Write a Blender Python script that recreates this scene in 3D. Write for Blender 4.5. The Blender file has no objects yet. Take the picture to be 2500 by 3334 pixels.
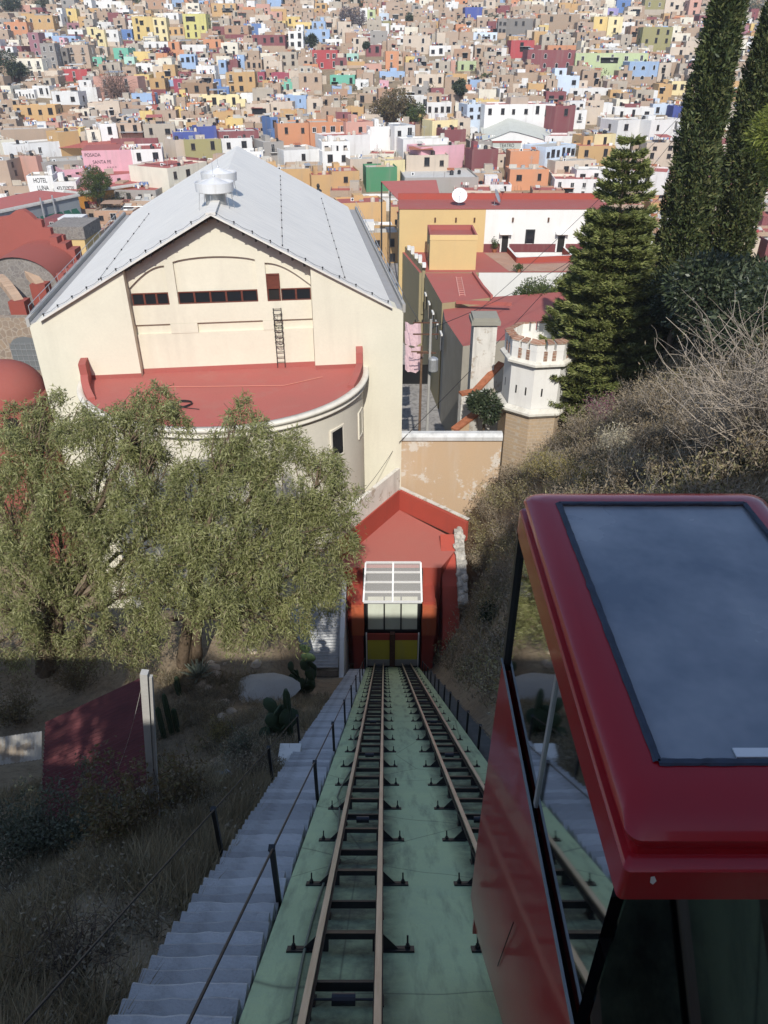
import bpy, math, random
import numpy as np
from mathutils import Vector, Matrix

# ---------------------------------------------------------------- camera, sky, sun, exposure
SC = bpy.context.scene
COL = SC.collection
FPX, CX, CY, HZ = 2411.0, 1250.0, 1667.0, 152.0          # focal length and centre in photograph pixels
PITCH = math.atan((CY - HZ) / FPX)
cam_d = bpy.data.cameras.new('camera')
cam_d.sensor_fit = 'HORIZONTAL'; cam_d.sensor_width = 36.0; cam_d.lens = 36.0 * FPX / 2500.0
cam_d.clip_start = 0.1; cam_d.clip_end = 3000.0
cam = bpy.data.objects.new('camera', cam_d); COL.objects.link(cam)
cam.location = (0, 0, 0); cam.rotation_euler = (math.pi / 2 - PITCH, 0, 0)
SC.camera = cam

SUN_EL = math.radians(41.0)
SUN_AZ = math.radians(1.5)                                  # sun behind the camera, a touch to the right
sdir = Vector((math.sin(SUN_AZ) * math.cos(SUN_EL), -math.cos(SUN_AZ) * math.cos(SUN_EL), math.sin(SUN_EL)))
W = bpy.data.worlds.new('World'); SC.world = W; W.use_nodes = True
wn = W.node_tree; wn.nodes.clear()
wo = wn.nodes.new('ShaderNodeOutputWorld'); wb = wn.nodes.new('ShaderNodeBackground')
sky = wn.nodes.new('ShaderNodeTexSky'); sky.sky_type = 'NISHITA'; sky.sun_disc = False
sky.sun_elevation = SUN_EL; sky.sun_rotation = math.radians(180.0) - SUN_AZ
sky.altitude = 2000; sky.air_density = 1.0; sky.dust_density = 2.6; sky.ozone_density = 1.0
wb.inputs['Strength'].default_value = 0.15
wn.links.new(sky.outputs[0], wb.inputs[0]); wn.links.new(wb.outputs[0], wo.inputs[0])
sl = bpy.data.lights.new('sun', 'SUN'); sl.energy = 3.5; sl.angle = math.radians(0.5); sl.color = (1.0, 0.96, 0.90)
sun = bpy.data.objects.new('sun', sl); COL.objects.link(sun)
sun.rotation_euler = sdir.to_track_quat('Z', 'Y').to_euler()
SC.view_settings.view_transform = 'Standard'; SC.view_settings.look = 'None'
SC.view_settings.gamma = 1.0; SC.view_settings.use_curve_mapping = False
SC.view_settings.exposure = 0.42
SC.render.engine = 'CYCLES'
SC.cycles.use_denoising = True
SC.cycles.max_bounces = 6; SC.cycles.transparent_max_bounces = 12

# ---------------------------------------------------------------- rays: photograph pixel -> point of the place
cp, sp_ = math.cos(PITCH), math.sin(PITCH)
def ray(u, v):
    a = (u - CX) / FPX; b = (CY - v) / FPX
    return Vector((a, cp + b * sp_, -sp_ + b * cp))
def at_y(u, v, y): r = ray(u, v); return r * (y / r.y)
def at_z(u, v, z): r = ray(u, v); return r * (z / r.z)
def rat(v): b = (CY - v) / FPX; return (-sp_ + b * cp) / (cp + b * sp_)
def proj(p):
    d = p[1] * cp - p[2] * sp_
    if d < 0.05: return (1e6, 1e6)
    return (CX + FPX * p[0] / d, CY - FPX * (p[1] * sp_ + p[2] * cp) / d)

# ---------------------------------------------------------------- the lie of the land
TRZ, TRS = -4.83, 0.849                                     # rail-top plane: z = TRZ - TRS*y
TOWN = -46.0
def smooth(a, b, x):
    t = min(1.0, max(0.0, (x - a) / (b - a))); return t * t * (3 - 2 * t)
def wob(x, y): return math.sin(x * .31 + y * .17) * .5 + math.sin(x * .83 - y * .47 + 1.3) * .3 + math.sin(x * 1.9 + y * 1.3) * .12
def hill(x, y):
    return TOWN + 0.19 * max(0.0, y - 200.0) - .05 * max(0, y - 640) + 1.5 * math.sin(x * .021 + .4) * smooth(260, 360, y)
def ground(x, y):
    if y > 120: return hill(x, y)
    pl = TRZ - 0.95 - TRS * y
    if y < -4: pl = TRZ - .95 + 3.4 + .12 * (-4 - y)
    z = max(TOWN, pl)
    if x < -3.3:                                            # left: garden slope, dips beside the shed, a shelf at the tree
        k = smooth(-4.4, -8.5, x)
        z -= 2.6 * k * smooth(2, 9, y) * (1 - smooth(21, 27, y))
        sh = smooth(26.0, 28.5, y) * (1 - smooth(36, 39, y)) * smooth(-4.2, -6.5, x)
        z = z * (1 - sh) + (-29.6 - .05 * (y - 31)) * sh
        z += wob(x, y) * .22 * smooth(-3.4, -4.5, x)
    if x > 4.0:                                             # right: steep bank
        R = -11.6 + .895 * x - .545 * y
        R = min(R, 4 + .1 * x)
        h = max(z, min(R, z + 2.4 * (x - 4.0)))
        h += wob(x, y) * .35 * smooth(4.2, 6, x)
        f = 1 - smooth(66, 80, y)
        z = z + (h - z) * f
    if y > 44 and z > TOWN and x <= 4.0 and x > -3.3: z = max(z, TOWN)
    return max(z, TOWN)
def hit(u, v, t0=2.0, t1=900.0):
    r = ray(u, v); t = t0; st = .25
    while t < t1:
        p = r * t
        if p.z < ground(p.x, p.y): 
            for _ in range(8):
                st *= .5; t -= st if (r * t).z < ground((r * t).x, (r * t).y) else -st
            return r * t
        st = max(.25, t * .01); t += st
    return r * t1

# ---------------------------------------------------------------- materials
def lin(h):
    h = h.lstrip('#'); c = [int(h[i:i + 2], 16) / 255 for i in (0, 2, 4)]
    return tuple(x / 12.92 if x < .04045 else ((x + .055) / 1.055) ** 2.4 for x in c)
MATS = {}
def new_mat(name):
    m = bpy.data.materials.new(name); m.use_nodes = True; nt = m.node_tree
    b = nt.nodes['Principled BSDF']; return m, nt, b
def N(nt, t, **kw):
    n = nt.nodes.new(t)
    for k, v in kw.items():
        if k in n.inputs: n.inputs[k].default_value = v
        else: setattr(n, k, v)
    return n
def mixc(nt, fac, a, b, mode='MIX'):
    n = nt.nodes.new('ShaderNodeMix'); n.data_type = 'RGBA'; n.blend_type = mode
    for sock, val in ((n.inputs[0], fac), (n.inputs[6], a), (n.inputs[7], b)):
        if hasattr(val, 'links') or isinstance(val, bpy.types.NodeSocket): nt.links.new(val, sock)
        elif isinstance(val, (int, float)): sock.default_value = val
        else: sock.default_value = (*val[:3], 1)
    return n.outputs[2]
def ramp(nt, src, stops):
    r = nt.nodes.new('ShaderNodeValToRGB'); cr = r.color_ramp
    while len(cr.elements) < len(stops): cr.elements.new(.5)
    for e, (p, c) in zip(cr.elements, stops):
        e.position = p; e.color = (c, c, c, 1) if isinstance(c, (int, float)) else (*c[:3], 1)
    nt.links.new(src, r.inputs[0]); return r.outputs[0]
def coords(nt, scale=(1, 1, 1), kind='Object'):
    tc = nt.nodes.new('ShaderNodeTexCoord'); mp = nt.nodes.new('ShaderNodeMapping')
    mp.inputs['Scale'].default_value = scale; nt.links.new(tc.outputs[kind], mp.inputs[0]); return mp.outputs[0]
def noise(nt, vec, scale, detail=5.0, rough=.6):
    n = nt.nodes.new('ShaderNodeTexNoise'); n.inputs['Scale'].default_value = scale
    n.inputs['Detail'].default_value = detail; n.inputs['Roughness'].default_value = rough
    nt.links.new(vec, n.inputs[0]); return n.outputs[0]
def bump(nt, b, h, strength=.3, dist=.02):
    n = nt.nodes.new('ShaderNodeBump'); n.inputs['Strength'].default_value = strength; n.inputs['Distance'].default_value = dist
    nt.links.new(h, n.inputs['Height']); nt.links.new(n.outputs[0], b.inputs['Normal'])
def paint(name, rgb, rough=.85, wear=.25, dirt=(.30, .26, .21), scale=1.0, bmp=.25, stains=.35, rnd=.12, peel=None):
    """Painted plaster / concrete: mottled, streaked and a little weathered."""
    if name in MATS: return MATS[name]
    m, nt, b = new_mat(name); rgb = lin(rgb) if isinstance(rgb, str) else rgb
    v = coords(nt); vs = coords(nt, (1.2, 1.2, .12))
    n1 = noise(nt, v, .55 * scale, 6, .65); n2 = noise(nt, vs, 1.1 * scale, 5, .6); n3 = noise(nt, v, 14 * scale, 3, .6)
    c = mixc(nt, ramp(nt, n1, [(.35, 0), (.75, wear)]), rgb, tuple(x * .55 + d * .3 for x, d in zip(rgb, dirt)))
    c = mixc(nt, ramp(nt, n2, [(.52, 0), (.78, stains)]), c, dirt)
    if peel is not None:
        n4 = noise(nt, v, .9 * scale, 7, .7)
        c = mixc(nt, ramp(nt, n4, [(.56, 0), (.60, .85)]), c, peel)
    if rnd:
        oi = nt.nodes.new('ShaderNodeObjectInfo'); hs = nt.nodes.new('ShaderNodeHueSaturation')
        mr = nt.nodes.new('ShaderNodeMapRange'); mr.inputs[3].default_value = 1 - rnd; mr.inputs[4].default_value = 1 + rnd * .6
        nt.links.new(oi.outputs['Random'], mr.inputs[0]); nt.links.new(mr.outputs[0], hs.inputs['Value']); nt.links.new(c, hs.inputs['Color'])
        c = hs.outputs[0]
    c = mixc(nt, ramp(nt, n3, [(.3, 0.0), (.8, .16)]), c, tuple(x * .6 for x in rgb))
    nt.links.new(c, b.inputs['Base Color']); b.inputs['Roughness'].default_value = rough
    b.inputs['Specular IOR Level'].default_value = .25
    bump(nt, b, n3, bmp, .03)
    MATS[name] = m; return m
def plain(name, rgb, rough=.6, metal=0.0, var=.2, scale=4.0, spec=.4, coat=0.0):
    if name in MATS: return MATS[name]
    m, nt, b = new_mat(name); rgb = lin(rgb) if isinstance(rgb, str) else rgb
    n1 = noise(nt, coords(nt), scale, 5, .6)
    nt.links.new(mixc(nt, ramp(nt, n1, [(.3, 0), (.75, 1)]), rgb, tuple(x * (1 - var) for x in rgb)), b.inputs['Base Color'])
    b.inputs['Roughness'].default_value = rough; b.inputs['Metallic'].default_value = metal
    b.inputs['Specular IOR Level'].default_value = spec
    if coat: b.inputs['Coat Weight'].default_value = coat; b.inputs['Coat Roughness'].default_value = .04
    MATS[name] = m; return m
def masonry(name, c1, c2, mortar, w=.35, h=.14, msize=.012, rough=.9, irregular=False, scale=1.0, rnd=.15):
    if name in MATS: return MATS[name]
    m, nt, b = new_mat(name); c1, c2, mortar = [lin(x) if isinstance(x, str) else x for x in (c1, c2, mortar)]
    tc = nt.nodes.new('ShaderNodeTexCoord'); sx = nt.nodes.new('ShaderNodeSeparateXYZ'); nt.links.new(tc.outputs['Object'], sx.inputs[0])
    if irregular:
        vo = nt.nodes.new('ShaderNodeTexVoronoi'); vo.inputs['Scale'].default_value = 1.6 * scale; nt.links.new(tc.outputs['Object'], vo.inputs[0])
        ve = nt.nodes.new('ShaderNodeTexVoronoi'); ve.feature = 'DISTANCE_TO_EDGE'; ve.inputs['Scale'].default_value = 1.6 * scale; nt.links.new(tc.outputs['Object'], ve.inputs[0])
        sc = nt.nodes.new('ShaderNodeSeparateColor'); nt.links.new(vo.outputs['Color'], sc.inputs[0])
        c = mixc(nt, sc.outputs[0], c1, c2); e = ramp(nt, ve.outputs['Distance'], [(.02, 0), (.09, 1)]); c = mixc(nt, e, mortar, c); hh = e
    else:
        ad = nt.nodes.new('ShaderNodeMath'); nt.links.new(sx.outputs[0], ad.inputs[0]); nt.links.new(sx.outputs[1], ad.inputs[1])
        cb = nt.nodes.new('ShaderNodeCombineXYZ'); nt.links.new(ad.outputs[0], cb.inputs[0]); nt.links.new(sx.outputs[2], cb.inputs[1])
        br = nt.nodes.new('ShaderNodeTexBrick'); nt.links.new(cb.outputs[0], br.inputs[0])
        br.inputs['Scale'].default_value = 1.0; br.inputs['Brick Width'].default_value = w; br.inputs['Row Height'].default_value = h; br.inputs['Mortar Size'].default_value = msize
        br.inputs['Color1'].default_value = (*c1, 1); br.inputs['Color2'].default_value = (*c2, 1); br.inputs['Mortar'].default_value = (*mortar, 1)
        c = br.outputs[0]; hh = br.outputs['Fac']
    n1 = noise(nt, tc.outputs['Object'], .5, 6, .65); n2 = noise(nt, tc.outputs['Object'], 6, 4, .6)
    c = mixc(nt, ramp(nt, n1, [(.38, 0), (.72, .55)]), c, tuple(x * .8 for x in mortar))
    c = mixc(nt, ramp(nt, n2, [(.35, 0), (.8, .4)]), c, tuple(x * .5 for x in c1))
    if rnd:
        oi = nt.nodes.new('ShaderNodeObjectInfo'); hs = nt.nodes.new('ShaderNodeHueSaturation')
        mr = nt.nodes.new('ShaderNodeMapRange'); mr.inputs[3].default_value = 1 - rnd; mr.inputs[4].default_value = 1 + rnd
        nt.links.new(oi.outputs['Random'], mr.inputs[0]); nt.links.new(mr.outputs[0], hs.inputs['Value']); nt.links.new(c, hs.inputs['Color']); c = hs.outputs[0]
    nt.links.new(c, b.inputs['Base Color']); b.inputs['Roughness'].default_value = rough; b.inputs['Specular IOR Level'].default_value = .2
    bump(nt, b, n2, .5, .05); MATS[name] = m; return m
def leafmat(name, cols, rough=.55, trans=.25):
    if name in MATS: return MATS[name]
    m, nt, b = new_mat(name); g = nt.nodes.new('ShaderNodeNewGeometry')
    cols = [lin(c) if isinstance(c, str) else c for c in cols]
    st = [(i / max(1, len(cols) - 1), c) for i, c in enumerate(cols)]
    c = ramp(nt, g.outputs['Random Per Island'], st)
    n1 = noise(nt, coords(nt), .9, 3, .6)
    c = mixc(nt, ramp(nt, n1, [(.35, 0), (.7, .55)]), c, tuple(x * .45 for x in cols[0]))
    nt.links.new(c, b.inputs['Base Color']); b.inputs['Roughness'].default_value = rough; b.inputs['Specular IOR Level'].default_value = .3
    if trans:
        tr = nt.nodes.new('ShaderNodeBsdfTranslucent'); mx = nt.nodes.new('ShaderNodeMixShader'); mx.inputs[0].default_value = trans
        nt.links.new(c, tr.inputs[0]); out = nt.nodes['Material Output']
        nt.links.new(b.outputs[0], mx.inputs[1]); nt.links.new(tr.outputs[0], mx.inputs[2]); nt.links.new(mx.outputs[0], out.inputs[0])
    MATS[name] = m; return m
def glassmat(name, tint=(.02, .03, .035), rough=.05, alpha=None, refl=.09):
    if name in MATS: return MATS[name]
    m, nt, b = new_mat(name)
    b.inputs['Base Color'].default_value = (*tint, 1); b.inputs['Roughness'].default_value = rough; b.inputs['Specular IOR Level'].default_value = .6
    if alpha is not None:
        out = nt.nodes['Material Output']; tr = nt.nodes.new('ShaderNodeBsdfTransparent'); mx = nt.nodes.new('ShaderNodeMixShader')
        gl = nt.nodes.new('ShaderNodeBsdfGlossy'); gl.inputs['Roughness'].default_value = rough
        fr = nt.nodes.new('ShaderNodeFresnel'); fr.inputs[0].default_value = 1.5
        tr.inputs[0].default_value = (*alpha, 1)
        ad = nt.nodes.new('ShaderNodeMath'); ad.operation = 'MULTIPLY_ADD'; ad.inputs[1].default_value = min(1.0, refl * 20); ad.inputs[2].default_value = refl
        nt.links.new(fr.outputs[0], ad.inputs[0])
        nt.links.new(ad.outputs[0], mx.inputs[0]); nt.links.new(tr.outputs[0], mx.inputs[1]); nt.links.new(gl.outputs[0], mx.inputs[2]); nt.links.new(mx.outputs[0], out.inputs[0])
    MATS[name] = m; return m

# ---------------------------------------------------------------- mesh helpers
class MB:
    def __init__(s): s.v = []; s.f = []; s.m = []
    def add(s, vs, fs, mi=0):
        o = len(s.v); s.v += [tuple(p) for p in vs]; s.f += [tuple(i + o for i in f) for f in fs]; s.m += [mi] * len(fs); return s
    def box(s, x0, x1, y0, y1, z0, z1, mi=0):
        return s.add([(x0, y0, z0), (x1, y0, z0), (x1, y1, z0), (x0, y1, z0), (x0, y0, z1), (x1, y0, z1), (x1, y1, z1), (x0, y1, z1)],
                     [(3, 2, 1, 0), (4, 5, 6, 7), (0, 1, 5, 4), (1, 2, 6, 5), (2, 3, 7, 6), (3, 0, 4, 7)], mi)
    def obox(s, c, ax, ay, az, mi=0):                      # box from centre and three half vectors
        c, ax, ay, az = Vector(c), Vector(ax), Vector(ay), Vector(az)
        P = [c - ax - ay - az, c + ax - ay - az, c + ax + ay - az, c - ax + ay - az, c - ax - ay + az, c + ax - ay + az, c + ax + ay + az, c - ax + ay + az]
        return s.add(P, [(3, 2, 1, 0), (4, 5, 6, 7), (0, 1, 5, 4), (1, 2, 6, 5), (2, 3, 7, 6), (3, 0, 4, 7)], mi)
    def beam(s, p, q, w, h, up=(0, 0, 1), mi=0):
        p, q = Vector(p), Vector(q); d = (q - p); L = d.length / 2; d.normalize(); side = d.cross(Vector(up))
        if side.length < 1e-4: side = d.cross(Vector((0, 1, 0)))
        side.normalize(); u = side.cross(d)
        return s.obox((p + q) / 2, d * L, side * (w / 2), u * (h / 2), mi)
    def extr(s, poly, vec, mi=0):
        n = len(poly); vec = Vector(vec); a = [Vector(p) for p in poly]; b = [p + vec for p in a]
        return s.add(a + b, [tuple(range(n - 1, -1, -1)), tuple(range(n, 2 * n))] + [(i, (i + 1) % n, n + (i + 1) % n, n + i) for i in range(n)], mi)
    def cyl(s, p, q, r0, r1=None, n=8, mi=0, cap=True):
        r1 = r0 if r1 is None else r1; p, q = Vector(p), Vector(q); d = (q - p).normalized()
        a = d.orthogonal().normalized(); b = d.cross(a); vs = []
        for c, r in ((p, r0), (q, r1)):
            for i in range(n):
                t = 2 * math.pi * i / n; vs.append(c + a * (r * math.cos(t)) + b * (r * math.sin(t)))
        fs = [(i, (i + 1) % n, n + (i + 1) % n, n + i) for i in range(n)]
        if cap: fs += [tuple(range(n - 1, -1, -1)), tuple(range(n, 2 * n))]
        return s.add(vs, fs, mi)
    def tube(s, pts, r, n=6, mi=0):
        pts = [Vector(p) for p in pts]; K = len(pts); rs = r if isinstance(r, (list, tuple)) else [r] * K
        vs = []; a = None
        for i, p in enumerate(pts):
            d = (pts[min(i + 1, K - 1)] - pts[max(i - 1, 0)]).normalized()
            if a is None: a = d.orthogonal().normalized()
            a = (a - d * a.dot(d)); a = a.normalized() if a.length > 1e-6 else d.orthogonal().normalized(); b = d.cross(a)
            for j in range(n):
                t = 2 * math.pi * j / n; vs.append(p + a * (rs[i] * math.cos(t)) + b * (rs[i] * math.sin(t)))
        fs = [(i * n + j, i * n + (j + 1) % n, (i + 1) * n + (j + 1) % n, (i + 1) * n + j) for i in range(K - 1) for j in range(n)]
        fs += [tuple(range(n - 1, -1, -1)), tuple(range((K - 1) * n, K * n))]
        return s.add(vs, fs, mi)
    def lathe(s, prof, n=16, c=(0, 0, 0), mi=0, a0=0.0, a1=2 * math.pi):
        full = abs(a1 - a0 - 2 * math.pi) < 1e-6; m = n if full else n + 1; vs = []
        for r, z in prof:
            for i in range(m):
                t = a0 + (a1 - a0) * i / n; vs.append((c[0] + r * math.cos(t), c[1] + r * math.sin(t), c[2] + z))
        fs = []
        for k in range(len(prof) - 1):
            for i in range(n):
                j = (i + 1) % m; fs.append((k * m + i, k * m + j, (k + 1) * m + j, (k + 1) * m + i))
        return s.add(vs, fs, mi)
    def mesh(s, name, mats, smooth=False):
        me = bpy.data.meshes.new(name); me.from_pydata([tuple(p) for p in s.v], [], s.f)
        for m in (mats if isinstance(mats, (list, tuple)) else [mats]): me.materials.append(m)
        if any(s.m): me.polygons.foreach_set('material_index', s.m)
        if smooth: me.polygons.foreach_set('use_smooth', [True] * len(s.f))
        me.update(); return me
    def build(s, name, mats, parent=None, org=(0, 0, 0), smooth=False):
        """Link as one mesh object. org: the world point that becomes its origin (vertices are given in world space when org is set)."""
        if org != (0, 0, 0):
            o3 = Vector(org); s.v = [tuple(Vector(p) - o3) for p in s.v]
        o = bpy.data.objects.new(name, s.mesh(name, mats, smooth)); COL.objects.link(o); o.parent = parent
        if org != (0, 0, 0): o.location = org
        return o
def link(name, me, parent=None, loc=(0, 0, 0), rz=0.0):
    o = bpy.data.objects.new(name, me); COL.objects.link(o); o.parent = parent; o.location = loc; o.rotation_euler = (0, 0, rz); return o
def thing(name, label, cat, loc=(0, 0, 0), rz=0.0, group=None):
    o = bpy.data.objects.new(name, None); COL.objects.link(o); o.empty_display_size = .3
    o.location = loc; o.rotation_euler = (0, 0, rz); return tag(o, label, cat, group)
def tag(o, label=None, cat=None, group=None, kind=None):
    if label: o['label'] = label
    if cat: o['category'] = cat
    if group: o['group'] = group
    if kind: o['kind'] = kind
    return o
def rebase(o, mb): pass
def np_mesh(name, verts, quads, mat):
    me = bpy.data.meshes.new(name); nv, nf = len(verts), len(quads); k = quads.shape[1]
    me.vertices.add(nv); me.vertices.foreach_set('co', verts.astype(np.float32).ravel())
    me.loops.add(nf * k); me.loops.foreach_set('vertex_index', quads.astype(np.int32).ravel())
    me.polygons.add(nf); me.polygons.foreach_set('loop_start', np.arange(0, nf * k, k, dtype=np.int32)); me.polygons.foreach_set('loop_total', np.full(nf, k, dtype=np.int32))
    me.materials.append(mat); me.update(calc_edges=True); return me
RNG = np.random.default_rng(7); random.seed(7)
def leaves(c, d, L, wd, mat, name, nrm=None):
    """A quad leaf at each point c, pointing along d, L long and wd wide."""
    c = np.asarray(c); d = np.asarray(d); n = len(c)
    d = d / (np.linalg.norm(d, axis=1, keepdims=True) + 1e-9)
    r = RNG.normal(size=(n, 3)) if nrm is None else nrm
    s = np.cross(d, r); s /= (np.linalg.norm(s, axis=1, keepdims=True) + 1e-9)
    L = np.broadcast_to(np.asarray(L, float).reshape(-1, 1), (n, 1)); wd = np.broadcast_to(np.asarray(wd, float).reshape(-1, 1), (n, 1))
    V = np.stack([c, c + d * L * .45 - s * wd * .5, c + d * L, c + d * L * .45 + s * wd * .5], 1).reshape(-1, 3)
    return np_mesh(name, V, np.arange(4 * n).reshape(-1, 4), mat)
# ---------------------------------------------------------------- shared surfaces
M_CREAM = paint('cream_plaster', (.73, .69, .55), wear=.32, stains=.26, scale=.35, bmp=.12, rnd=0)
M_CREAM2 = paint('cream_plaster_curved', (.75, .70, .58), wear=.35, stains=.28, scale=.4, bmp=.12, rnd=0)
M_CREAMP = paint('cream_panel', (.76, .70, .56), wear=.15, stains=.1, scale=.4, bmp=.1, rnd=0)
M_REDROOF = paint('red_roof_coating', (.40, .115, .095), rough=.8, wear=.5, stains=.3, dirt=(.34, .20, .16), scale=.5, bmp=.15)
M_REDWALL = paint('red_wall_paint', (.40, .085, .06), rough=.85, wear=.3, stains=.25, dirt=(.28, .12, .09), scale=.8)
M_WHITE = paint('white_wash', (.78, .77, .73), wear=.2, stains=.2, scale=.6, dirt=(.42, .39, .33))
M_OLDWHITE = paint('old_white_wash', (.72, .69, .62), wear=.6, stains=.6, scale=1.1, dirt=(.22, .20, .17), peel=(.40, .33, .25))
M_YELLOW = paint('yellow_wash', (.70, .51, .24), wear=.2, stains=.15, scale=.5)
M_OLIVESHADE = paint('olive_shade_plaster', (.36, .30, .17), wear=.4, stains=.45, scale=.7)  # olive puts the shade on street-facing yellow walls into the colour
M_ORANGE = paint('orange_wash', (.62, .29, .055), wear=.25, stains=.3, scale=.5)
M_TAN = paint('tan_plaster', (.56, .40, .25), wear=.5, stains=.5, scale=.5, dirt=(.60, .55, .48), peel=(.68, .63, .55))
M_STONE = masonry('rubble_stone', (.34, .25, .17), (.24, .19, .15), (.40, .34, .27), irregular=True, scale=1.0, rnd=0)
M_DARKSTONE = masonry('grey_rubble', (.26, .23, .20), (.18, .16, .15), (.30, .28, .25), irregular=True, scale=1.4, rnd=0)
M_TERRACOTTA = plain('terracotta', (.42, .15, .07), .85, var=.45, scale=3)
M_CONC = paint('concrete', (.42, .41, .38), wear=.5, stains=.5, scale=1.2)
M_GREYROOF = paint('grey_roof', (.50, .48, .43), wear=.5, stains=.4, scale=.6)
M_DARKMETAL = plain('dark_metal', (.025, .024, .024), .5, var=.4, scale=8)
M_STEEL = plain('galvanised', (.52, .53, .53), .45, .55, .25, 3)
M_WHITEMETAL = plain('white_metal', (.74, .74, .72), .5, var=.12)
M_GLASSDARK = glassmat('dark_window_glass', (.018, .02, .024), .08)
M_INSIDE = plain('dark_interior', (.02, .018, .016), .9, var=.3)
M_WOODRED = plain('red_brown_wood', (.16, .045, .028), .6, var=.4, scale=6)
M_WOOD = plain('weathered_wood', (.20, .12, .07), .8, var=.45, scale=5)
M_RUST = plain('rusty_iron', (.13, .06, .035), .8, var=.5, scale=6)
M_BARK = plain('bark', (.17, .125, .085), .95, var=.6, scale=4, spec=.1)
M_PALEBARK = plain('pale_bark', (.42, .36, .29), .95, var=.45, scale=5, spec=.1)

# ---------------------------------------------------------------- ground, one sheet from behind the camera to the far hill
def ground_material():
    m, nt, b = new_mat('earth'); v = coords(nt)
    n1 = noise(nt, v, .35, 7, .65); n2 = noise(nt, v, 3.0, 6, .7); n3 = noise(nt, v, 11, 4, .6)
    c = mixc(nt, ramp(nt, n1, [(.35, 0), (.68, 1)]), (.23, .175, .115), (.33, .26, .17))
    c = mixc(nt, ramp(nt, n2, [(.45, 0), (.7, .8)]), c, (.14, .105, .07))
    c = mixc(nt, ramp(nt, n3, [(.55, 0), (.75, .7)]), c, (.33, .28, .21))
    nt.links.new(c, b.inputs['Base Color']); b.inputs['Roughness'].default_value = .95; b.inputs['Specular IOR Level'].default_value = .1
    bump(nt, b, n2, .8, .15); return m
def span(parts):
    out = []
    for a, b, s in parts: out += list(np.arange(a, b, s))
    return out + [parts[-1][1]]
gx = span([(-800, -200, 60), (-200, -48, 14), (-48, -20, 2.0), (-20, 14, .55), (14, 44, 1.5), (44, 200, 12), (200, 800, 60)])
gy = span([(-300, -60, 60), (-60, -8, 6), (-8, 50, .6), (50, 90, 1.5), (90, 300, 10), (300, 900, 25)])
gv = np.array([(x, y, ground(x, y)) for y in gy for x in gx]); nx = len(gx)
gq = np.array([(j * nx + i, j * nx + i + 1, (j + 1) * nx + i + 1, (j + 1) * nx + i) for j in range(len(gy) - 1) for i in range(nx - 1)])
g = link('ground', np_mesh('ground', gv, gq, ground_material())); g['kind'] = 'structure'
g.data.polygons.foreach_set('use_smooth', [True] * len(gq))
def cobble_material():
    m, nt, b = new_mat('street_cobbles'); v = coords(nt)
    vo = N(nt, 'ShaderNodeTexVoronoi'); vo.inputs['Scale'].default_value = 2.2; nt.links.new(v, vo.inputs[0])
    n1 = noise(nt, v, .5, 5)
    c = mixc(nt, ramp(nt, n1, [(.35, 0), (.7, 1)]), (.27, .255, .24), (.36, .34, .31))
    c = mixc(nt, ramp(nt, vo.outputs['Distance'], [(.45, 0), (.8, .6)]), c, (.14, .13, .12))
    nt.links.new(c, b.inputs['Base Color']); b.inputs['Roughness'].default_value = .8; return m
s = MB().add([(-5, 58, TOWN + .03), (13, 58, TOWN + .03), (3, 210, TOWN + .03), (-22, 210, TOWN + .03)], [(0, 1, 2, 3)]).build('street', cobble_material()); s['kind'] = 'structure'

# ---------------------------------------------------------------- the two tracks on their green bed
SL = math.atan(TRS); CSL = math.cos(SL)
def slope_empty(name, x, label, cat, group=None):
    o = thing(name, label, cat, (x, 0, TRZ), 0, group); o.rotation_euler = (-SL, 0, 0); return o
def slabmat():
    m, nt, b = new_mat('green_concrete'); v = coords(nt); vl = coords(nt, (1.5, .25, 1))
    n1 = noise(nt, v, 1.2, 7, .7); n2 = noise(nt, vl, 2.5, 6, .65); n3 = noise(nt, v, 25, 4, .6)
    vo = N(nt, 'ShaderNodeTexVoronoi', feature='DISTANCE_TO_EDGE'); vo.inputs['Scale'].default_value = .38
    wv = mixc(nt, .22, v, N(nt, 'ShaderNodeTexNoise', Scale=2.5).outputs['Color']); nt.links.new(wv, vo.inputs[0])
    c = mixc(nt, ramp(nt, n1, [(.35, 0), (.7, .8)]), (.47, .56, .30), (.38, .47, .28))
    c = mixc(nt, ramp(nt, n2, [(.50, 0), (.72, .75)]), c, (.17, .19, .13))
    c = mixc(nt, ramp(nt, n3, [(.52, 0), (.75, .4)]), c, (.36, .42, .30))
    # grease dripping round the two tracks
    sx = N(nt, 'ShaderNodeSeparateXYZ'); nt.links.new(v, sx.inputs[0]); grs = None
    for xc in (-.41, 1.85):
        d = N(nt, 'ShaderNodeMath', operation='SUBTRACT'); nt.links.new(sx.outputs[0], d.inputs[0]); d.inputs[1].default_value = xc
        a = N(nt, 'ShaderNodeMath', operation='ABSOLUTE'); nt.links.new(d.outputs[0], a.inputs[0])
        r = ramp(nt, a.outputs[0], [(.42, 1), (.72, 0)])
        if grs is None: grs = r
        else: grs = mixc(nt, 1.0, grs, r, 'LIGHTEN')
    gm = mixc(nt, 1.0, grs, ramp(nt, noise(nt, v, 1.7, 6, .7), [(.3, .25), (.65, .95)]), 'MULTIPLY')
    c = mixc(nt, gm, c, (.07, .075, .055))
    c = mixc(nt, ramp(nt, vo.outputs[0], [(.0, .6), (.005, 0)]), c, (.05, .05, .04))
    nt.links.new(c, b.inputs['Base Color']); b.inputs['Roughness'].default_value = .8; b.inputs['Specular IOR Level'].default_value = .3
    bump(nt, b, n3, .4, .02); return m
bed = MB().box(-1.46, 2.92, .5, 60.2, -1.6, -.34)
bo = bed.build('track_bed', slabmat()); bo.location = (0, 0, TRZ); bo.rotation_euler = (-SL, 0, 0); bo['kind'] = 'structure'
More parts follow.
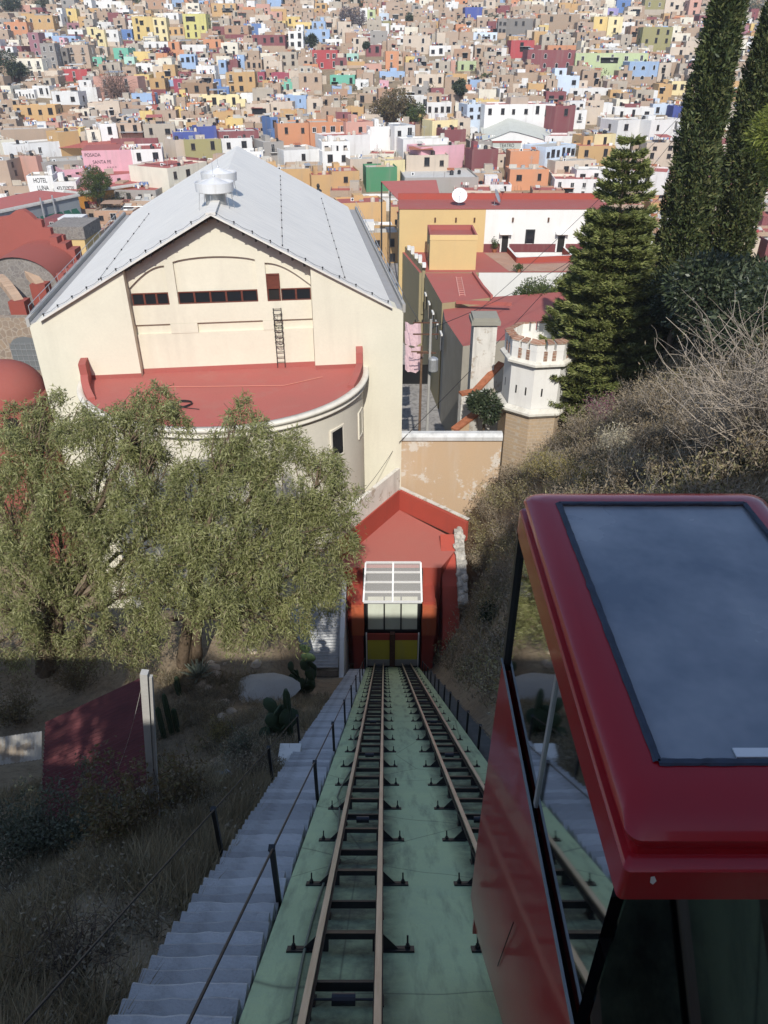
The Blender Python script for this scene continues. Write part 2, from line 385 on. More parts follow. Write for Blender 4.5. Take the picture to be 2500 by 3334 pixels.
def railmat():
    m, nt, b = new_mat('rail_steel'); v = coords(nt, (6, .4, 6)); n1 = noise(nt, v, 3, 6, .65)
    g_ = N(nt, 'ShaderNodeNewGeometry')
    c = mixc(nt, ramp(nt, n1, [(.3, 0), (.7, 1)]), (.60, .49, .35), (.42, .32, .21))
    nt.links.new(c, b.inputs['Base Color']); b.inputs['Roughness'].default_value = .38; b.inputs['Metallic'].default_value = .25; return m
M_RAIL = railmat()
M_BLACK = plain('greasy_steel', (.018, .017, .016), .55, var=.5, scale=9)
M_TIE = plain('worn_tie_steel', (.075, .06, .045), .5, .3, .6, 7)
SLP = 2.27
rail_me = MB().box(-.036, .036, .6, 60.0, -.025, .012).box(-.014, .014, .6, 60.0, -.11, -.025, 1).box(-.05, .05, .6, 60.0, -.135, -.11, 1).mesh('rail', [M_RAIL, M_BLACK])
tie_me = MB().box(-.36, .36, -.045, .045, -.20, -.135).box(-.36, .36, -.05, .05, -.135, -.128, 1).box(-.36, -.27, -.04, .04, -.34, -.2).box(.27, .36, -.04, .04, -.34, -.2).mesh('sleeper', [M_BLACK, M_TIE])
tie2_me = MB().box(-.40, .40, -.03, .03, -.23, -.14).mesh('cross_tie', [M_BLACK])
post2_me = MB().box(-.03, .03, -.10, .10, -.34, -.06).box(-.05, .05, -.12, .12, -.34, -.325).mesh('rail_stand', [M_BLACK])
def bracket_me(sg):
    mb = MB()
    mb.extr([(0, -.03, -.34), (sg * .30, -.03, -.34), (sg * .30, -.03, -.315), (sg * .22, -.03, -.31), (sg * .02, -.03, -.13), (0, -.03, -.13)], (0, .022, 0))
    mb.box(min(0, sg * .42), max(0, sg * .42), -.075, .075, -.34, -.318)
    return mb.mesh('bracket', [M_BLACK])
br_me = {1: bracket_me(1), -1: bracket_me(-1)}
bolt_me = MB().cyl((0, 0, -.318), (0, 0, -.285), .035, n=6).cyl((0, 0, -.285), (0, 0, -.262), .022, n=6).cyl((0, 0, -.262), (0, 0, -.17), .012, n=6).mesh('bolt', [M_BLACK])
roll_me = MB().cyl((-.35, 0, -.15), (.35, 0, -.15), .013, n=6).cyl((-.12, 0, -.15), (.12, 0, -.15), .06, n=12).box(-.36, -.33, -.03, .03, -.34, -.12).box(.33, .36, -.03, .03, -.34, -.12).mesh('cable_roller', [plain('roller_rubber', (.02, .021, .028), .45, var=.3)])
S0 = 3.317 / CSL
for xc, lab in ((-.41, 'empty left-hand funicular track of brown rails on black sleepers'), (1.85, 'right-hand funicular track running under the red cable car')):
    t = slope_empty('railway_track', xc, lab, 'track', 'two funicular tracks on the green bed')
    for sx in (-.35, .35): link('rail', rail_me, t, (sx, 0, 0))
    for k in range(-1, 25):
        s_ = S0 + k * SLP
        link('sleeper', tie_me, t, (0, s_, 0)); link('cross_tie', tie2_me, t, (0, s_ + SLP * .46, 0))
        for sg in (-1, 1):
            b = link('bracket', br_me[sg], t, (sg * .36, s_, 0)); link('bolt', bolt_me, b, (sg * .34, 0, 0))
            link('rail_stand', post2_me, t, (sg * .36, s_ + SLP * .46, 0))
        if k % 3 == 0: link('cable_roller', roll_me, t, (0, s_ + SLP * .30, 0))
# loose cable lying along the left rail
pts = []
for i in range(130):
    s_ = 1.2 + i * .44; x = -1.02 + .05 * math.sin(i * .35) + .06 * math.sin(i * .11) + (.10 * math.sin((s_ - 16) * .5) if 14 < s_ < 22 else 0) + .006 * s_ * (s_ < 20) + .11 * (s_ >= 20)
    p = Matrix.Rotation(-SL, 4, 'X') @ Vector((x, s_, -.315)); pts.append((p.x, p.y, p.z + TRZ))
tag(MB().tube(pts, .018, 6).build('signal_cable', plain('cable_sheath', (.16, .19, .14), .6), org=pts[0]), 'loose grey-green cable snaking along the bed left of the rails', 'cable')

# ---------------------------------------------------------------- stairs beside the bed
M_STEP = paint('stair_concrete', (.48, .47, .455), wear=.75, stains=.6, scale=2.2, bmp=.5, dirt=(.20, .185, .16), rnd=.26)
def stair(name, label, x0, x1, y0, y1, off=.55, seed=3, mat=None):
    rr = random.Random(seed); t = thing(name, label, 'stairs', ((x0 + x1) / 2, y0, TRZ - off - TRS * y0)); n = int((y1 - y0) / .254); mes = []
    for q in range(6):
        w = (x1 - x0) / 2; mb = MB(); K = 7; top = []; e = [rr.uniform(-.018, .012) for _ in range(K + 1)]; h = [rr.uniform(-.012, .012) for _ in range(K + 1)]
        wl, wr = -w - rr.uniform(0, .05), w + rr.uniform(-.04, .02)
        for i in range(K + 1):
            x = wl + (wr - wl) * i / K
            # profile: riser foot, riser top (slightly rounded), nosing, tread back
            top += [(x, .254 + e[i], -.50), (x, .254 + e[i], h[i] - .035), (x, .225 + e[i], h[i]), (x, -.16, h[i] + .01), (x, -.16, -.5)]
        fs = [(i * 5 + j, i * 5 + j + 1, (i + 1) * 5 + j + 1, (i + 1) * 5 + j) for i in range(K) for j in range(4)] + [(4, 3, 2, 1, 0), tuple(K * 5 + j for j in range(5))]
        mb.add(top, fs); mes.append(mb.mesh('step', mat or M_STEP))
    for k in range(n):
        link('step', mes[rr.randrange(6)], t, (rr.uniform(-.02, .02), k * .254, -k * .254 * TRS))
    return t
st_l = stair('staircase', 'long worn grey concrete staircase descending left of the green track bed', -2.72, -1.52, 1.6, 43.5)
st_r = stair('staircase', 'narrow dark stair on the far side of the tracks, below the bank', 3.02, 3.75, 1.6, 43.0, seed=8, off=.8, mat=paint('dark_step', (.15, .14, .12), wear=.6, stains=.6, scale=2, dirt=(.07, .065, .05)))  # darker grey-brown than the left stairs
lb = MB().box(-.42, .22, -.45, .35, -1.2, .05).build('landing_block', M_OLDWHITE, st_l); lb.location = (-.62, 15.0 - 1.6, -(15.0 - 1.6) * TRS + .1)
def railing(label, x, ys, h, off, y1=None, r=.016, y0=None):
    t = thing('handrail', label, 'handrail', (x, ys[0], TRZ - off - TRS * ys[0]), 0, 'handrails of the stairs'); B = t.location
    rl = MB(); ya = ys[0] - 4.4 if y0 is None else y0; a = Vector((0, ya - B.y, TRZ - off - TRS * ya + h - B.z)); ye = y1 or ys[-1]
    rl.tube([a, Vector((0, ye - B.y, TRZ - off - TRS * ye + h - B.z))], r, 6); rl.build('rail', M_DARKMETAL, t)
    pm = MB().box(-.035, .035, -.035, .035, -.35, h).box(-.045, .045, -.045, .045, h, h + .03).mesh('post', [M_DARKMETAL])
    for y in ys: link('post', pm, t, (random.uniform(-.02, .02), y - B.y, TRZ - off - TRS * y - B.z))
    return t
railing('dark iron handrail between the left stairs and the green bed', -1.50, [1.45 + 4.6 * i for i in range(10)], 1.25, .45)
railing('dark iron handrail along the grassy outer side of the left stairs', -2.86, [7.9 + 4.6 * i for i in range(3)], 1.2, .55, y0=.5)
railing('thin dark handrail on the right edge of the green bed', 2.96, [8.0 + 2.6 * i for i in range(14)], 1.0, .45, r=.013)

# ---------------------------------------------------------------- the red car on the right-hand track
def carpaint():
    m, nt, b = new_mat('car_red'); v = coords(nt); n1 = noise(nt, v, 1.3, 6, .6); n2 = noise(nt, v, 30, 3)
    c = mixc(nt, ramp(nt, n1, [(.4, 0), (.75, .5)]), (.34, .006, .011), (.26, .006, .010))
    nt.links.new(c, b.inputs['Base Color']); b.inputs['Roughness'].default_value = .32
    b.inputs['Coat Weight'].default_value = .45; b.inputs['Coat Roughness'].default_value = .06; b.inputs['Specular IOR Level'].default_value = .3; bump(nt, b, noise(nt, v, 2.2, 3, .5), .10, .03); return m
M_CAR = carpaint()
M_CARGLASS = glassmat('car_window', rough=.03, alpha=(.42, .50, .48))
def roofglass():
    m, nt, b = new_mat('sky_sheen_roof_glass'); v = coords(nt); n1 = noise(nt, v, .9, 5, .6); n2 = noise(nt, v, 5, 6, .7)
    c = mixc(nt, ramp(nt, n1, [(.38, 0), (.7, 1)]), (.15, .175, .205), (.35, .36, .37))  # the sky's blue-grey reflection is put into the glass colour
    c = mixc(nt, ramp(nt, n2, [(.62, 0), (.75, .35)]), c, (.26, .27, .28))
    nt.links.new(c, b.inputs['Base Color']); nt.links.new(ramp(nt, n1, [(.35, .14), (.7, .34)]), b.inputs['Roughness']); b.inputs['Specular IOR Level'].default_value = .6; return m
CAR = thing('cable_car', 'glossy dark red funicular car with blue-grey glass roof on the right track', 'cable car', (1.85, 3.2, TRZ - TRS * 3.2))
cb = CAR.location
def L(x, y, z): return (x - cb.x, y - cb.y, z - cb.z)
X0, X1, Y0, Y1 = 1.0, 2.72, 1.80, 4.60
def ring(ins, z, r, ex=0.0, n=6):
    """rounded rectangle inset by ins (and by ex more at the near end) at height z"""
    pts = []; r = max(r, .01)
    for cx, cy, a0 in ((X1 - ins - r, Y1 - ins - r, 0), (X0 + ins + r, Y1 - ins - r, 90), (X0 + ins + r, Y0 + ins + ex + r, 180), (X1 - ins - r, Y0 + ins + ex + r, 270)):
        for i in range(n + 1):
            a = math.radians(a0 + 90 * i / n); pts.append(L(cx + r * math.cos(a), cy + r * math.sin(a), z))
    return pts
def loft(rings, close=False):
    mb = MB(); n = len(rings[0]); vs = [p for r_ in rings for p in r_]
    fs = [(k * n + i, k * n + (i + 1) % n, (k + 1) * n + (i + 1) % n, (k + 1) * n + i) for k in range(len(rings) - 1) for i in range(n)]
    if close: fs.append(tuple(range((len(rings) - 1) * n, len(rings) * n)))
    return mb.add(vs, fs)
cap = [(.045, -3.09, .02, 0), (0, -3.085, .025, 0), (-.01, -3.07, .03, 0), (-.01, -2.875, .03, 0), (.0, -2.86, .03, .01), (.028, -2.855, .035, .03), (.03, -2.835, .04, .03), (.03, -2.81, .05, .03), (.014, -2.795, .06, .04), (.002, -2.765, .07, .055), (.010, -2.735, .09, .085), (.04, -2.71, .10, .12), (.10, -2.694, .10, .15), (.16, -2.69, .08, .17), (.215, -2.69, .04, .18)]
ro_ = loft([ring(*c) for c in cap]).build('roof', M_CAR, CAR, smooth=True); ro_.data.set_sharp_from_angle(angle=math.radians(32))
rg = MB(); gz = -2.705
rg.add([L(X0 + .19, Y0 + .37, gz), L(X1 - .19, Y0 + .37, gz), L(X1 - .19, Y1 - .13, gz), L(X0 + .19, Y1 - .13, gz)], [(0, 1, 2, 3)])
rgo = rg.build('roof_glass', roofglass(), CAR)
M_SEAL = plain('blue_black_sealant', (.035, .045, .07), .6, var=.6, scale=9)
sm = MB(); sw = .018
for a, b in (((X0 + .215, Y0 + .39), (X0 + .215, Y1 - .21)), ((X1 - .215, Y0 + .39), (X1 - .215, Y1 - .21)), ((X0 + .215, Y0 + .39), (X1 - .215, Y0 + .39)), ((X0 + .215, Y1 - .21), (X1 - .215, Y1 - .21))):
    K = 40; P = [Vector(L(a[0] + (b[0] - a[0]) * i / K, a[1] + (b[1] - a[1]) * i / K, -2.686)) for i in range(K + 1)]; dd = (P[-1] - P[0]).normalized(); nn = Vector((-dd.y, dd.x, 0))
    vs = []
    for p in P:
        o = .008 * random.random() ** 2; vs += [p - nn * (sw + o * .7), p + nn * (sw + o), p - nn * (sw * .6) + Vector((0, 0, .008)), p + nn * (sw * .6) + Vector((0, 0, .008))]
    sm.add(vs, [(i * 4 + q, i * 4 + r_, i * 4 + 4 + r_, i * 4 + 4 + q) for i in range(K) for q, r_ in ((0, 2), (2, 3), (3, 1))])
sm.build('glass_seal', M_SEAL, CAR)
MB().box(*[v for v in (1.58 - cb.x, 1.98 - cb.x, 2.225 - cb.y, 2.275 - cb.y)], -2.70 - cb.z, -2.692 - cb.z).build('white_sticker', M_WHITEMETAL, CAR)
# a chip of bare filler on the rear band and a scuff below the glass
MB().add([L(1.10, Y0 - .014, -2.90), L(1.115, Y0 - .014, -2.895), L(1.13, Y0 - .014, -2.93), L(1.12, Y0 - .014, -2.955), L(1.105, Y0 - .014, -2.94)], [(0, 1, 2, 3, 4)]).build('paint_chip', M_OLDWHITE, CAR)
# lower body: side panels that reach down to the sloping track, rear and front panels, sills
zb = lambda y: TRZ - TRS * y + .22
def side(x, sg):
    mb = MB(); th = .05 * sg; K = 10
    o = [L(x, Y0 + .05, -4.34)] + [L(x, Y1 - .02, -4.34)]
    prof = []
    ys = [Y0 + .05 + (Y1 - .07 - Y0) * i / K for i in range(K + 1)]
    vs = []
    for y in ys:
        zbot = zb(y)
        for j in range(7):
            f = j / 6; z = -4.34 + (zbot + 4.34) * f; bul = .05 * math.sin(min(1, f * 1.15) * math.pi * .5) + (.0 if f < .85 else -.10 * (f - .85) / .15)
            vs.append(L(x - sg * bul, y, z))
    fs = [(i * 7 + j, i * 7 + j + 1, (i + 1) * 7 + j + 1, (i + 1) * 7 + j) for i in range(K) for j in range(6)]
    mb.add(vs, fs); return mb
for x, sg in ((X0 - .01, 1), (X1 + .01, -1)):
    side(x, sg).build('side_panel', M_CAR, CAR, smooth=True)
    MB().box(min(x - sg * .012, x + sg * .05) - cb.x, max(x - sg * .012, x + sg * .004) - cb.x, Y0 + .04 - cb.y, Y1 - .01 - cb.y, -4.345 - cb.z, -4.325 - cb.z).build('window_sill', plain('sill_grey', (.22, .23, .23), .5), CAR)
    w = MB().add([L(x + sg * .03, Y0 + .10, -4.325), L(x + sg * .03, Y1 - .08, -4.325), L(x + sg * .03, Y1 - .08, -3.07), L(x + sg * .03, Y0 + .10, -3.07)], [(0, 1, 2, 3)]).build('side_window', M_CARGLASS, CAR)
    MB().box(x + sg * .03 - .012 - cb.x, x + sg * .03 + .012 - cb.x, 3.15 - cb.y, 3.19 - cb.y, -4.325 - cb.z, -3.07 - cb.z).build('mullion', M_STEEL, CAR)
for y, nm in ((Y0 + .05, 'rear_panel'), (Y1 - .03, 'front_panel')):
    MB().box(X0 + .0 - cb.x, X1 - cb.x, y - .02 - cb.y, y + .02 - cb.y, zb(y) - cb.z, (-4.34 if nm == 'front_panel' else -5.2) - cb.z).build(nm, M_CAR, CAR)
M_CARGLASS2 = glassmat('car_rear_glass', (.006, .008, .009), .05)
MB().box(X0 + .06 - cb.x, X1 - .06 - cb.x, Y0 + .045 - cb.y, Y0 + .06 - cb.y, -5.2 - cb.z, -3.07 - cb.z).build('rear_window', glassmat('car_window_dark', rough=.04, alpha=(.05, .065, .065)), CAR)
MB().box(X0 + .06 - cb.x, X1 - .06 - cb.x, Y1 - .04 - cb.y, Y1 - .025 - cb.y, -4.34 - cb.z, -3.07 - cb.z).build('front_window', M_CARGLASS, CAR)
for x in (X0 + .02, X1 - .02):
    for y in (Y1 - .05,): MB().box(x - .03 - cb.x, x + .03 - cb.x, y - .03 - cb.y, y + .03 - cb.y, -4.4 - cb.z, -3.05 - cb.z).build('corner_post', M_DARKMETAL, CAR)
MB().box(X0 + .04 - cb.x, X1 - .04 - cb.x, Y0 + .1 - cb.y, Y1 - .06 - cb.y, -5.62 - cb.z, -5.55 - cb.z).build('floor', plain('car_floor', (.05, .05, .05), .8), CAR)
for y0, y1 in ((2.35, 2.75), (3.35, 3.75)):
    se = MB().box(X0 + .45 - cb.x, X1 - .1 - cb.x, y0 - cb.y, y1 - cb.y, -5.15 - cb.z, -5.08 - cb.z).box(X0 + .45 - cb.x, X1 - .1 - cb.x, y1 - .05 - cb.y, y1 - cb.y, -5.08 - cb.z, -4.6 - cb.z).box(X0 + .6 - cb.x, X0 + .66 - cb.x, y0 + .1 - cb.y, y1 - cb.y, -5.55 - cb.z, -5.15 - cb.z).box(X1 - .3 - cb.x, X1 - .24 - cb.x, y0 + .1 - cb.y, y1 - cb.y, -5.55 - cb.z, -5.15 - cb.z)
    se.build('seat', plain('seat_plastic', (.06, .05, .045), .6), CAR)
gb = [L(X0 + .16, 4.05, -4.62), L(X0 + .16, 4.05, -4.25), L(X0 + .19, 4.06, -4.14), L(X0 + .27, 4.08, -4.11), L(X1 - .4, 4.1, -4.11)]
MB().tube(gb, .016, 8).build('grab_bar', M_WHITEMETAL, CAR, smooth=True)
MB().tube([L(X0 + .2, 3.0, -4.7), L(X0 + .2, 3.55, -4.7), L(X0 + .2, 3.6, -5.5)], .014, 8).build('grab_bar', M_WHITEMETAL, CAR, smooth=True)
uc = MB()
for sx in (1.5, 2.2):
    for y in (2.5, 4.1):
        z = TRZ - TRS * y + .13; uc.cyl(L(sx - .05, y, z), L(sx + .05, y, z), .13, n=16)
        q = uc.build('wheel', M_BLACK, CAR); uc = MB()
MB().beam(L(1.5, 2.1, TRZ - TRS * 2.1 + .3), L(1.5, 4.5, TRZ - TRS * 4.5 + .3), .1, .16).build('undercarriage_beam', M_BLACK, CAR)
MB().beam(L(2.2, 2.1, TRZ - TRS * 2.1 + .3), L(2.2, 4.5, TRZ - TRS * 4.5 + .3), .1, .16).build('undercarriage_beam', M_BLACK, CAR)
# scratches in the side paint
for (y, z0, z1, dy) in ((2.62, -6.15, -6.60, .10), (2.95, -5.35, -6.4, .22)):
    MB().tube([L(X0 - .066, y, z0), L(X0 - .067, y + dy * .5, (z0 + z1) / 2), L(X0 - .066, y + dy, z1)], .004, 4).build('scratch', M_BLACK, CAR)

# ---------------------------------------------------------------- upper station behind the camera (it throws the shade on the slope; annex and terrace walls added, sized for the shade's edge)
us = thing('upper_station', 'upper funicular station hall behind the viewpoint', 'building', (0, -8, 0))
MB().box(-2.4, 5.5, -6, 3.0, -9, 5.1).build('wall', M_WHITE, us)
MB().box(5.5, 30, -8, 3.0, -9, 10.9).build('shade_annex_wall', M_REDWALL, us)
MB().box(-2.6, 5.4, -6.4, 3.4, 5.1, 5.25).build('roof', M_REDROOF, us)
MB().box(-40, -13.2, -2, 2.6, -9, 2.6).build('shade_wall', M_STONE, us)
MB().box(-13.2, -8.6, -2, 2.6, -9, -1.2).build('shade_wall', M_STONE, us)  # kept low so sun reaches the slope at the tree's foot
MB().box(-8.6, -2.6, -2, 2.6, -9, 2.4).build('shade_wall', M_STONE, us)
# ---------------------------------------------------------------- lower station at the foot of the track
ST = thing('lower_station', 'small red station building with flat red roof at the foot of the track', 'station', (.7, 48, TOWN))
so = ST.location
def P(m, *a): return m
def w2l(mb, o): mb.v = [(p[0] - o.x, p[1] - o.y, p[2] - o.z) for p in mb.v]; return mb
M_STRED = paint('station_red', (.44, .14, .11), wear=.3, stains=.2, dirt=(.42, .2, .16), scale=.7)
M_STRED2 = paint('station_red_deep', (.40, .075, .05), wear=.3, stains=.35, dirt=(.2, .06, .05), scale=1.2)
RZ = -35.6
rp = [(-3.2, 48.2), (4.6, 48.2), (6.6, 51.8), (1.4, 57.0), (-3.4, 49.4)]
w2l(MB().extr([(x, y, TOWN - .5) for x, y in rp], (0, 0, RZ - TOWN + .5)), so).build('wall', M_STRED2, ST)
w2l(MB().add([(x, y, RZ + .006) for x, y in rp], [tuple(range(5))]), so).build('roof', M_STRED, ST)
def parapet(a, b, h0, h1, th, mat, name='parapet', z0=RZ):
    a, b = Vector((*a, 0)), Vector((*b, 0)); d = (b - a).normalized(); n = Vector((-d.y, d.x, 0)) * th
    mb = MB(); q = [a, b, b + n, a + n]; zz = [h0, h1, h1, h0]
    mb.add([(p.x, p.y, z0) for p in q] + [(p.x, p.y, z0 + z) for p, z in zip(q, zz)], [(3, 2, 1, 0), (4, 5, 6, 7), (0, 1, 5, 4), (1, 2, 6, 5), (2, 3, 7, 6), (3, 0, 4, 7)])
    return w2l(mb, so).build(name, mat, ST)
parapet((-3.5, 49.2), (1.4, 57.0), 2.0, 2.05, .3, M_STRED2); parapet((1.4, 57.0), (6.9, 52.0), 2.05, 1.85, .3, M_STRED2)
parapet((-3.6, 49.3), (1.42, 57.3), 2.1, 2.15, .34, M_OLDWHITE, 'coping', RZ + 2.0); parapet((1.38, 57.3), (7.0, 52.2), 2.13 - 2, 2.0 - 2 + .02, .34, M_OLDWHITE, 'coping', RZ + 2.0)
for o_ in [c for c in ST.children if c.name.startswith('coping')]: pass
# right-hand buttress wall sloping down with the rubble-capped edge
bw = MB().extr([(4.75, 45.2, -46.4), (4.75, 45.2, -40.6), (4.75, 47.6, -37.0), (4.75, 52.0, -34.9), (4.75, 52.0, -46.4)], (1.35, 0, 0)); w2l(bw, so).build('buttress', M_STRED2, ST)
rr = random.Random(5); cs = MB(); M_RUB = paint('rubble_cap', (.50, .47, .41), wear=.6, stains=.5, scale=3, dirt=(.2, .18, .15), rnd=.3)
for i in range(18):
    f = i / 18; y = 52.2 - 6.5 * f; z = -34.6 - (2.2 * f if f < .66 else 1.45 + 3.6 * (f - .66))
    w2l(MB().beam((6.3, y + .22, z - .35), (6.3, y - .22, z - .35 - (.09 if f < .66 else .22)), .75, .8), so).build('cap_wall', M_RUB, ST)
    for q_ in range(2):
        cs = MB(); n_ = 7; sz = rr.uniform(.2, .36); c_ = (6.3 + rr.uniform(-.3, .3), y + rr.uniform(-.3, .3), z + rr.uniform(-.15, .0)); vs = [(c_[0], c_[1], c_[2] + sz * .8)]
        for f_, zz in ((.65, .6), (1.0, .1), (.8, -.7)):
            for k_ in range(n_): a_ = 2 * math.pi * k_ / n_; m_ = rr.uniform(.75, 1.2); vs.append((c_[0] + sz * f_ * m_ * math.cos(a_), c_[1] + sz * f_ * m_ * 1.2 * math.sin(a_), c_[2] + sz * zz * rr.uniform(.8, 1.2)))
        cs.add(vs, [(0, 1 + k_, 1 + (k_ + 1) % n_) for k_ in range(n_)] + [(1 + g_ * n_ + k_, 1 + g_ * n_ + n_ + k_, 1 + g_ * n_ + n_ + (k_ + 1) % n_, 1 + g_ * n_ + (k_ + 1) % n_) for g_ in range(2) for k_ in range(n_)])
        w2l(cs, so).build('cap_stone', M_RUB, ST)
# front piers, portal, glazing and gates
for x0, x1 in ((-2.55, -1.72), (3.12, 4.1)):
    w2l(MB().box(x0, x1, 46.1, 48.3, -46, -37.4), so).build('pier', M_STRED2, ST)
    w2l(MB().box(x0 - .05, x1 + .1, 45.7, 46.9, -40.6, -37.7), so).build('pier_head', paint('orange_red', (.50, .12, .05), wear=.2), ST)
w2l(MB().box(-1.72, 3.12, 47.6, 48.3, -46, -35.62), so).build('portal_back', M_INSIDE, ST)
M_PANE = paint('milky_glazing', (.62, .66, .55), rough=.35, wear=.3, stains=.3, scale=1.2, bmp=0)
xs = [-1.36, .02, 1.38, 2.76]
for i in range(3):
    mb = MB().add([(xs[i] + .06, 46.3, -40.45), (xs[i + 1] - .06, 46.3, -40.45), (xs[i + 1] - .06, 46.75, -37.4), (xs[i] + .06, 46.75, -37.4)], [(0, 1, 2, 3)])
    w2l(mb, so).build('window', M_PANE, ST)
for i in range(4): w2l(MB().beam((xs[i], 46.25, -40.5), (xs[i], 46.75, -37.3), .12, .12), so).build('mullion', M_DARKMETAL, ST)
w2l(MB().box(-1.5, 2.9, 46.2, 46.4, -40.62, -40.45), so).build('transom', M_DARKMETAL, ST)
M_OLV = paint('olive_yellow', (.62, .54, .06), wear=.3, stains=.3, scale=1)
for x0, x1 in ((-1.36, .46), (.92, 2.76)):
    gt = w2l(MB().box(x0, x1, 46.0, 46.1, -43.5, -41.35), so).build('gate', M_OLV, ST)
    w2l(MB().box(x0, x1, 45.98, 46.12, -41.35, -40.7), so).build('gate_top', M_STRED2, ST)
    w2l(MB().box(x0, x1, 45.97, 46.14, -44.2, -43.5), so).build('gate_foot', M_CONC, ST)
w2l(MB().box(.50, .88, 45.8, 46.2, -44.8, -40.6), so).build('buffer_post', M_RUST, ST)
for x in (-1.44, 2.84): w2l(MB().box(x - .05, x + .05, 45.85, 46.1, -44.2, -40.6), so).build('gate_jamb', M_WHITE, ST)
# glazed canopy
CN = thing('canopy', 'white framed clear canopy over the station entrance', 'canopy', (.7, 46.5, -37))
co = CN.location
c4 = [Vector((-1.45, 47.75, -34.75)), Vector((2.92, 47.75, -34.75)), Vector((2.98, 45.7, -37.1)), Vector((-1.62, 45.7, -37.1))]
def cpt(s_, t): return (c4[0] * (1 - s_) + c4[1] * s_) * (1 - t) + (c4[3] * (1 - s_) + c4[2] * s_) * t
M_POLY = glassmat('canopy_sheet', rough=.35, alpha=(.74, .72, .70), refl=.012)
for s_ in (0, .5, 1): w2l(MB().beam(cpt(s_, 0), cpt(s_, 1), .13, .14), co).build('rafter', M_WHITEMETAL, CN)
for t in (0, .25, .5, .75, 1): w2l(MB().beam(cpt(0, t) + Vector((0, 0, .01)), cpt(1, t) + Vector((0, 0, .01)), .14 if t < 1 else .22, .12), co).build('purlin', M_WHITEMETAL, CN)
for i in range(2):
    for j in range(4):
        w2l(MB().add([cpt(i * .5, j * .25) + Vector((0, 0, .1)), cpt(i * .5 + .5, j * .25) + Vector((0, 0, .1)), cpt(i * .5 + .5, j * .25 + .25) + Vector((0, 0, .1)), cpt(i * .5, j * .25 + .25) + Vector((0, 0, .1))], [(0, 1, 2, 3)]), co).build('pane', M_POLY, CN)
for x in (-1.5, 2.9): w2l(MB().beam((x, 46.0, -37.1), (x, 46.9, -40.5), .1, .1), co).build('strut', M_DARKMETAL, CN)
# white garden wall and the metal lean-to roof left of the station
WW = MB().extr([(-3.05, 40.5, -47), (-3.05, 40.5, -40.6), (-3.05, 43.0, -38.4), (-3.05, 46.3, -37.4), (-3.05, 48.6, -36.9), (-3.05, 48.6, -47)], (-.35, 0, 0))
tag(WW.build('garden_wall', M_WHITE, org=(-3.2, 44, -46)), 'whitewashed wall stepping down beside the station, left of the track', 'wall')
lt = thing('lean_to', 'pale corrugated metal lean-to roof under the pepper tree', 'shed', (-5.2, 45, TOWN))
def corrugated(p0, u, v, n, amp, th=.02, k=4):
    """sheet from p0 spanned by u (across the ribs) and v (along them)"""
    p0, u, v = Vector(p0), Vector(u), Vector(v); nn = u.cross(v).normalized(); mb = MB(); vs = []
    for i in range(n * k + 1):
        f = i / (n * k); h = amp * math.sin(2 * math.pi * i / k)
        vs += [p0 + u * f + nn * h, p0 + u * f + v + nn * h]
    mb.add(vs, [(2 * i, 2 * i + 1, 2 * i + 3, 2 * i + 2) for i in range(n * k)]); return mb
w2l(corrugated((-3.45, 41.0, -39.6), (0, 6.5, 1.9), (-4.6, .6, -.7), 26, .05), lt.location).build('roof', M_STEEL, lt)
w2l(MB().box(-7.6, -3.5, 41.8, 47, TOWN, -40.7), lt.location).build('wall', M_OLDWHITE, lt)

# ---------------------------------------------------------------- the theatre
M_VENT = paint('vent_sheet', (.70, .70, .69), rough=.5, wear=.3, stains=.3, scale=2, bmp=.05)
TH_A = math.radians(7.0); EX = Vector((math.cos(TH_A), math.sin(TH_A), 0)); EY = Vector((-math.sin(TH_A), math.cos(TH_A), 0))
TL = at_y(95, 1060, 54.0); TO = Vector((TL.x, TL.y, TOWN)); EAVE = TL.z - TOWN
def fac(u, v, dep=0.0):
    """photograph pixel -> (s, z) on the facade plane dep metres behind the front"""
    r = ray(u, v); o = TO + EY * dep; t = o.dot(EY) / r.dot(EY); p = r * t - TO; return (p.dot(EX), p.z)
TW = fac(1313, 1013)[0]; APS, APZ = fac(686, 692); LEN = 42.0
EAVE_R = fac(1313, 1013)[1]
TH = thing('theatre', 'big cream theatre with white gabled metal roof and curved red-topped apse', 'theatre', TO, TH_A)
rs0, rs1 = fac(400, 890)[0], fac(1010, 868)[0]              # the recessed middle of the gable
zl = lambda s_: EAVE + (APZ - EAVE) * s_ / APS if s_ < APS else APZ + (EAVE_R - APZ) * (s_ - APS) / (TW - APS)
DEP = 1.1
TERZ = fac(700, 1196, DEP)[1]                               # level of the terrace behind the parapet
# side bays flush with the roof edge
lw = MB().extr([(0, 0, -2), (0, 0, zl(0) - .05), (rs0, 0, zl(rs0) - .3), (rs0, 0, -2)], (0, DEP + .6, 0)); lw.build('gable_bay', M_CREAM, TH)
rw = MB().extr([(rs1, 0, -2), (rs1, 0, zl(rs1) - .3), (TW, 0, zl(TW) - .05), (TW, 0, -2)], (0, DEP + .6, 0)); rw.build('gable_bay', M_CREAM, TH)
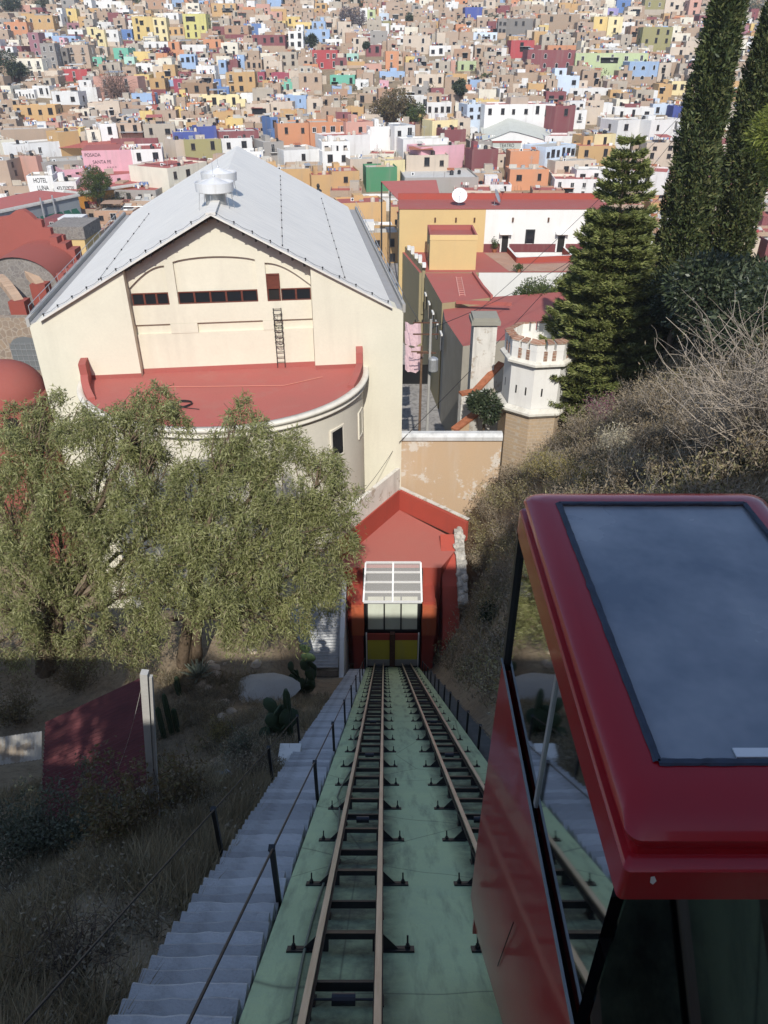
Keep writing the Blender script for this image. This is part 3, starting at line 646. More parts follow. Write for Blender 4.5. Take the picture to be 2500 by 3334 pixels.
# recessed gable wall with its framed panels
gw = MB().extr([(rs0 - .1, DEP, -2), (rs0 - .1, DEP, zl(rs0) - .35), (APS, DEP, APZ - .35), (rs1 + .1, DEP, zl(rs1) - .35), (rs1 + .1, DEP, -2)], (0, .4, 0))
gw.build('gable_wall', M_CREAM, TH)
MB().extr([(0, DEP + .55, -2), (0, DEP + .55, zl(0) - .1), (0, LEN, zl(0) - .1), (0, LEN, -2)], (.5, 0, 0)).build('side_wall', M_CREAM, TH)
MB().extr([(TW - .5, DEP + .55, -2), (TW - .5, DEP + .55, zl(TW) - .1), (TW - .5, LEN, zl(TW) - .1), (TW - .5, LEN, -2)], (.5, 0, 0)).build('side_wall', M_CREAM, TH)
MB().extr([(.5, LEN - .4, -2), (.5, LEN - .4, zl(0) - .2), (APS, LEN - .4, APZ - .4), (TW - .5, LEN - .4, zl(TW) - .2), (TW - .5, LEN - .4, -2)], (0, .4, 0)).build('back_wall', M_CREAM, TH)
# raised piers and bands make the recessed panels: they stand .22 proud of the gable wall
def pier(poly, name='pilaster', d=.22): MB().extr([(s_, DEP - d, z) for s_, z in poly], (0, d - .002, 0)).build(name, M_CREAM, TH)
q = lambda u, v: fac(u, v, DEP)
w1, w2, w3, w4 = q(416, 960), q(567, 955), q(592, 952), q(850, 942)
zs = q(700, 985)[1]; zt_ = q(700, 946)[1]                   # window sill and head
bz0, bz1 = q(700, 1046)[1], q(700, 1078)[1]                 # shadow gap band below
pA, pB, pC, pD, pE, pF = rs0 + .02, q(548, 950)[0], q(577, 950)[0], q(838, 940)[0], q(868, 935)[0], rs1 - .02
top_arch = q(705, 832)[1]
def arch_top(x0, x1, z0, z1, n=14, tilt=0):
    """strip above an arched panel head up to the roof line"""
    mb = MB(); lo = []; hi = []
    for i in range(n + 1):
        f = i / n; x = x0 + (x1 - x0) * f; lo.append((x, DEP - .22, z0(f))); hi.append((x, DEP - .22, zl(x) - .5))
    mb.add(lo + hi + [(x, DEP - .002, z) for x, y, z in lo], [(i, i + 1, n + 2 + i, n + 1 + i) for i in range(n)] + [(2 * n + 2 + i, 2 * n + 3 + i, i + 1, i) for i in range(n)])
    mb.build('arched_panel_head', M_CREAM, TH)
zsp = q(577, 850)[1]; zsp2 = q(838, 845)[1]; 
arch_top(pC, pD, lambda f: zsp + (top_arch - zsp) * (1 - (2 * f - 1) ** 2) ** .8, None)
zA0, zA1 = q(418, 938)[1], q(546, 862)[1]; arch_top(pA, pB, lambda f: zA0 + (zA1 - zA0) * math.sin(f * math.pi / 2), None)
zB1, zB0 = q(868, 853)[1], q(1006, 925)[1]; arch_top(pE, pF, lambda f: zB0 + (zB1 - zB0) * math.cos(f * math.pi / 2), None)
for a, b, u0 in ((pB, pC, 562), (pD, pE, 853)):
    pier([(a, zs + .002), (b, zs + .002), (b, zl(b) - .5), (a, zl(a) - .5)])
pier([(pA, bz0), (pF, bz0), (pF, zs), (pA, zs)], 'sill_band')
for a, b in ((pB - .2, pC + 1.2), (pD + .2, pE + .4)): pier([(a, bz1 + .01), (b, bz1 + .01), (b, bz0 - .01), (a, bz0 - .01)], 'band_stop', .24)
pier([(pA, TERZ), (pF, TERZ), (pF, bz1), (pA, bz1)], 'lower_band', .2)
# windows
def winrow(x0, x1, n, z0, z1):
    for i in range(n):
        a = x0 + (x1 - x0) * i / n; b = x0 + (x1 - x0) * (i + 1) / n
        w = thing_part('window', TH); fr = .07; mb = MB()
        for bx in ((a, a + fr, z0, z1), (b - fr, b, z0, z1), (a + fr, b - fr, z0, z0 + fr), (a + fr, b - fr, z1 - fr, z1)): mb.box(bx[0], bx[1], DEP - .13, DEP - .02, bx[2], bx[3])
        mb.build('frame', M_WOODRED, w)
        MB().box(a + fr, b - fr, DEP - .06, DEP - .04, z0 + fr, z1 - fr).build('pane', M_GLASSDARK, w)
def thing_part(name, parent):
    o = bpy.data.objects.new(name, None); COL.objects.link(o); o.parent = parent; o.empty_display_size = .1; return o
winrow(pA + .1, pB - .02, 3, zs, zt_); winrow(pC + .05, pD - .02, 5, zs, zt_)
dr1 = q(912, 940)[0]; winrow(dr1 + .05, pF - .02, 2, zs, zt_)
dzt = q(890, 890)[1]
d = thing_part('door', TH)
for bx in ((pE + .02, pE + .12, zs, dzt), (dr1 - .1, dr1, zs, dzt), (pE + .12, dr1 - .1, dzt - .1, dzt), (pE + .12, dr1 - .1, zt_ + .02, zt_ + .14), (pE + .12, dr1 - .1, zs, zs + .08)):
    MB().box(bx[0], bx[1], DEP - .17, DEP - .02, bx[2], bx[3]).build('door_frame', M_WOODRED, d)
MB().box(pE + .12, dr1 - .1, DEP - .11, DEP - .05, zt_ + .14, dzt - .1).build('door_panel', M_WOODRED, d)
MB().box(pE + .12, dr1 - .1, DEP - .06, DEP - .03, zs + .08, zt_ + .02).build('door_opening', M_INSIDE, d)
# roof: two metal slopes with standing seams, soffit and rafter ends
def metalroof():
    m, nt, b = new_mat('white_metal_roof'); v = coords(nt); vs = coords(nt, (.25, 3.0, .25))
    sx = N(nt, 'ShaderNodeSeparateXYZ'); nt.links.new(v, sx.inputs[0])
    mu = N(nt, 'ShaderNodeMath', operation='MULTIPLY'); nt.links.new(sx.outputs[1], mu.inputs[0]); mu.inputs[1].default_value = 2 * math.pi / .42
    si = N(nt, 'ShaderNodeMath', operation='SINE'); nt.links.new(mu.outputs[0], si.inputs[0])
    n1 = noise(nt, v, .25, 6, .65); n2 = noise(nt, vs, 1.5, 5, .65)
    c = mixc(nt, ramp(nt, n1, [(.35, 0), (.72, .55)]), (.74, .705, .63), (.65, .62, .56))
    c = mixc(nt, ramp(nt, n2, [(.45, 0), (.72, .7)]), c, (.52, .50, .46))
    c = mixc(nt, ramp(nt, si.outputs[0], [(.75, 0), (1.0, .3)]), c, (.44, .44, .43))
    nt.links.new(c, b.inputs['Base Color']); b.inputs['Roughness'].default_value = .6; b.inputs['Specular IOR Level'].default_value = .3
    bump(nt, b, si.outputs[0], .12, .03); return m
M_MROOF = metalroof(); OV = -.35
RL = LEN + .4; rt = .16
GUT = 1.5
gs0 = APS * .03
MB().extr([(.9, OV, zl(.9)), (APS, OV, APZ), (APS, OV, APZ - rt), (.9, OV, zl(.9) - rt)], (0, RL, 0)).build('roof_slope', M_MROOF, TH)
MB().extr([(APS, OV, APZ), (TW - .9, OV, zl(TW - .9)), (TW - .9, OV, zl(TW - .9) - rt), (APS, OV, APZ - rt)], (0, RL, 0)).build('roof_slope', M_MROOF, TH)
for x0, x1, xz in ((-.05, .95, .9), (TW - .95, TW + .05, TW - .9)):
    MB().box(x0, x1, OV + .5, RL - .5, zl(xz) - .55, zl(xz) - .30).build('gutter_walk', paint('grey_walkway', (.33, .33, .33), wear=.6, stains=.5, scale=2), TH)
    xk = x0 if x0 < 1 else x1
    MB().box(xk - .12, xk + .12, 0, LEN, zl(xz) - .6, zl(xz) + .05).build('gutter_kerb', M_CONC, TH)
for sgn in (0, 1):
    x0, x1 = (rs0, APS) if sgn == 0 else (APS, rs1)
    n = 8
    for i in range(n):
        f = (i + .5) / n; x = x0 + (x1 - x0) * f; z = zl(x)
        MB().box(x - .09, x + .09, OV + .25, DEP, z - .44, z - .2).build('rafter_end', plain('old_beam', (.06, .048, .042), .9), TH)
MB().extr([(rs0, OV + .2, zl(rs0) - .2), (APS, OV + .2, APZ - .2), (rs1, OV + .2, zl(rs1) - .2), (rs1, OV + .2, zl(rs1) - .26), (APS, OV + .2, APZ - .26), (rs0, OV + .2, zl(rs0) - .26)], (0, DEP, 0)).build('soffit', plain('soffit_boards', (.07, .055, .05), .9, var=.5), TH)
# light cord brackets along the roof edge and mid slope
for x0, x1, y0, n in ((1.2, APS - .3, .0, 11), (APS + .3, TW - 1.2, .0, 10)):
    cord = []
    for i in range(n + 1):
        x = x0 + (x1 - x0) * i / n; z = zl(x)
        MB().box(x - .03, x + .03, y0 - .03, y0 + .03, z, z + .16).box(x - .06, x + .06, y0 - .06, y0 + .06, z + .14, z + .22).build('floodlight', M_DARKMETAL, TH)
        cord.append((x, y0, z + .15))
        if i < n: xm = x + (x1 - x0) / n / 2; cord.append((xm, y0, zl(xm) + .07))
    MB().tube(cord, .014, 4).build('light_cord', M_DARKMETAL, TH)
for x0, ys, n in ((APS * .38, 1.0, 9), (APS + (TW - APS) * .35, 1.0, 12), (APS + (TW - APS) * .68, 1, 12)):
    MB().tube([(x0, ys + i * 3.2, zl(x0) + .05 + .03 * (i % 2)) for i in range(n)], .014, 4).build('light_cord', M_DARKMETAL, TH)
    for i in range(n): MB().box(x0 - .05, x0 + .05, ys + i * 3.2 - .05, ys + i * 3.2 + .05, zl(x0), zl(x0) + .12).build('floodlight', M_DARKMETAL, TH)
# gutter railings
for x in (-.05, TW + .05):
    z = zl(.9) - .3 if x < 1 else zl(TW - .9) - .3; n = 15
    rl = MB()
    for h in (.5, 1.0): MB().tube([(x, 1.0, z + h), (x, LEN - .5, z + h)], .025, 5).build('guard_rail', M_STEEL, TH)
    pm = MB().cyl((0, 0, 0), (0, 0, 1.02), .025, n=5).mesh('guard_post', [M_STEEL])
    for i in range(n): link('guard_post', pm, TH, (x, 1.0 + (LEN - 1.5) * i / (n - 1), z))
MB().tube([(x, LEN - .3, zl(.9) + .7) for x in (-.05, 1.5, 3.2)], .03, 5).build('guard_rail', M_STEEL, TH)
# curved apse: drum wall, cornice, parapet, red terrace
cL, cR = fac(266, 1222, 0), fac(1189, 1160, 0); ac = (cL[0] + cR[0]) / 2; AR = (cR[0] - cL[0]) / 2
TZ = TERZ - .1
KA = .92                                                    # the apse is a little flatter than a half circle
def apse(prof, nm, mt, sm=True):
    mb = MB().lathe(prof, 64, (ac, 0, 0), 0, math.pi, 2 * math.pi); mb.v = [(x, y * KA, z) for x, y, z in mb.v]; return mb.build(nm, mt, TH, smooth=sm)
apse([(AR - .25, -2), (AR - .25, TZ - .9)], 'apse_wall', M_CREAM2)
apse([(AR - .25, TZ - .95), (AR - .12, TZ - .9), (AR - .10, TZ - .78), (AR + .05, TZ - .72), (AR + .08, TZ - .60), (AR - .02, TZ - .56), (AR + .02, TZ - .34), (AR + .22, TZ - .22), (AR + .24, TZ - .06), (AR + .18, TZ + .0), (AR - .28, TZ + .05), (AR - .28, TZ - .2)], 'cornice', paint('cornice_cream', (.74, .70, .60), wear=.4, stains=.35, scale=1.2, rnd=0))
n = 64; tv = [(ac + (AR - .2) * math.cos(math.pi + math.pi * i / n), KA * (AR - .2) * math.sin(math.pi + math.pi * i / n), TZ - .02) for i in range(n + 1)] + [(ac + AR - .2, DEP - .05, TZ - .02), (ac - AR + .2, DEP - .05, TZ - .02)]
MB().add(tv, [tuple(range(n + 3))]).build('terrace', M_REDROOF, TH)
for sg in (-1, 1):
    # red stepped parapet stubs curling round both ends
    for k, (a0, a1, h) in enumerate(((0, 9, 1.75), (9, 26, .95))):
        aa = [math.radians(a0 + (a1 - a0) * i / 8) for i in range(9)]; mb = MB(); vs = []
        for i, a in enumerate(aa):
            for r, z in ((AR - .22, TZ - .1), (AR - .22, TZ + h * (1 if k == 0 else 1 - .75 * (i / 8) ** 1.3)), (AR - .75, TZ + h * (1 if k == 0 else 1 - .75 * (i / 8) ** 1.3)), (AR - .75, TZ - .1)):
                vs.append((ac + sg * r * math.cos(a), -KA * r * math.sin(a), z))
        mb.add(vs, [(i * 4 + j, i * 4 + j + 1, i * 4 + 5 + j, i * 4 + 4 + j) for i in range(8) for j in range(3)] + [(0, 1, 2, 3), (35, 34, 33, 32)]).build('parapet_stub', M_REDROOF, TH)
MB().box(rs0, rs1, DEP - .30, DEP - .21, TZ - .1, TZ + .32).build('terrace_skirting', M_REDROOF, TH)
for a, b in ((ac - AR + .4, rs0), (rs1, ac + AR - .4)): MB().box(a, b, -.03, -.004, TZ - .1, TZ + .3).build('terrace_skirting', M_REDROOF, TH)
for (u, v, w, h) in ((1172, 1378, .95, 2.0), (1098, 1440, 1.35, 2.2), (1178, 1545, .9, 1.8)):
    r = ray(u, v); best = None
    for i in range(400):
        t = 40 + i * .05; p = r * t - TO; s_, dd = p.dot(EX) - ac, p.dot(EY)
        if s_ * s_ + (dd / KA) ** 2 < (AR - .25) ** 2: best = (s_, dd, p.z); break
    if best:
        a = math.atan2(best[1] / KA, best[0]); wo_ = thing_part('window', TH); wo_.location = (ac + (AR - .25) * math.cos(a), KA * (AR - .25) * math.sin(a), best[2]); wo_.rotation_euler = (0, 0, a + math.pi / 2)
        mb = MB()
        for bx in ((-w / 2 - .15, -w / 2, -h / 2 - .15, h / 2 + .15), (w / 2, w / 2 + .15, -h / 2 - .15, h / 2 + .15), (-w / 2, w / 2, h / 2, h / 2 + .15), (-w / 2, w / 2, -h / 2 - .15, -h / 2)): mb.box(bx[0], bx[1], -.08, .1, bx[2], bx[3])
        mb.build('frame', M_CREAM2, wo_); MB().box(-w / 2, w / 2, -.03, .06, -h / 2, h / 2).build('pane', M_GLASSDARK, wo_)
# things on the terrace
pc = [Vector((ac - 5.5 + 1.0 * i, -2.3 - .09 * i + (.0 if i < 11 else .55 * (i - 10)), TZ + .03)) for i in range(14)]
tag(MB().tube([TO + EX * p.x + EY * p.y + Vector((0, 0, p.z)) for p in pc], .035, 6).build('pipe', paint('pipe_red', (.52, .2, .15)), org=tuple(TO + EX * pc[0].x + EY * pc[0].y + Vector((0, 0, pc[0].z)))), 'long thin pipe lying across the red apse terrace', 'pipe')
hc = at_z(600, 1318, TO.z + TZ + .05); hz = []
for i in range(70): a = i * .33; hz.append((hc.x + (.52 + .05 * math.sin(i)) * math.cos(a), hc.y + (.52 + .05 * math.sin(i)) * math.sin(a), hc.z + .02 + i * .0022))
for i in range(8): hz.append((hz[-1][0] + .2, hz[-1][1] - .05, hc.z))
tag(MB().tube(hz, .028, 5).build('hose', M_DARKMETAL, org=tuple(hc)), 'coiled black hose lying on the red apse terrace', 'hose')
# caged ladder up to the gable door
lad = thing('cage_ladder', 'dark caged iron ladder rising to the small gable door', 'ladder', TO, TH_A)
l0, l1 = fac(905, 1180, DEP - .4), fac(893, 1003, DEP - .3); xl = l0[0] + .25
for dx in (-.3, .3): MB().beam((xl + dx, DEP - .45, TZ), (xl + dx, DEP - .32, l1[1]), .06, .06, (0, 1, 0)).build('stile', M_DARKMETAL, lad)
n = 11
for i in range(n): z = TZ + .45 + (l1[1] - TZ - .5) * i / (n - 1); MB().box(xl - .3, xl + .3, DEP - .44, DEP - .40, z - .02, z + .02).build('rung', M_DARKMETAL, lad)
for i in range(6):
    z = TZ + 2.1 + (l1[1] - TZ - 2.4) * i / 5; MB().tube([(xl + .34 * math.cos(a), DEP - .42 - .62 * math.sin(a), z) for a in [math.pi * j / 10 for j in range(11)]], .024, 4).build('cage_hoop', M_DARKMETAL, lad)
for a in (.25, .5, .75): MB().tube([(xl + .34 * math.cos(a * math.pi), DEP - .42 - .62 * math.sin(a * math.pi), TZ + 2.1), (xl + .34 * math.cos(a * math.pi), DEP - .42 - .62 * math.sin(a * math.pi), l1[1] - .3)], .016, 4).build('cage_bar', M_DARKMETAL, lad)
# two round ventilators astride the ridge
for k, (dy, lab) in enumerate(((5.3, 'round white roof ventilator nearest the gable tip of the theatre'), (10.6, 'round white roof ventilator further back on the theatre ridge'))):
    o = TO + EX * APS + EY * dy + Vector((0, 0, APZ)); v = thing('roof_ventilator', lab, 'ventilator', o, TH_A, 'ventilators on the theatre ridge')
    MB().lathe([(.78, -.9), (.78, .75)], 20).build('duct', M_STEEL, v, smooth=True)
    MB().lathe([(.78, .55), (1.30, .56), (1.42, .62), (1.46, 1.22), (1.46, 1.27), (1.40, 1.27), (1.38, 1.12), (1.18, 1.10)], 40).build('drum', M_VENT, v)
    MB().lathe([(1.18, 1.14), (.6, 1.38), (.08, 1.58), (0.001, 1.6)], 40).build('cap', M_VENT, v)
    MB().lathe([(.07, 1.55), (.1, 1.64), (.07, 1.72), (.001, 1.74)], 10).cyl((0, 0, 1.7), (0, 0, 2.6), .014, n=5).build('finial', M_STEEL, v)
    for a in range(6):
        t = a * math.pi / 3 + .3; xx = 1.2 * math.cos(t); zr = -abs(xx) * .56
        MB().cyl((xx, 1.2 * math.sin(t), .6), (xx * 1.15, 1.25 * math.sin(t), zr - .1), .022, n=5).build('leg', M_STEEL, v)
MB().box(APS - .35, APS + .35, OV, 18, APZ - .12, APZ + .06).build('ridge_cap', M_MROOF, TH)
# ---------------------------------------------------------------- house kit
C_ = dict(orr='d9853f', mu='cf9d48', ye='e6c150', py='ead58a', cr='e8dec2', wh='e6e4de', gy='9c948a', dg='7d766e', ta='b8997a', be='d3bda1', pk='e59fac', sa='d3947a',
          dr='8a2f35', rd='c4161f', cm='b01d48', tq='4fbf9c', mi='a6dcc6', lb='8fb3dc', bl='4379bd', cb='2546a8', li='dcd155', lg='b9c985', ol='9a9144', mv='a5626f', bn='9c7448', gn='1f8a4e', lv='9b8fd0', pb='c6d8ea')
def wallm(k):
    if k == 'br': return masonry('far_brick', (.44, .295, .195), (.37, .25, .17), (.44, .37, .285), .42, .16, .02)
    if k == 'bk': return masonry('orange_brick', (.46, .24, .13), (.38, .20, .12), (.44, .36, .28), .42, .16, .02)
    if k == 'co': return paint('bare_concrete', (.45, .39, .31), wear=.6, stains=.6, scale=.8)
    c = lin(C_[k]); g_ = .3 * c[0] + .5 * c[1] + .2 * c[2]; c = tuple((x * .76 + g_ * .24) * .9 + .035 for x in c); return paint('house_' + k, c, wear=.35, stains=.32, scale=.5)
ROOFC = dict(r=M_REDROOF, g=M_GREYROOF, w=paint('pale_roof', (.62, .60, .55), wear=.5, stains=.4), t=M_TERRACOTTA, m=M_STEEL, b=paint('brown_roof', (.36, .24, .17), wear=.5, stains=.4), d=paint('dusty_roof', (.52, .46, .38), wear=.5, stains=.5))
WIN_CACHE = {}
M_WFR = plain('window_frame_white', (.66, .64, .6), .6, var=.15); M_WFD = plain('window_frame_dark', (.09, .07, .06), .7)
def win_mesh(w, h, st):
    k = (round(w, 1), round(h, 1), st)
    if k in WIN_CACHE: return WIN_CACHE[k]
    w, h, _ = k; w = max(w, .4); h = max(h, .4); f = .10 if st != 'b' else .07; mb = MB()
    if st == 'a':                                           # arched
        n = 8; P = [(-w / 2, 0), (w / 2, 0)] + [(w / 2 * math.cos(math.pi * i / n), h - w / 2 + w / 2 * math.sin(math.pi * i / n)) for i in range(n + 1)]
        O = [(-w / 2 - f, -f), (w / 2 + f, -f)] + [((w / 2 + f) * math.cos(math.pi * i / n), h - w / 2 + (w / 2 + f) * math.sin(math.pi * i / n)) for i in range(n + 1)]
        m_ = len(P); mb.add([(x, -.03, z) for x, z in P], [tuple(range(m_))], 1)
        mb.add([(x, -.10, z) for x, z in P] + [(x, -.10, z) for x, z in O] + [(x, 0, z) for x, z in O] + [(x, -.03, z) for x, z in P],
               [(i, (i + 1) % m_, m_ + (i + 1) % m_, m_ + i) for i in range(m_)] + [(m_ + i, m_ + (i + 1) % m_, 2 * m_ + (i + 1) % m_, 2 * m_ + i) for i in range(m_)] + [(3 * m_ + i, 3 * m_ + (i + 1) % m_, (i + 1) % m_, i) for i in range(m_)])
    else:
        for bx in ((-w / 2 - f, -w / 2, -f, h + f), (w / 2, w / 2 + f, -f, h + f), (-w / 2, w / 2, h, h + f), (-w / 2, w / 2, -f, 0)): mb.box(bx[0], bx[1], -.11, 0, bx[2], bx[3])
        mb.box(-w / 2 - f * 1.6, w / 2 + f * 1.6, -.2, 0, -f - .09, -f)
        if w > .8: mb.box(-.03, .03, -.08, -.03, 0, h)
        mb.add([(-w / 2, -.03, 0), (w / 2, -.03, 0), (w / 2, -.03, h), (-w / 2, -.03, h)], [(0, 1, 2, 3)], 1)
        if st == 'b':                                       # French door with a balcony
            mb.box(-w / 2 - .5, w / 2 + .5, -.9, 0, -.22, -.08, 0)
            for i in range(9): x = -w / 2 - .45 + (w + .9) * i / 8; mb.box(x - .025, x + .025, -.88, -.84, -.08, .85, 2)
            mb.box(-w / 2 - .48, w / 2 + .48, -.9, -.82, .85, .92, 2)
    me = mb.mesh('window', [M_WFR if st in 'wab' else M_WFD, M_GLASSDARK, M_DARKMETAL]); WIN_CACHE[k] = me; return me
USED = {}
LAND = []                                                   # (short name, u0, u1, v0, v1, y) of the named houses
def shell(w, dep, h, par=.55, th=.22):
    """outer walls, coping and inner parapet faces of a flat-roofed house; origin at the foot of the front wall"""
    a, b = -w / 2, w / 2; O = [(a, 0), (b, 0), (b, dep), (a, dep)]; I = [(a + th, th), (b - th, th), (b - th, dep - th), (a + th, dep - th)]
    vs = [(x, y, -5.0) for x, y in O] + [(x, y, h) for x, y in O] + [(x, y, h) for x, y in I] + [(x, y, h - par) for x, y in I]
    fs = []
    for k in range(3): fs += [(k * 4 + i, k * 4 + (i + 1) % 4, k * 4 + 4 + (i + 1) % 4, k * 4 + 4 + i) for i in range(4)]
    return vs, fs, [vs[i] for i in range(12, 16)]
def house(label, A, B, zt, dep, wall, roof, cols, rows, st='w', vis=None, group=None, cat='house', name='house', par=.55, short=None, ww=None, extra=True):
    """A, B: world points of the two top corners of the front wall (same height)."""
    A, B = Vector(A), Vector(B); w = (B - A).length; ang = math.atan2(B.y - A.y, B.x - A.x); mid = (A + B) / 2
    gz = ground(mid.x, mid.y); zb = min(gz, zt - 2.2); h = zt - zb
    t = thing(name, label, cat, (mid.x, mid.y, zb), ang, group)
    vs, fs, rf = shell(w, dep, h, par); MB().add(vs, fs).build('wall', wall, t)
    MB().add([(x, y, z) for x, y, z in rf], [(0, 1, 2, 3)]).build('roof', roof, t)
    vh = min(h, vis or h); rows = max(0, rows); sh = min(3.4, max(2.2, vh / max(rows, 1)))
    rr = random.Random(int(abs(mid.x * 31 + mid.y * 17)))
    if cols and rows:
        cw = w / cols; wd = ww or min(1.15, cw * .45); hh = min(1.7, sh * .5) if st != 'b' else min(2.1, sh * .72)
        colw = [(rr.choice([.75, 1, 1, 1.3]), rr.choice([.8, 1, 1, 1.15])) if extra else (1, 1) for _ in range(cols)]
        for r in range(rows):
            for c in range(cols):
                if extra and rr.random() < .08 and cols * rows > 2: continue
                z = h - par - (r + 1) * sh + (sh - hh) * .42 + (.15 if r == 0 else 0)
                if z < .1: continue
                wj, hj = colw[c]; s2 = st
                if st in 'dw' and rr.random() < .12: s2 = 'b' if rr.random() < .3 else st; hj = 1.35
                link('window', win_mesh(wd * wj, min(hh * hj, sh * .8), s2), t, (-w / 2 + cw * (c + .5) + rr.uniform(-.06, .06) * cw, -.004, z))
        # a few on the visible flank
        side_x = w / 2 if mid.x < 0 else -w / 2
        if dep > 5 and rr.random() < .6:
            for r in range(min(rows, 2)):
                z = h - par - (r + 1) * sh + (sh - hh) * .42
                if z > .1: o = link('window', win_mesh(wd * .9, hh, 'w' if st == 'b' else st), t, (side_x * 1.0015, dep * (.3 + .4 * rr.random()), z), math.pi / 2 if side_x > 0 else -math.pi / 2)
    return t
def from_px(uA, vA, uB, vB, zt): return at_z(uA, vA, zt), at_z(uB, vB, zt)
RG = {'R1': (0, 0), 'R2': (800, 0), 'R3': (1650, 0), 'R4': (0, 400), 'R5': (800, 300), 'R6': (1450, 300)}
KS = .5124
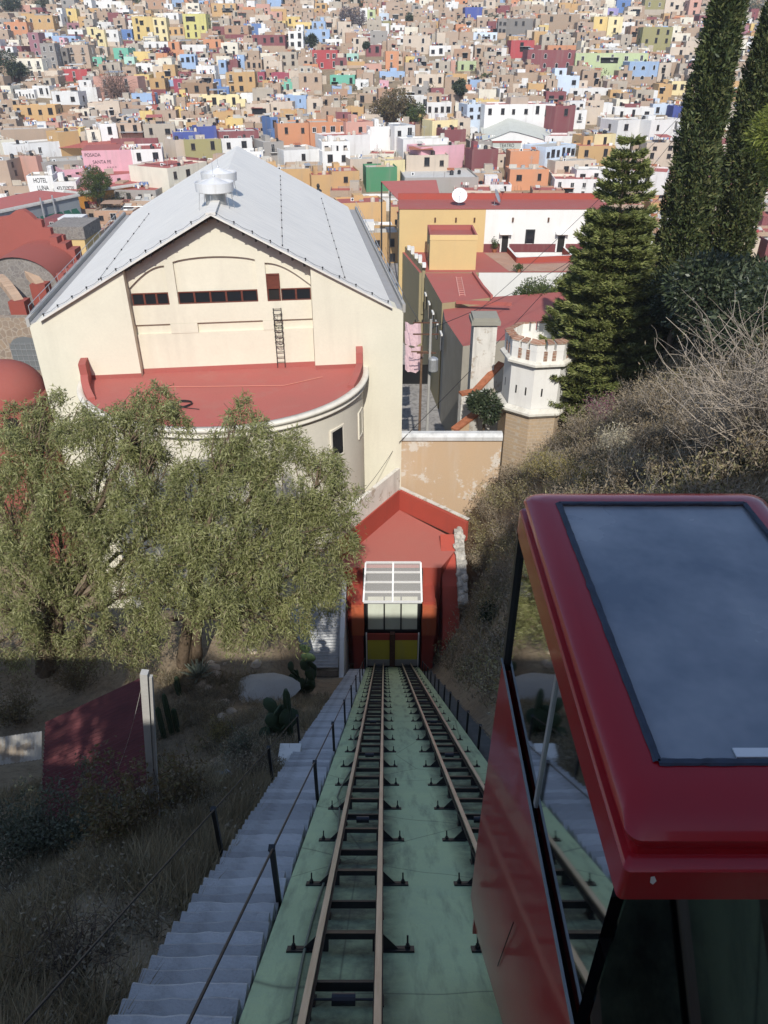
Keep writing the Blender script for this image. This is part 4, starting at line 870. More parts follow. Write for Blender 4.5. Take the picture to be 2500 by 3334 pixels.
# ---------------------------------------------------------------- hillside houses read off the photograph: x0 x1 top bottom colour roof cols rows style short name | rest of label
HILL = """
R1 22 165 140 258 orr d 3 2 a orange corner house|with dark arched windows high on the left hillside
R1 165 330 98 200 mu d 3 1 a mustard arched house|behind the orange corner house
R1 325 385 88 168 wh w 2 1 d narrow white cube house|with slit windows beside the mustard arched house
R1 392 480 55 142 ye d 1 1 a egg-yellow cube house|with one arched window, top left
R1 420 510 145 188 mv d 2 1 d dusty pink annexe|under the egg-yellow cube house
R1 0 135 292 360 dr r 2 1 w maroon house|with white window surround at the left edge
R1 0 70 335 395 gy g 1 1 w grey garage house|at the left edge, under the maroon house
R1 95 265 372 520 cr b 3 2 b cream balcony house|with three French doors, far left
R1 170 240 207 360 mv d 1 3 a mauve tower house|with stacked arched windows
R1 215 332 207 262 pb w 3 1 d pale blue terrace house|left of the light blue strip house
R1 328 478 228 270 lb g 4 1 d light blue strip house|long and low on the left hillside
R1 428 522 188 236 wh w 1 1 d plain white box house|above the light blue strip house
R1 250 340 275 465 gy g 2 3 w grey concrete tower house|with white lattice windows
R1 335 422 305 440 dg g 2 2 d dark grey flats|with a row of small square windows
R1 322 402 278 306 pk w 0 0 d pink rooftop room|on top of the dark grey flats
R1 410 556 285 430 ta d 2 2 b brown balcony flats|left of the turquoise box house
R1 553 642 362 422 tq w 1 1 w turquoise box house|small, with a single window
R1 585 872 486 650 sa d 2 2 b salmon palace|behind the large bare tree
R1 385 548 440 518 rd r 1 1 w brick-red low house|below the grey concrete tower house
R1 450 516 470 515 wh w 0 0 d white water-store cube|in front of the brick-red low house
R1 320 495 582 728 wh w 2 2 d big white gable-end house|with two tall dark windows
R1 490 608 555 672 wh b 1 0 d white annexe|stepping right from the big white gable-end house
R1 200 312 545 622 wh w 3 1 w white house with windows in a row|left of the big white gable-end house
R1 90 215 570 628 wh w 6 1 w white lattice-screen house|lower left of the hillside
R1 0 62 545 630 cr r 1 1 d cream end house|at the left edge with one dark window
R1 80 345 668 790 mu d 4 1 d ochre warehouse|with small windows, lower left
R1 590 705 140 200 wh d 4 1 d white ribbon-window house|upper left hillside
R1 548 622 172 250 py d 1 1 d primrose house|with a single window beside the yellow flats
R1 595 660 190 300 py d 1 3 d tall primrose house|left of the white three-storey house
R1 655 746 188 296 wh d 2 2 w white three-storey house|beside the blue roof house
R1 740 836 187 252 bl d 2 1 d blue roof house|left of the yellow loggia house
R1 832 965 105 258 ye b 2 3 d yellow loggia house|tall, with two cream arches at the top
R1 866 914 170 255 pk w 1 2 d slim pink house|attached to the yellow loggia house
R1 965 1052 112 260 py d 2 3 d peach stepped flats|right of the yellow loggia house
R1 876 1068 265 325 wh d 4 1 b white house with four balcony doors|under the yellow loggia house
R1 1066 1136 265 385 orr d 1 2 d bright orange tower house|right of the white house with four balcony doors
R1 1056 1166 172 248 mu d 3 1 d golden house|left of the tall lemon house
R1 1036 1132 82 156 wh g 2 1 w white upper house|above the golden house
R1 1156 1305 88 246 li g 3 3 d tall lemon house|the largest lemon yellow block on the hill
R1 1130 1308 284 345 wh g 1 1 w long blank white house|under the tall lemon house
R1 714 812 305 378 tq w 1 1 b sea-green balcony house|left of centre on the hill
R1 784 850 360 408 mi w 1 1 w mint box house|below the sea-green balcony house
R1 846 952 328 392 ye b 0 0 d low yellow yard wall house|left of the bougainvillea
R1 1140 1236 345 440 lb g 3 1 d light blue veranda house|under the long blank white house
R1 1290 1402 250 308 orr d 2 1 d orange shed house|right of the tall lemon house
R1 1422 1576 162 246 bk d 2 1 d tan brick cube house|right of the dark red gable house
R1 1336 1424 168 222 dr d 1 1 d dark red gable house|upper left hillside
R1 1546 1660 150 222 bl d 1 1 w cornflower blue house|beside the tan brick cube house
R1 1340 1496 22 106 mu d 3 1 b mustard balcony house|at the top of the photo
R1 575 790 8 66 wh w 3 1 a white modern villa|with a round-arched window at the top
R1 905 1052 0 58 bk d 3 1 a brown arcaded house|at the top edge
R1 1082 1166 0 46 lb w 1 1 d pale blue top house|at the top edge, left of centre
R1 1096 1222 456 502 dr d 1 1 w dark red terrace house|above the crimson wall house
R1 1098 1172 502 600 cm d 1 1 w crimson wall house|beside the light blue tarpaulin room
R1 1040 1104 510 568 lb w 0 0 d light blue tarpaulin room|on a roof left of centre
R1 1145 1350 530 642 bn g 3 2 d brown-ochre flats|right of the crimson wall house
R1 1435 1616 460 586 mu d 3 2 d big mustard house|right of the blue shaft house
R1 1265 1516 606 684 py w 4 1 d pale yellow house with dark doors|lower left hillside
R1 1354 1452 552 602 bl w 1 1 d vivid blue rooftop block|on the pale yellow house with dark doors
R1 1512 1614 598 662 wh w 4 1 d white house of narrow windows|right of the pale yellow house with dark doors
R1 946 1042 498 606 mu d 1 1 d dark mustard house|beside the terracotta dome
R1 1384 1432 382 472 lb g 1 2 d blue shaft house|thin and tall, beside ruined walls
R1 862 962 402 456 wh d 2 1 d chalky white ruin house|below the low yellow yard wall house
R2 36 246 222 338 dr d 4 1 d long maroon house|with two blocks, centre left
R2 268 362 198 320 wh g 2 2 d white slab house|right of the long maroon house
R2 246 286 200 312 be g 1 2 d slim beige house|between the long maroon house and the white slab house
R2 258 342 106 166 ye d 2 1 d canary house|upper centre left
R2 300 432 142 222 ye d 4 1 d canary stepped house|directly right of the canary house
R2 418 506 136 224 lb g 2 1 w sky-blue tower house|upper centre
R2 376 532 186 284 lb g 2 2 w sky-blue terrace house|under the sky-blue tower house
R2 365 406 240 290 cb g 1 1 w tiny cobalt house|left of the sky-blue terrace house
R2 505 612 248 296 wh g 2 1 d white wide house|right of the sky-blue terrace house
R2 420 582 318 440 rd r 4 2 w scarlet house|brightest red, with white-framed windows
R2 566 642 366 442 dr d 1 1 d dark brick-red annexe|right of the scarlet house
R2 640 716 340 392 mi g 2 1 d mint terrace house|right of the scarlet house
R2 640 756 392 432 mu d 2 1 d ochre strip house|below the mint terrace house
R2 888 972 326 450 orr d 1 2 w amber tower house|in the centre of the hill
R2 760 862 286 360 dr d 2 1 d wine-red house|left of the amber tower house
R2 1000 1172 226 346 be d 2 2 a pinkish beige house|with arched windows right of centre
R2 1168 1318 290 356 wh g 3 1 d white house with blue-grey doors|right of the pinkish beige house
R2 1394 1508 46 126 cb d 0 0 d royal blue cube house|at the top right of centre
R2 1428 1598 206 256 pb g 5 1 w pale blue ribbon house|below the royal blue cube house
R2 725 772 52 132 wh g 1 2 w slim white top house|by the trees at the top centre
R2 770 824 62 122 lg g 1 1 d pale green top house|by the trees at the top centre
R2 845 922 84 146 pb g 1 1 d ice-blue house|right of the pale green top house
R2 920 1012 160 206 wh g 2 1 w white-blue square house|below the ice-blue house
R2 870 922 134 182 ol d 1 1 d olive cube house|beside the white-blue square house
R2 850 1012 456 512 lb g 3 1 w light blue double house|in the centre, above the pink foot wall
R2 850 908 512 556 pk g 0 0 d pink foot wall house|under the light blue double house
R2 534 692 478 536 tq d 3 1 d turquoise canopy house|left of centre, with an awning roof
R2 206 322 522 600 tq d 3 1 w turquoise terrace house|left of the brick tower block
R2 160 288 462 532 cm d 2 1 w crimson double house|left of centre
R2 74 118 458 522 cm d 1 1 w narrow crimson house|left of the crimson double house
R2 335 482 466 606 br d 2 1 d brick tower block|with a dark awning on top
R2 0 54 456 580 mu d 2 2 d mustard corner house|left of the narrow crimson house
R2 960 1180 612 706 wh g 3 1 b white house with three tall windows|right of the large brown tree
R2 1152 1308 650 760 wh d 4 1 d white gallery house|with a dark window band
R2 1182 1308 612 652 dr d 0 0 d dark red attic house|above the white gallery house
R2 1080 1268 472 556 be g 3 1 d sand-coloured block house|right of centre
R2 1348 1466 388 452 lg g 2 1 d pale green strip house|right of the sand-coloured block house
R2 1606 1660 118 246 dg g 2 3 d grey stone-faced flats|upper right
R2 395 488 628 726 be r 1 1 d beige rooftop house|left of centre with a maroon base
R2 212 322 330 452 co g 2 3 d raw concrete flats|left of the scarlet house
R2 0 100 380 452 br d 3 1 d dim brick arcade house|centre left
R2 480 600 610 680 br d 2 1 d brown brick low house|below the turquoise canopy house
R2 700 862 600 656 br d 2 1 d long brown brick wall house|left of the large brown tree
R3 215 468 92 218 br d 2 1 d huge unfinished brick house|upper right
R3 555 652 106 232 ye d 1 1 d straw-yellow house|left of its lighter twin
R3 648 742 106 238 py d 1 2 d butter-yellow house|with a laundry balcony
R3 790 872 166 292 bk d 1 1 d bare orange brick tower house|left of the olive flats
R3 866 1062 172 334 ol d 3 2 d olive flats|upper right with dark square windows
R3 880 1008 0 96 ol g 2 1 w lime-olive top house|at the top right edge
R3 700 790 0 84 bl g 1 1 d electric blue top house|at the top right edge
R3 640 712 52 96 lv g 1 1 w lavender house|beside the electric blue top house
R3 28 178 256 372 rd r 1 1 d fire-red cube house|with a big dark opening
R3 132 440 318 486 dr d 4 2 a oxblood house|largest dark red block, right of centre
R3 260 442 288 360 orr d 2 1 d amber terrace room|on top of the oxblood house
R3 440 902 338 500 lg g 5 1 w long lime green house|with white-framed windows
R3 780 972 392 540 lb g 3 2 a blue arcaded house|with two rows of round arches
R3 315 466 482 604 pb g 2 2 d grey-white corner house|below the oxblood house
R3 400 682 560 606 wh r 4 1 d terrace house under a red tin roof|right of the grey-white corner house
R3 1036 1168 212 300 cr g 2 1 d cream house with two square windows|near the cypresses
R3 1012 1166 0 102 be g 2 1 d beige arched-window house|top right, left of the cypresses
R3 1166 1240 0 152 sa g 1 2 d rosy flats|touching the tall cypress at the top
R3 1042 1168 300 380 be g 1 1 d drab house under an aerial mast|left of the cypresses
R3 1050 1142 516 606 py g 2 1 d faded yellow house|left of the tall cypress
R3 970 1050 400 520 be g 1 2 d sandy house|right of the blue arcaded house
R3 0 168 118 242 dg g 4 1 d grey arched-porch house|upper right of centre
R3 1420 1540 160 240 mv g 2 1 d dusty rose house|seen between the two cypresses
R3 1410 1530 250 400 cr r 3 2 b cream balcony flats|seen between the two cypresses
R3 690 938 684 752 wh b 3 1 d white terrace bungalow|with brick piers, right
R3 1062 1144 676 772 cb b 0 0 d bright cobalt house|left of the tall cypress
R3 930 1066 660 730 pb b 2 1 d pale blue bungalow|between the white terrace bungalow and the bright cobalt house
R3 600 722 748 822 wh d 1 1 d white house with brick lattice parapet|lower right
R3 352 512 700 822 wh g 2 2 b white house with a balcony|right of the theatre-hall block
"""
def hillrow(ln):
    reg, x0, x1, vt, vb, col, rf, c, r, st, rest = ln.split(None, 10)
    ox, oy = RG[reg]; x0, x1, vt, vb = (ox + KS * int(x0), ox + KS * int(x1), oy + KS * int(vt), oy + KS * int(vb))
    sh, more = rest.split('|'); return x0, x1, vt, vb, col, rf, int(c), int(r), st, sh, more
FOOT = []                                                   # footprints (cx, cy, rx, ry)
rr = random.Random(11); HOUSES = []
for ln in HILL.strip().splitlines():
    x0, x1, vt, vb, col, rf, c, r, st, sh, more = hillrow(ln)
    p = hit((x0 + x1) / 2, vb, 150); y = p.y; a, b = at_y(x0, vt, y), at_y(x1, vt, y); w = b.x - a.x
    tilt = rr.uniform(-.10, .10); A = Vector((a.x, y - tilt * w / 2, a.z)); B = Vector((b.x, y + tilt * w / 2, a.z))
    dep = rr.uniform(6.5, 9.5); t = house('%s %s' % (sh, more), A, B, a.z, dep, wallm(col), ROOFC[rf], c, r, st, group='houses on the hillside', par=rr.uniform(.3, .7))
    LAND.append((sh, x0, x1, vt, vb, y)); FOOT.append(((a.x + b.x) / 2, y + dep / 2, w / 2, dep / 2)); HOUSES.append((t, sh, w, dep, a.z))
# ---------------------------------------------------------------- the middle of town, building by building: xA yA xB yB (front eaves corners) roof-height depth wall roof cols rows style
TOWNL = """
R4 40 240 170 205 -32 12 ta d 2 2 d tan stone house|with solar panels on its roof, left edge
R4 165 205 232 200 -32.4 9 ta d 1 1 d tan stone wing|right of the tan stone house
R4 226 212 262 205 -32 6 sa d 0 0 d narrow salmon wall house|right of the tan stone wing
R4 165 338 330 334 -31 8 wh d 0 0 d white hotel block|lettered HOTEL LUNA
R4 334 376 480 372 -32 8 wh d 0 0 d lower white hotel wing|bearing a painted phone number
R4 90 140 425 112 -33 9 wh g 1 1 w long white house|above the hotel, with a latticed window
R4 0 45 350 34 -31 12 ta d 0 0 d long earthy retaining house|at the left edge below the ochre warehouse
R4 364 60 496 50 -31 8 mu d 0 0 d mustard yard house|behind the red pergola
R4 755 172 832 170 -31 16 pk r 0 0 d pink inn|lettered on its pink side wall
R4 830 171 1026 166 -31 16 wh r 2 1 d white inn wing|with a big grey window beside the pink inn
R4 395 300 530 290 -36 14 pk d 2 1 d rose-pink lower house|behind the hotel
R4 530 330 600 325 -36 10 sa d 1 1 d small salmon house|under the pink inn
R4 560 350 1050 300 -37 16 pk r 4 1 d low pink arcade house|in front of the pink inn
R4 1060 290 1312 245 -33 15 cr r 3 1 d pale cream townhouse|left of the roof ventilators
R4 630 8 736 4 -30 9 wh w 1 1 d white tower house behind the pergola|above the inn
R4 730 2 892 0 -31 10 ta d 2 1 d earth-coloured block house|right of the white tower house
R4 905 8 1108 4 -30 10 co g 2 1 d raw grey concrete house|with a flat blank front
R4 545 45 632 42 -32 8 cr r 1 1 d ivory gabled house|left of the white tower house
R4 1095 60 1268 56 -32 9 cb d 0 0 d navy blue wall house|above the lime yard wall house
R4 1255 25 1372 20 -31 7 cb d 0 0 d navy blue rooftop room|right of the navy blue wall house
R4 1165 106 1402 102 -34 10 ol d 2 1 d lime yard wall house|left of the ventilators, behind them
R4 1390 56 1642 48 -33 10 dr w 3 1 w red shop house|with three orange-trimmed doorways
R4 1110 110 1165 106 -34 8 be d 0 0 d beige gable house|left of the lime yard wall house
R4 1400 100 1600 95 -35 12 wh g 2 1 d pale terrace house|just behind the ventilators
R4 700 100 1000 96 -36 14 dr r 0 0 d low maroon shed|behind the pink inn
R4 0 110 90 104 -33 9 cr g 1 1 d cream yard house|at the left edge
R4 260 250 540 235 -36 12 gy g 2 1 d grey tank-roof house|right of the tan stone house
R4 1040 268 1310 228 -35.5 10 dr r 0 0 d low red roof house|behind the pale cream townhouse
R5 405 192 640 188 -31 12 orr d 4 1 w orange hall|long and plain, centre
R5 200 200 406 194 -31.5 12 orr g 2 1 d darker orange wing|left of the orange hall
R5 636 192 810 186 -31 10 sa r 1 1 d salmon brick house|right of the orange hall
R5 155 160 202 158 -30 8 bl d 1 1 d slim blue corner house|left of the darker orange wing
R5 500 280 790 268 -33 10 wh r 0 0 d long white parapet house|below the orange hall
R5 790 220 946 216 -32 10 wh g 1 0 d white scalloped-gable house|left of the metal-roofed white house
R5 945 215 1076 210 -31 12 wh m 2 1 d metal-roofed white house|with two brown doors
R5 482 316 660 312 -31.5 9 wh d 3 1 d white upper storey house|in front of the dome
R5 486 378 662 372 -34 5 wh d 2 1 d white lower storey house|under the white upper storey house
R5 240 372 475 360 -36 14 wh g 1 1 d off-white workshop|with grey skylight roof
R5 110 318 240 312 -34 12 gy g 1 1 d grey plant-roof house|with air-conditioning units
R5 0 380 110 376 -35 10 wh w 0 0 d low white roof house|left of the off-white workshop
R5 662 428 886 420 -36 9 be g 1 1 d beige box house|below the dome
R5 884 436 1012 430 -36 8 py d 1 0 d yellow side house|with a dark doorway
R5 45 446 190 440 -35 10 mu d 0 0 d first golden house|nearest the theatre roof
R5 190 490 412 486 -35 9 mu d 1 0 d second golden house|with a screened tank yard
R5 415 528 556 524 -36 8 mu r 0 0 d third golden house|low, beside the bust
R5 546 505 722 500 -35 12 mu r 1 1 d fourth golden house|with red roof and tall slit window
R5 600 708 892 696 -35.5 10 mu r 4 0 d golden street house|with cornice, beside the theatre gutter
R5 764 478 962 474 -35 8 gn d 0 0 d green wall house|plain bright green
R5 1020 402 1290 400 -35 10 be d 3 1 d ruined tan house|with peeling walls
R5 1010 545 1480 540 -36.5 20 gy w 0 0 d broad pale flat roof house|with parapets and pipes
R5 1116 350 1390 332 -34 9 pk d 1 0 d faded rose wall house|right of the dome
R5 1000 300 1290 292 -34 8 wh w 1 0 d long white wall house|right of the metal-roofed white house
R5 1265 240 1400 236 -33 8 dr r 0 0 d maroon yard house|left of the theatre-hall block
R5 1186 182 1350 176 -32 8 py r 2 1 d pale lemon house|left of the theatre-hall block
R5 1440 366 1606 360 -33 6 dr d 0 0 d dark red cube|with a tank on top
R6 140 78 252 76 -30 9 pb g 2 2 d pale blue-white corner block|left end of the theatre hall
R6 252 80 700 74 -30 14 wh r 6 1 d big white theatre hall|with small windows high up
R6 640 350 832 330 -34 10 pb g 6 1 d white slotted-window house|right of the hall roof
R6 415 376 600 374 -34 6 orr d 0 0 d orange cube|with a dark joint down its front
R6 412 492 660 490 -36.5 8 orr d 2 1 d lower orange house|under the orange cube
R6 850 342 1082 340 -35 9 mu r 2 1 d ochre townhouse|with a shop window, left of the pine
R6 950 268 1086 264 -33 8 py r 1 1 d soft yellow house|left of the pine top
R6 1282 322 1482 320 -33 9 be d 2 2 d big beige house|with tall windows, left of the cypress
R6 1175 498 1412 510 -35 12 wh r 1 1 d red-roofed white house|left of the cypress foot
R6 700 90 830 84 -30 9 dr r 1 1 d oxblood tower block|right of the theatre hall
R6 1100 180 1330 170 -31.5 9 wh d 2 1 d white veranda house|behind the pine top
R6 1310 180 1520 168 -31.5 9 wh d 2 1 d white bright house|left of the tall cypress
R6 700 440 960 430 -37.5 9 be g 2 1 d low tank-yard house|left of the pine
R6 880 280 1022 276 -34 8 mu t 2 1 d ochre porch house|with a red awning roof
"""
VB = {'big white theatre hall': 118, 'pale blue-white corner block': 110, 'orange hall': 50, 'pink inn': 75, 'white inn wing': 55, 'white hotel block': 62, 'lower white hotel wing': 42, 'orange cube': 52, 'dark red cube': 66, 'white slotted-window house': 50, 'ochre townhouse': 55, 'big beige house': 90, 'oxblood tower block': 90, 'salmon brick house': 45, 'metal-roofed white house': 48}  # corner block's pale blue is shade painted on the white hall's left end
LAND += [('gabled hall', 1568, 1805, 392, 470, 286), ('sign wall', 1604, 1698, 462, 502, 281), ('terracotta dome', 462, 540, 300, 400, 300), ('white dome', 1165, 1240, 425, 500, 262), ('large brown tree', 1220, 1340, 340, 425, 290)]
for ln in TOWNL.strip().splitlines():
    reg, xa, ya, xb, yb, zt, dep, col, rf, c, r, st, rest = ln.split(None, 12)
    ox, oy = RG[reg]; sh, more = rest.split('|'); uA, vA, uB, vB = ox + KS * int(xa), oy + KS * int(ya), ox + KS * int(xb), oy + KS * int(yb)
    H_ = max((float(zt) + 46) * .62, VB.get(sh, 0) * .088); rv = rat((vA + vB) / 2); y_ = (46 - H_) / -rv
    if y_ > 200: y_ = (84 - H_) / (.19 - rv)
    zt = rv * y_; A, B = from_px(uA, vA, uB, vB, zt)
    t = house('%s %s' % (sh, more), A, B, float(zt), float(dep), wallm(col), ROOFC[rf], int(c), int(r), st, vis=4.5, group='buildings in the middle of town', cat='building', name='town_building', par=.45)
    LAND.append((sh, uA, uB, min(vA, vB) - 15, max(vA, vB) + VB.get(sh, 36), A.y)); m_ = (A + B) / 2; FOOT.append((m_.x, m_.y + float(dep) / 2, (B - A).length / 2, float(dep) / 2)); HOUSES.append((t, sh, (B - A).length, float(dep), float(zt)))
# ---------------------------------------------------------------- plain houses between them
FILLC = ['br'] * 13 + ['co'] * 7 + ['be'] * 7 + ['ta'] * 8 + ['wh'] * 5 + ['cr'] * 4 + ['gy'] * 2 + ['sa', 'bk', 'bk', 'bk', 'dr', 'dr', 'mu', 'mu', 'mu', 'orr', 'ye', 'orr', 'lb', 'mu']
WORD = dict(br='brown brick', co='raw concrete', be='beige', ta='earth-coloured', wh='whitewashed', cr='cream', gy='grey', sa='salmon', bk='orange brick', dr='dark red', ye='yellow', orr='orange', lb='light blue', pk='pink', mv='dusty mauve', mu='mustard')
rr = random.Random(23); cand = []
y = 188.0
while y < 640:
    halfw = (CX + 160) / FPX * y * 1.02 + 6; x = -halfw + rr.uniform(0, 8); stp = 6.6 if y > 285 else 8.5
    while x < halfw:
        low = y < 285; w = rr.uniform(4.2, 8.8) if not low else rr.uniform(6, 14); yy = y + rr.uniform(-3.5, 3.5); gz = ground(x, yy)
        if yy < 215: zt = rr.uniform(-41.5, -38.5)
        else: zt = gz + (rr.choice([2.8, 3.4, 4.4, 5.4, 6.4, 7.2]) + rr.uniform(-.4, .4) if not low else rr.uniform(3.2, 5.6))
        cand.append((x, yy, w, rr.uniform(5.5, 7.5) if not low else rr.uniform(7, 11), zt, rr.choice(FILLC) if not low else rr.choice(['wh', 'wh', 'wh', 'cr', 'cr', 'be', 'be', 'gy', 'co', 'co', 'br', 'br', 'ta', 'ta', 'mu', 'dr', 'bk']), rr.random())); x += w + rr.choice([0, 0, .3, 1.4])
    y += stp
fill = []
for x, y, w, dep, zt, col, q_ in cand:
    if y < 215 and -38 < x < 62 and y < 160: continue
    bad = False
    for cx, cy, rx, ry in FOOT:
        if abs(x - cx) < (w / 2 + rx) * .82 and abs(y + dep / 2 - cy) < (dep / 2 + ry) * .82: bad = True; break
    if bad: continue
    u0, v0 = proj((x - w / 2, y, zt)); u1, v1 = proj((x + w / 2, y, zt)); vb_ = proj((x, y, ground(x, y)))[1]; vt = min(v0, v1)
    if u1 < -60 or u0 > 2560 or vb_ < -40: continue
    vt -= 6
    for sh, a0, a1, t0, t1, ly in LAND:
        if ly <= y + 1: continue
        iw = min(u1, a1) - max(u0, a0); ih = t1 - max(vt, t0)
        if iw > 0 and ih > 0 and iw * ih > .14 * (a1 - a0) * (t1 - t0): bad = True; break
    if bad: continue
    fill.append((x, y, w, dep, zt, col, q_, u0, u1, vt, vb_))
fill.sort(key=lambda f: -(f[8] - f[7]) * (f[10] - f[9]) if -20 < f[7] and f[8] < 2520 and f[10] > 20 else 1e9 + f[1])
NI = max(0, 296 - len(LAND)); labels = {}
single = fill[:NI]; rest_ = fill[NI:]
def near_label(f):
    u, v = (f[7] + f[8]) / 2, (f[9] + f[10]) / 2
    ds = sorted(LAND, key=lambda L_: math.hypot((L_[1] + L_[2]) / 2 - u, ((L_[3] + L_[4]) / 2 - v) * 1.2)); a = ds[0]
    du, dv = u - (a[1] + a[2]) / 2, v - (a[3] + a[4]) / 2
    side_ = ('right of' if du > 0 else 'left of') if abs(du) > abs(dv) * 1.1 else ('below' if dv > 0 else 'above')
    return '%s house %s the %s' % (WORD[f[5]], side_, a[0]), ds[1][0]
tmp = {}
for f in single:
    l_, second = near_label(f); tmp.setdefault(l_, []).append((f, second))
SEEN = set(); ORD = ['first', 'second', 'third', 'fourth', 'fifth', 'sixth', 'seventh', 'eighth']
for l_, fs in tmp.items():
    fs.sort(key=lambda q_: q_[0][7])
    for k, (f, second) in enumerate(fs):
        lab = l_ if len(fs) == 1 else '%s %s, counted from the left' % (ORD[min(k, 7)], l_)
        if lab in SEEN: lab += ' nearby'
        SEEN.add(lab); x, y, w, dep, zt, col, q_ = f[:7]; tl = (q_ - .5) * .25
        zt_h = zt - ground(x, y); rows = 1 if zt_h < 5 else 2
        t = house(lab, (x - w / 2, y - tl * w / 2, zt), (x + w / 2, y + tl * w / 2, zt), zt, dep, wallm(col), ROOFC[('gdrbrdr' if y > 310 else 'rrwgrdr')[int(q_ * 6.99)]], max(1, int(w / 3.2)), rows, 'dwdda'[int(q_ * 4.99)], group='houses on the hillside', par=.3 + .5 * q_)
        HOUSES.append((t, None, w, dep, zt))
# the rest, far and small, read as one mass
MK = ['br', 'co', 'be', 'ta', 'wh', 'cr', 'gy', 'sa', 'bk', 'dr', 'ye', 'orr', 'lb', 'pk', 'mv', 'mu']; mm = MB()
RK = 'gdwbr'
for x, y, w, dep, zt, col, q_, u0, u1, vt, vb_ in rest_:
    zb = ground(x, y) - 4; h = zt - zb; tl = (q_ - .5) * .25; ca, sa_ = math.cos(tl), math.sin(tl)
    T = lambda p: (x + p[0] * ca - p[1] * sa_, y + p[0] * sa_ + p[1] * ca, zb + p[2])
    vs, fs, rf = shell(w, dep, h, .3 + .5 * q_); vs = [(a, b, max(c, 0)) for a, b, c in vs]
    mm.add([T(p) for p in vs], fs, MK.index(col)); mm.add([T(p) for p in rf], [(0, 1, 2, 3)], len(MK) + (int(q_ * 4.99) if y > 320 else [4, 2, 4, 4, 4][int(q_ * 4.99)]))
    nc = max(1, int(w / 3.4)); hv = h - 4
    for r in range(1 if hv < 5 else 2):
        for c in range(nc):
            if random.random() < .2: continue
            xc = -w / 2 + w / nc * (c + .5) + random.uniform(-.3, .3); zc = h - 1.1 - r * 2.8 - 1.3; ww = random.choice([.5, .7, .8, 1.0, 1.3, 1.9]); hh = random.choice([.6, 1.0, 1.2, 1.5, 2.0]); zc -= random.uniform(0, .5)
            mm.add([T(p) for p in ((xc - ww / 2, -.02, zc), (xc + ww / 2, -.02, zc), (xc + ww / 2, -.02, zc + hh), (xc - ww / 2, -.02, zc + hh))], [(0, 1, 2, 3)], len(MK) + 5)
    if random.random() < .5:                                # a lower or higher wing at one side
        sd = random.choice([-1, 1]); ww = random.uniform(1.8, 4); a = sd * w / 2; hw = h * random.uniform(.6, .9); x0_, x1_ = sorted((a, a + sd * ww)); bb = MB().box(x0_ + .01, x1_ - .01, random.uniform(-1.5, 1), dep * .8, 0, hw); mm.add([T(p) for p in bb.v], bb.f, MK.index(random.choice(['br', 'co', 'be', 'wh', col])))
    if random.random() < .4:                                # stair-head room on the roof
        a = random.uniform(-w / 3, w / 6); mm.add([T(p) for p in MB().box(a, a + w * .3, dep * .4, dep * .8, h - .5, h + 1.9).v], [(3, 2, 1, 0), (4, 5, 6, 7), (0, 1, 5, 4), (1, 2, 6, 5), (2, 3, 7, 6), (3, 0, 4, 7)], MK.index(random.choice(['br', 'co', col])))
    if random.random() < .35:                               # balcony slab or awning over an opening
        a = random.uniform(-w / 2, w / 4); zc = h - random.uniform(1.2, 3.4); wb_ = random.uniform(1.5, w * .6); bb = MB().box(a, a + wb_, -random.uniform(.6, 1.2), -.01, zc, zc + .14); mm.add([T(p) for p in bb.v], bb.f, random.choice([len(MK) + 0, len(MK) + 4, MK.index('co'), MK.index('wh')]))
        mm.add([T(p) for p in ((a + .2, -.025, zc - 2.1), (a + wb_ - .2, -.025, zc - 2.1), (a + wb_ - .2, -.025, zc - .05), (a + .2, -.025, zc - .05))], [(0, 1, 2, 3)], len(MK) + 5)
    if random.random() < .3:                                # unpainted patch or painted base
        zc = random.uniform(.3, .6) * h; mm.add([T(p) for p in ((-w / 2 + .01, -.012, 0), (w / 2 - .01, -.012, 0), (w / 2 - .01, -.012, zc), (-w / 2 + .01, -.012, zc))], [(0, 1, 2, 3)], MK.index(random.choice(['br', 'br', 'co', 'ta', 'dr', 'be'])))
    if random.random() < .7:                                # roof tank
        b = MB().lathe([(.55, 0), (.6, .9), (.3, 1.2), (.001, 1.22)], 7); a, c = random.uniform(-w / 3, w / 3), random.uniform(1, dep - 1)
        mm.add([T((p[0] + a, p[1] + c, p[2] + h - .3)) for p in b.v], b.f, len(MK) + random.choice([6, 7]))
M_TANKB = plain('black_tank', (.02, .02, .022), .5); M_TANKC = plain('cream_tank', (.55, .47, .38), .7, var=.2)
o = mm.build('distant_houses', [wallm(k) for k in MK] + [ROOFC[k] for k in RK] + [M_GLASSDARK, M_TANKB, M_TANKC]); tag(o, 'mass of small brick and painted houses crowding the far hillside', 'houses', kind='stuff')
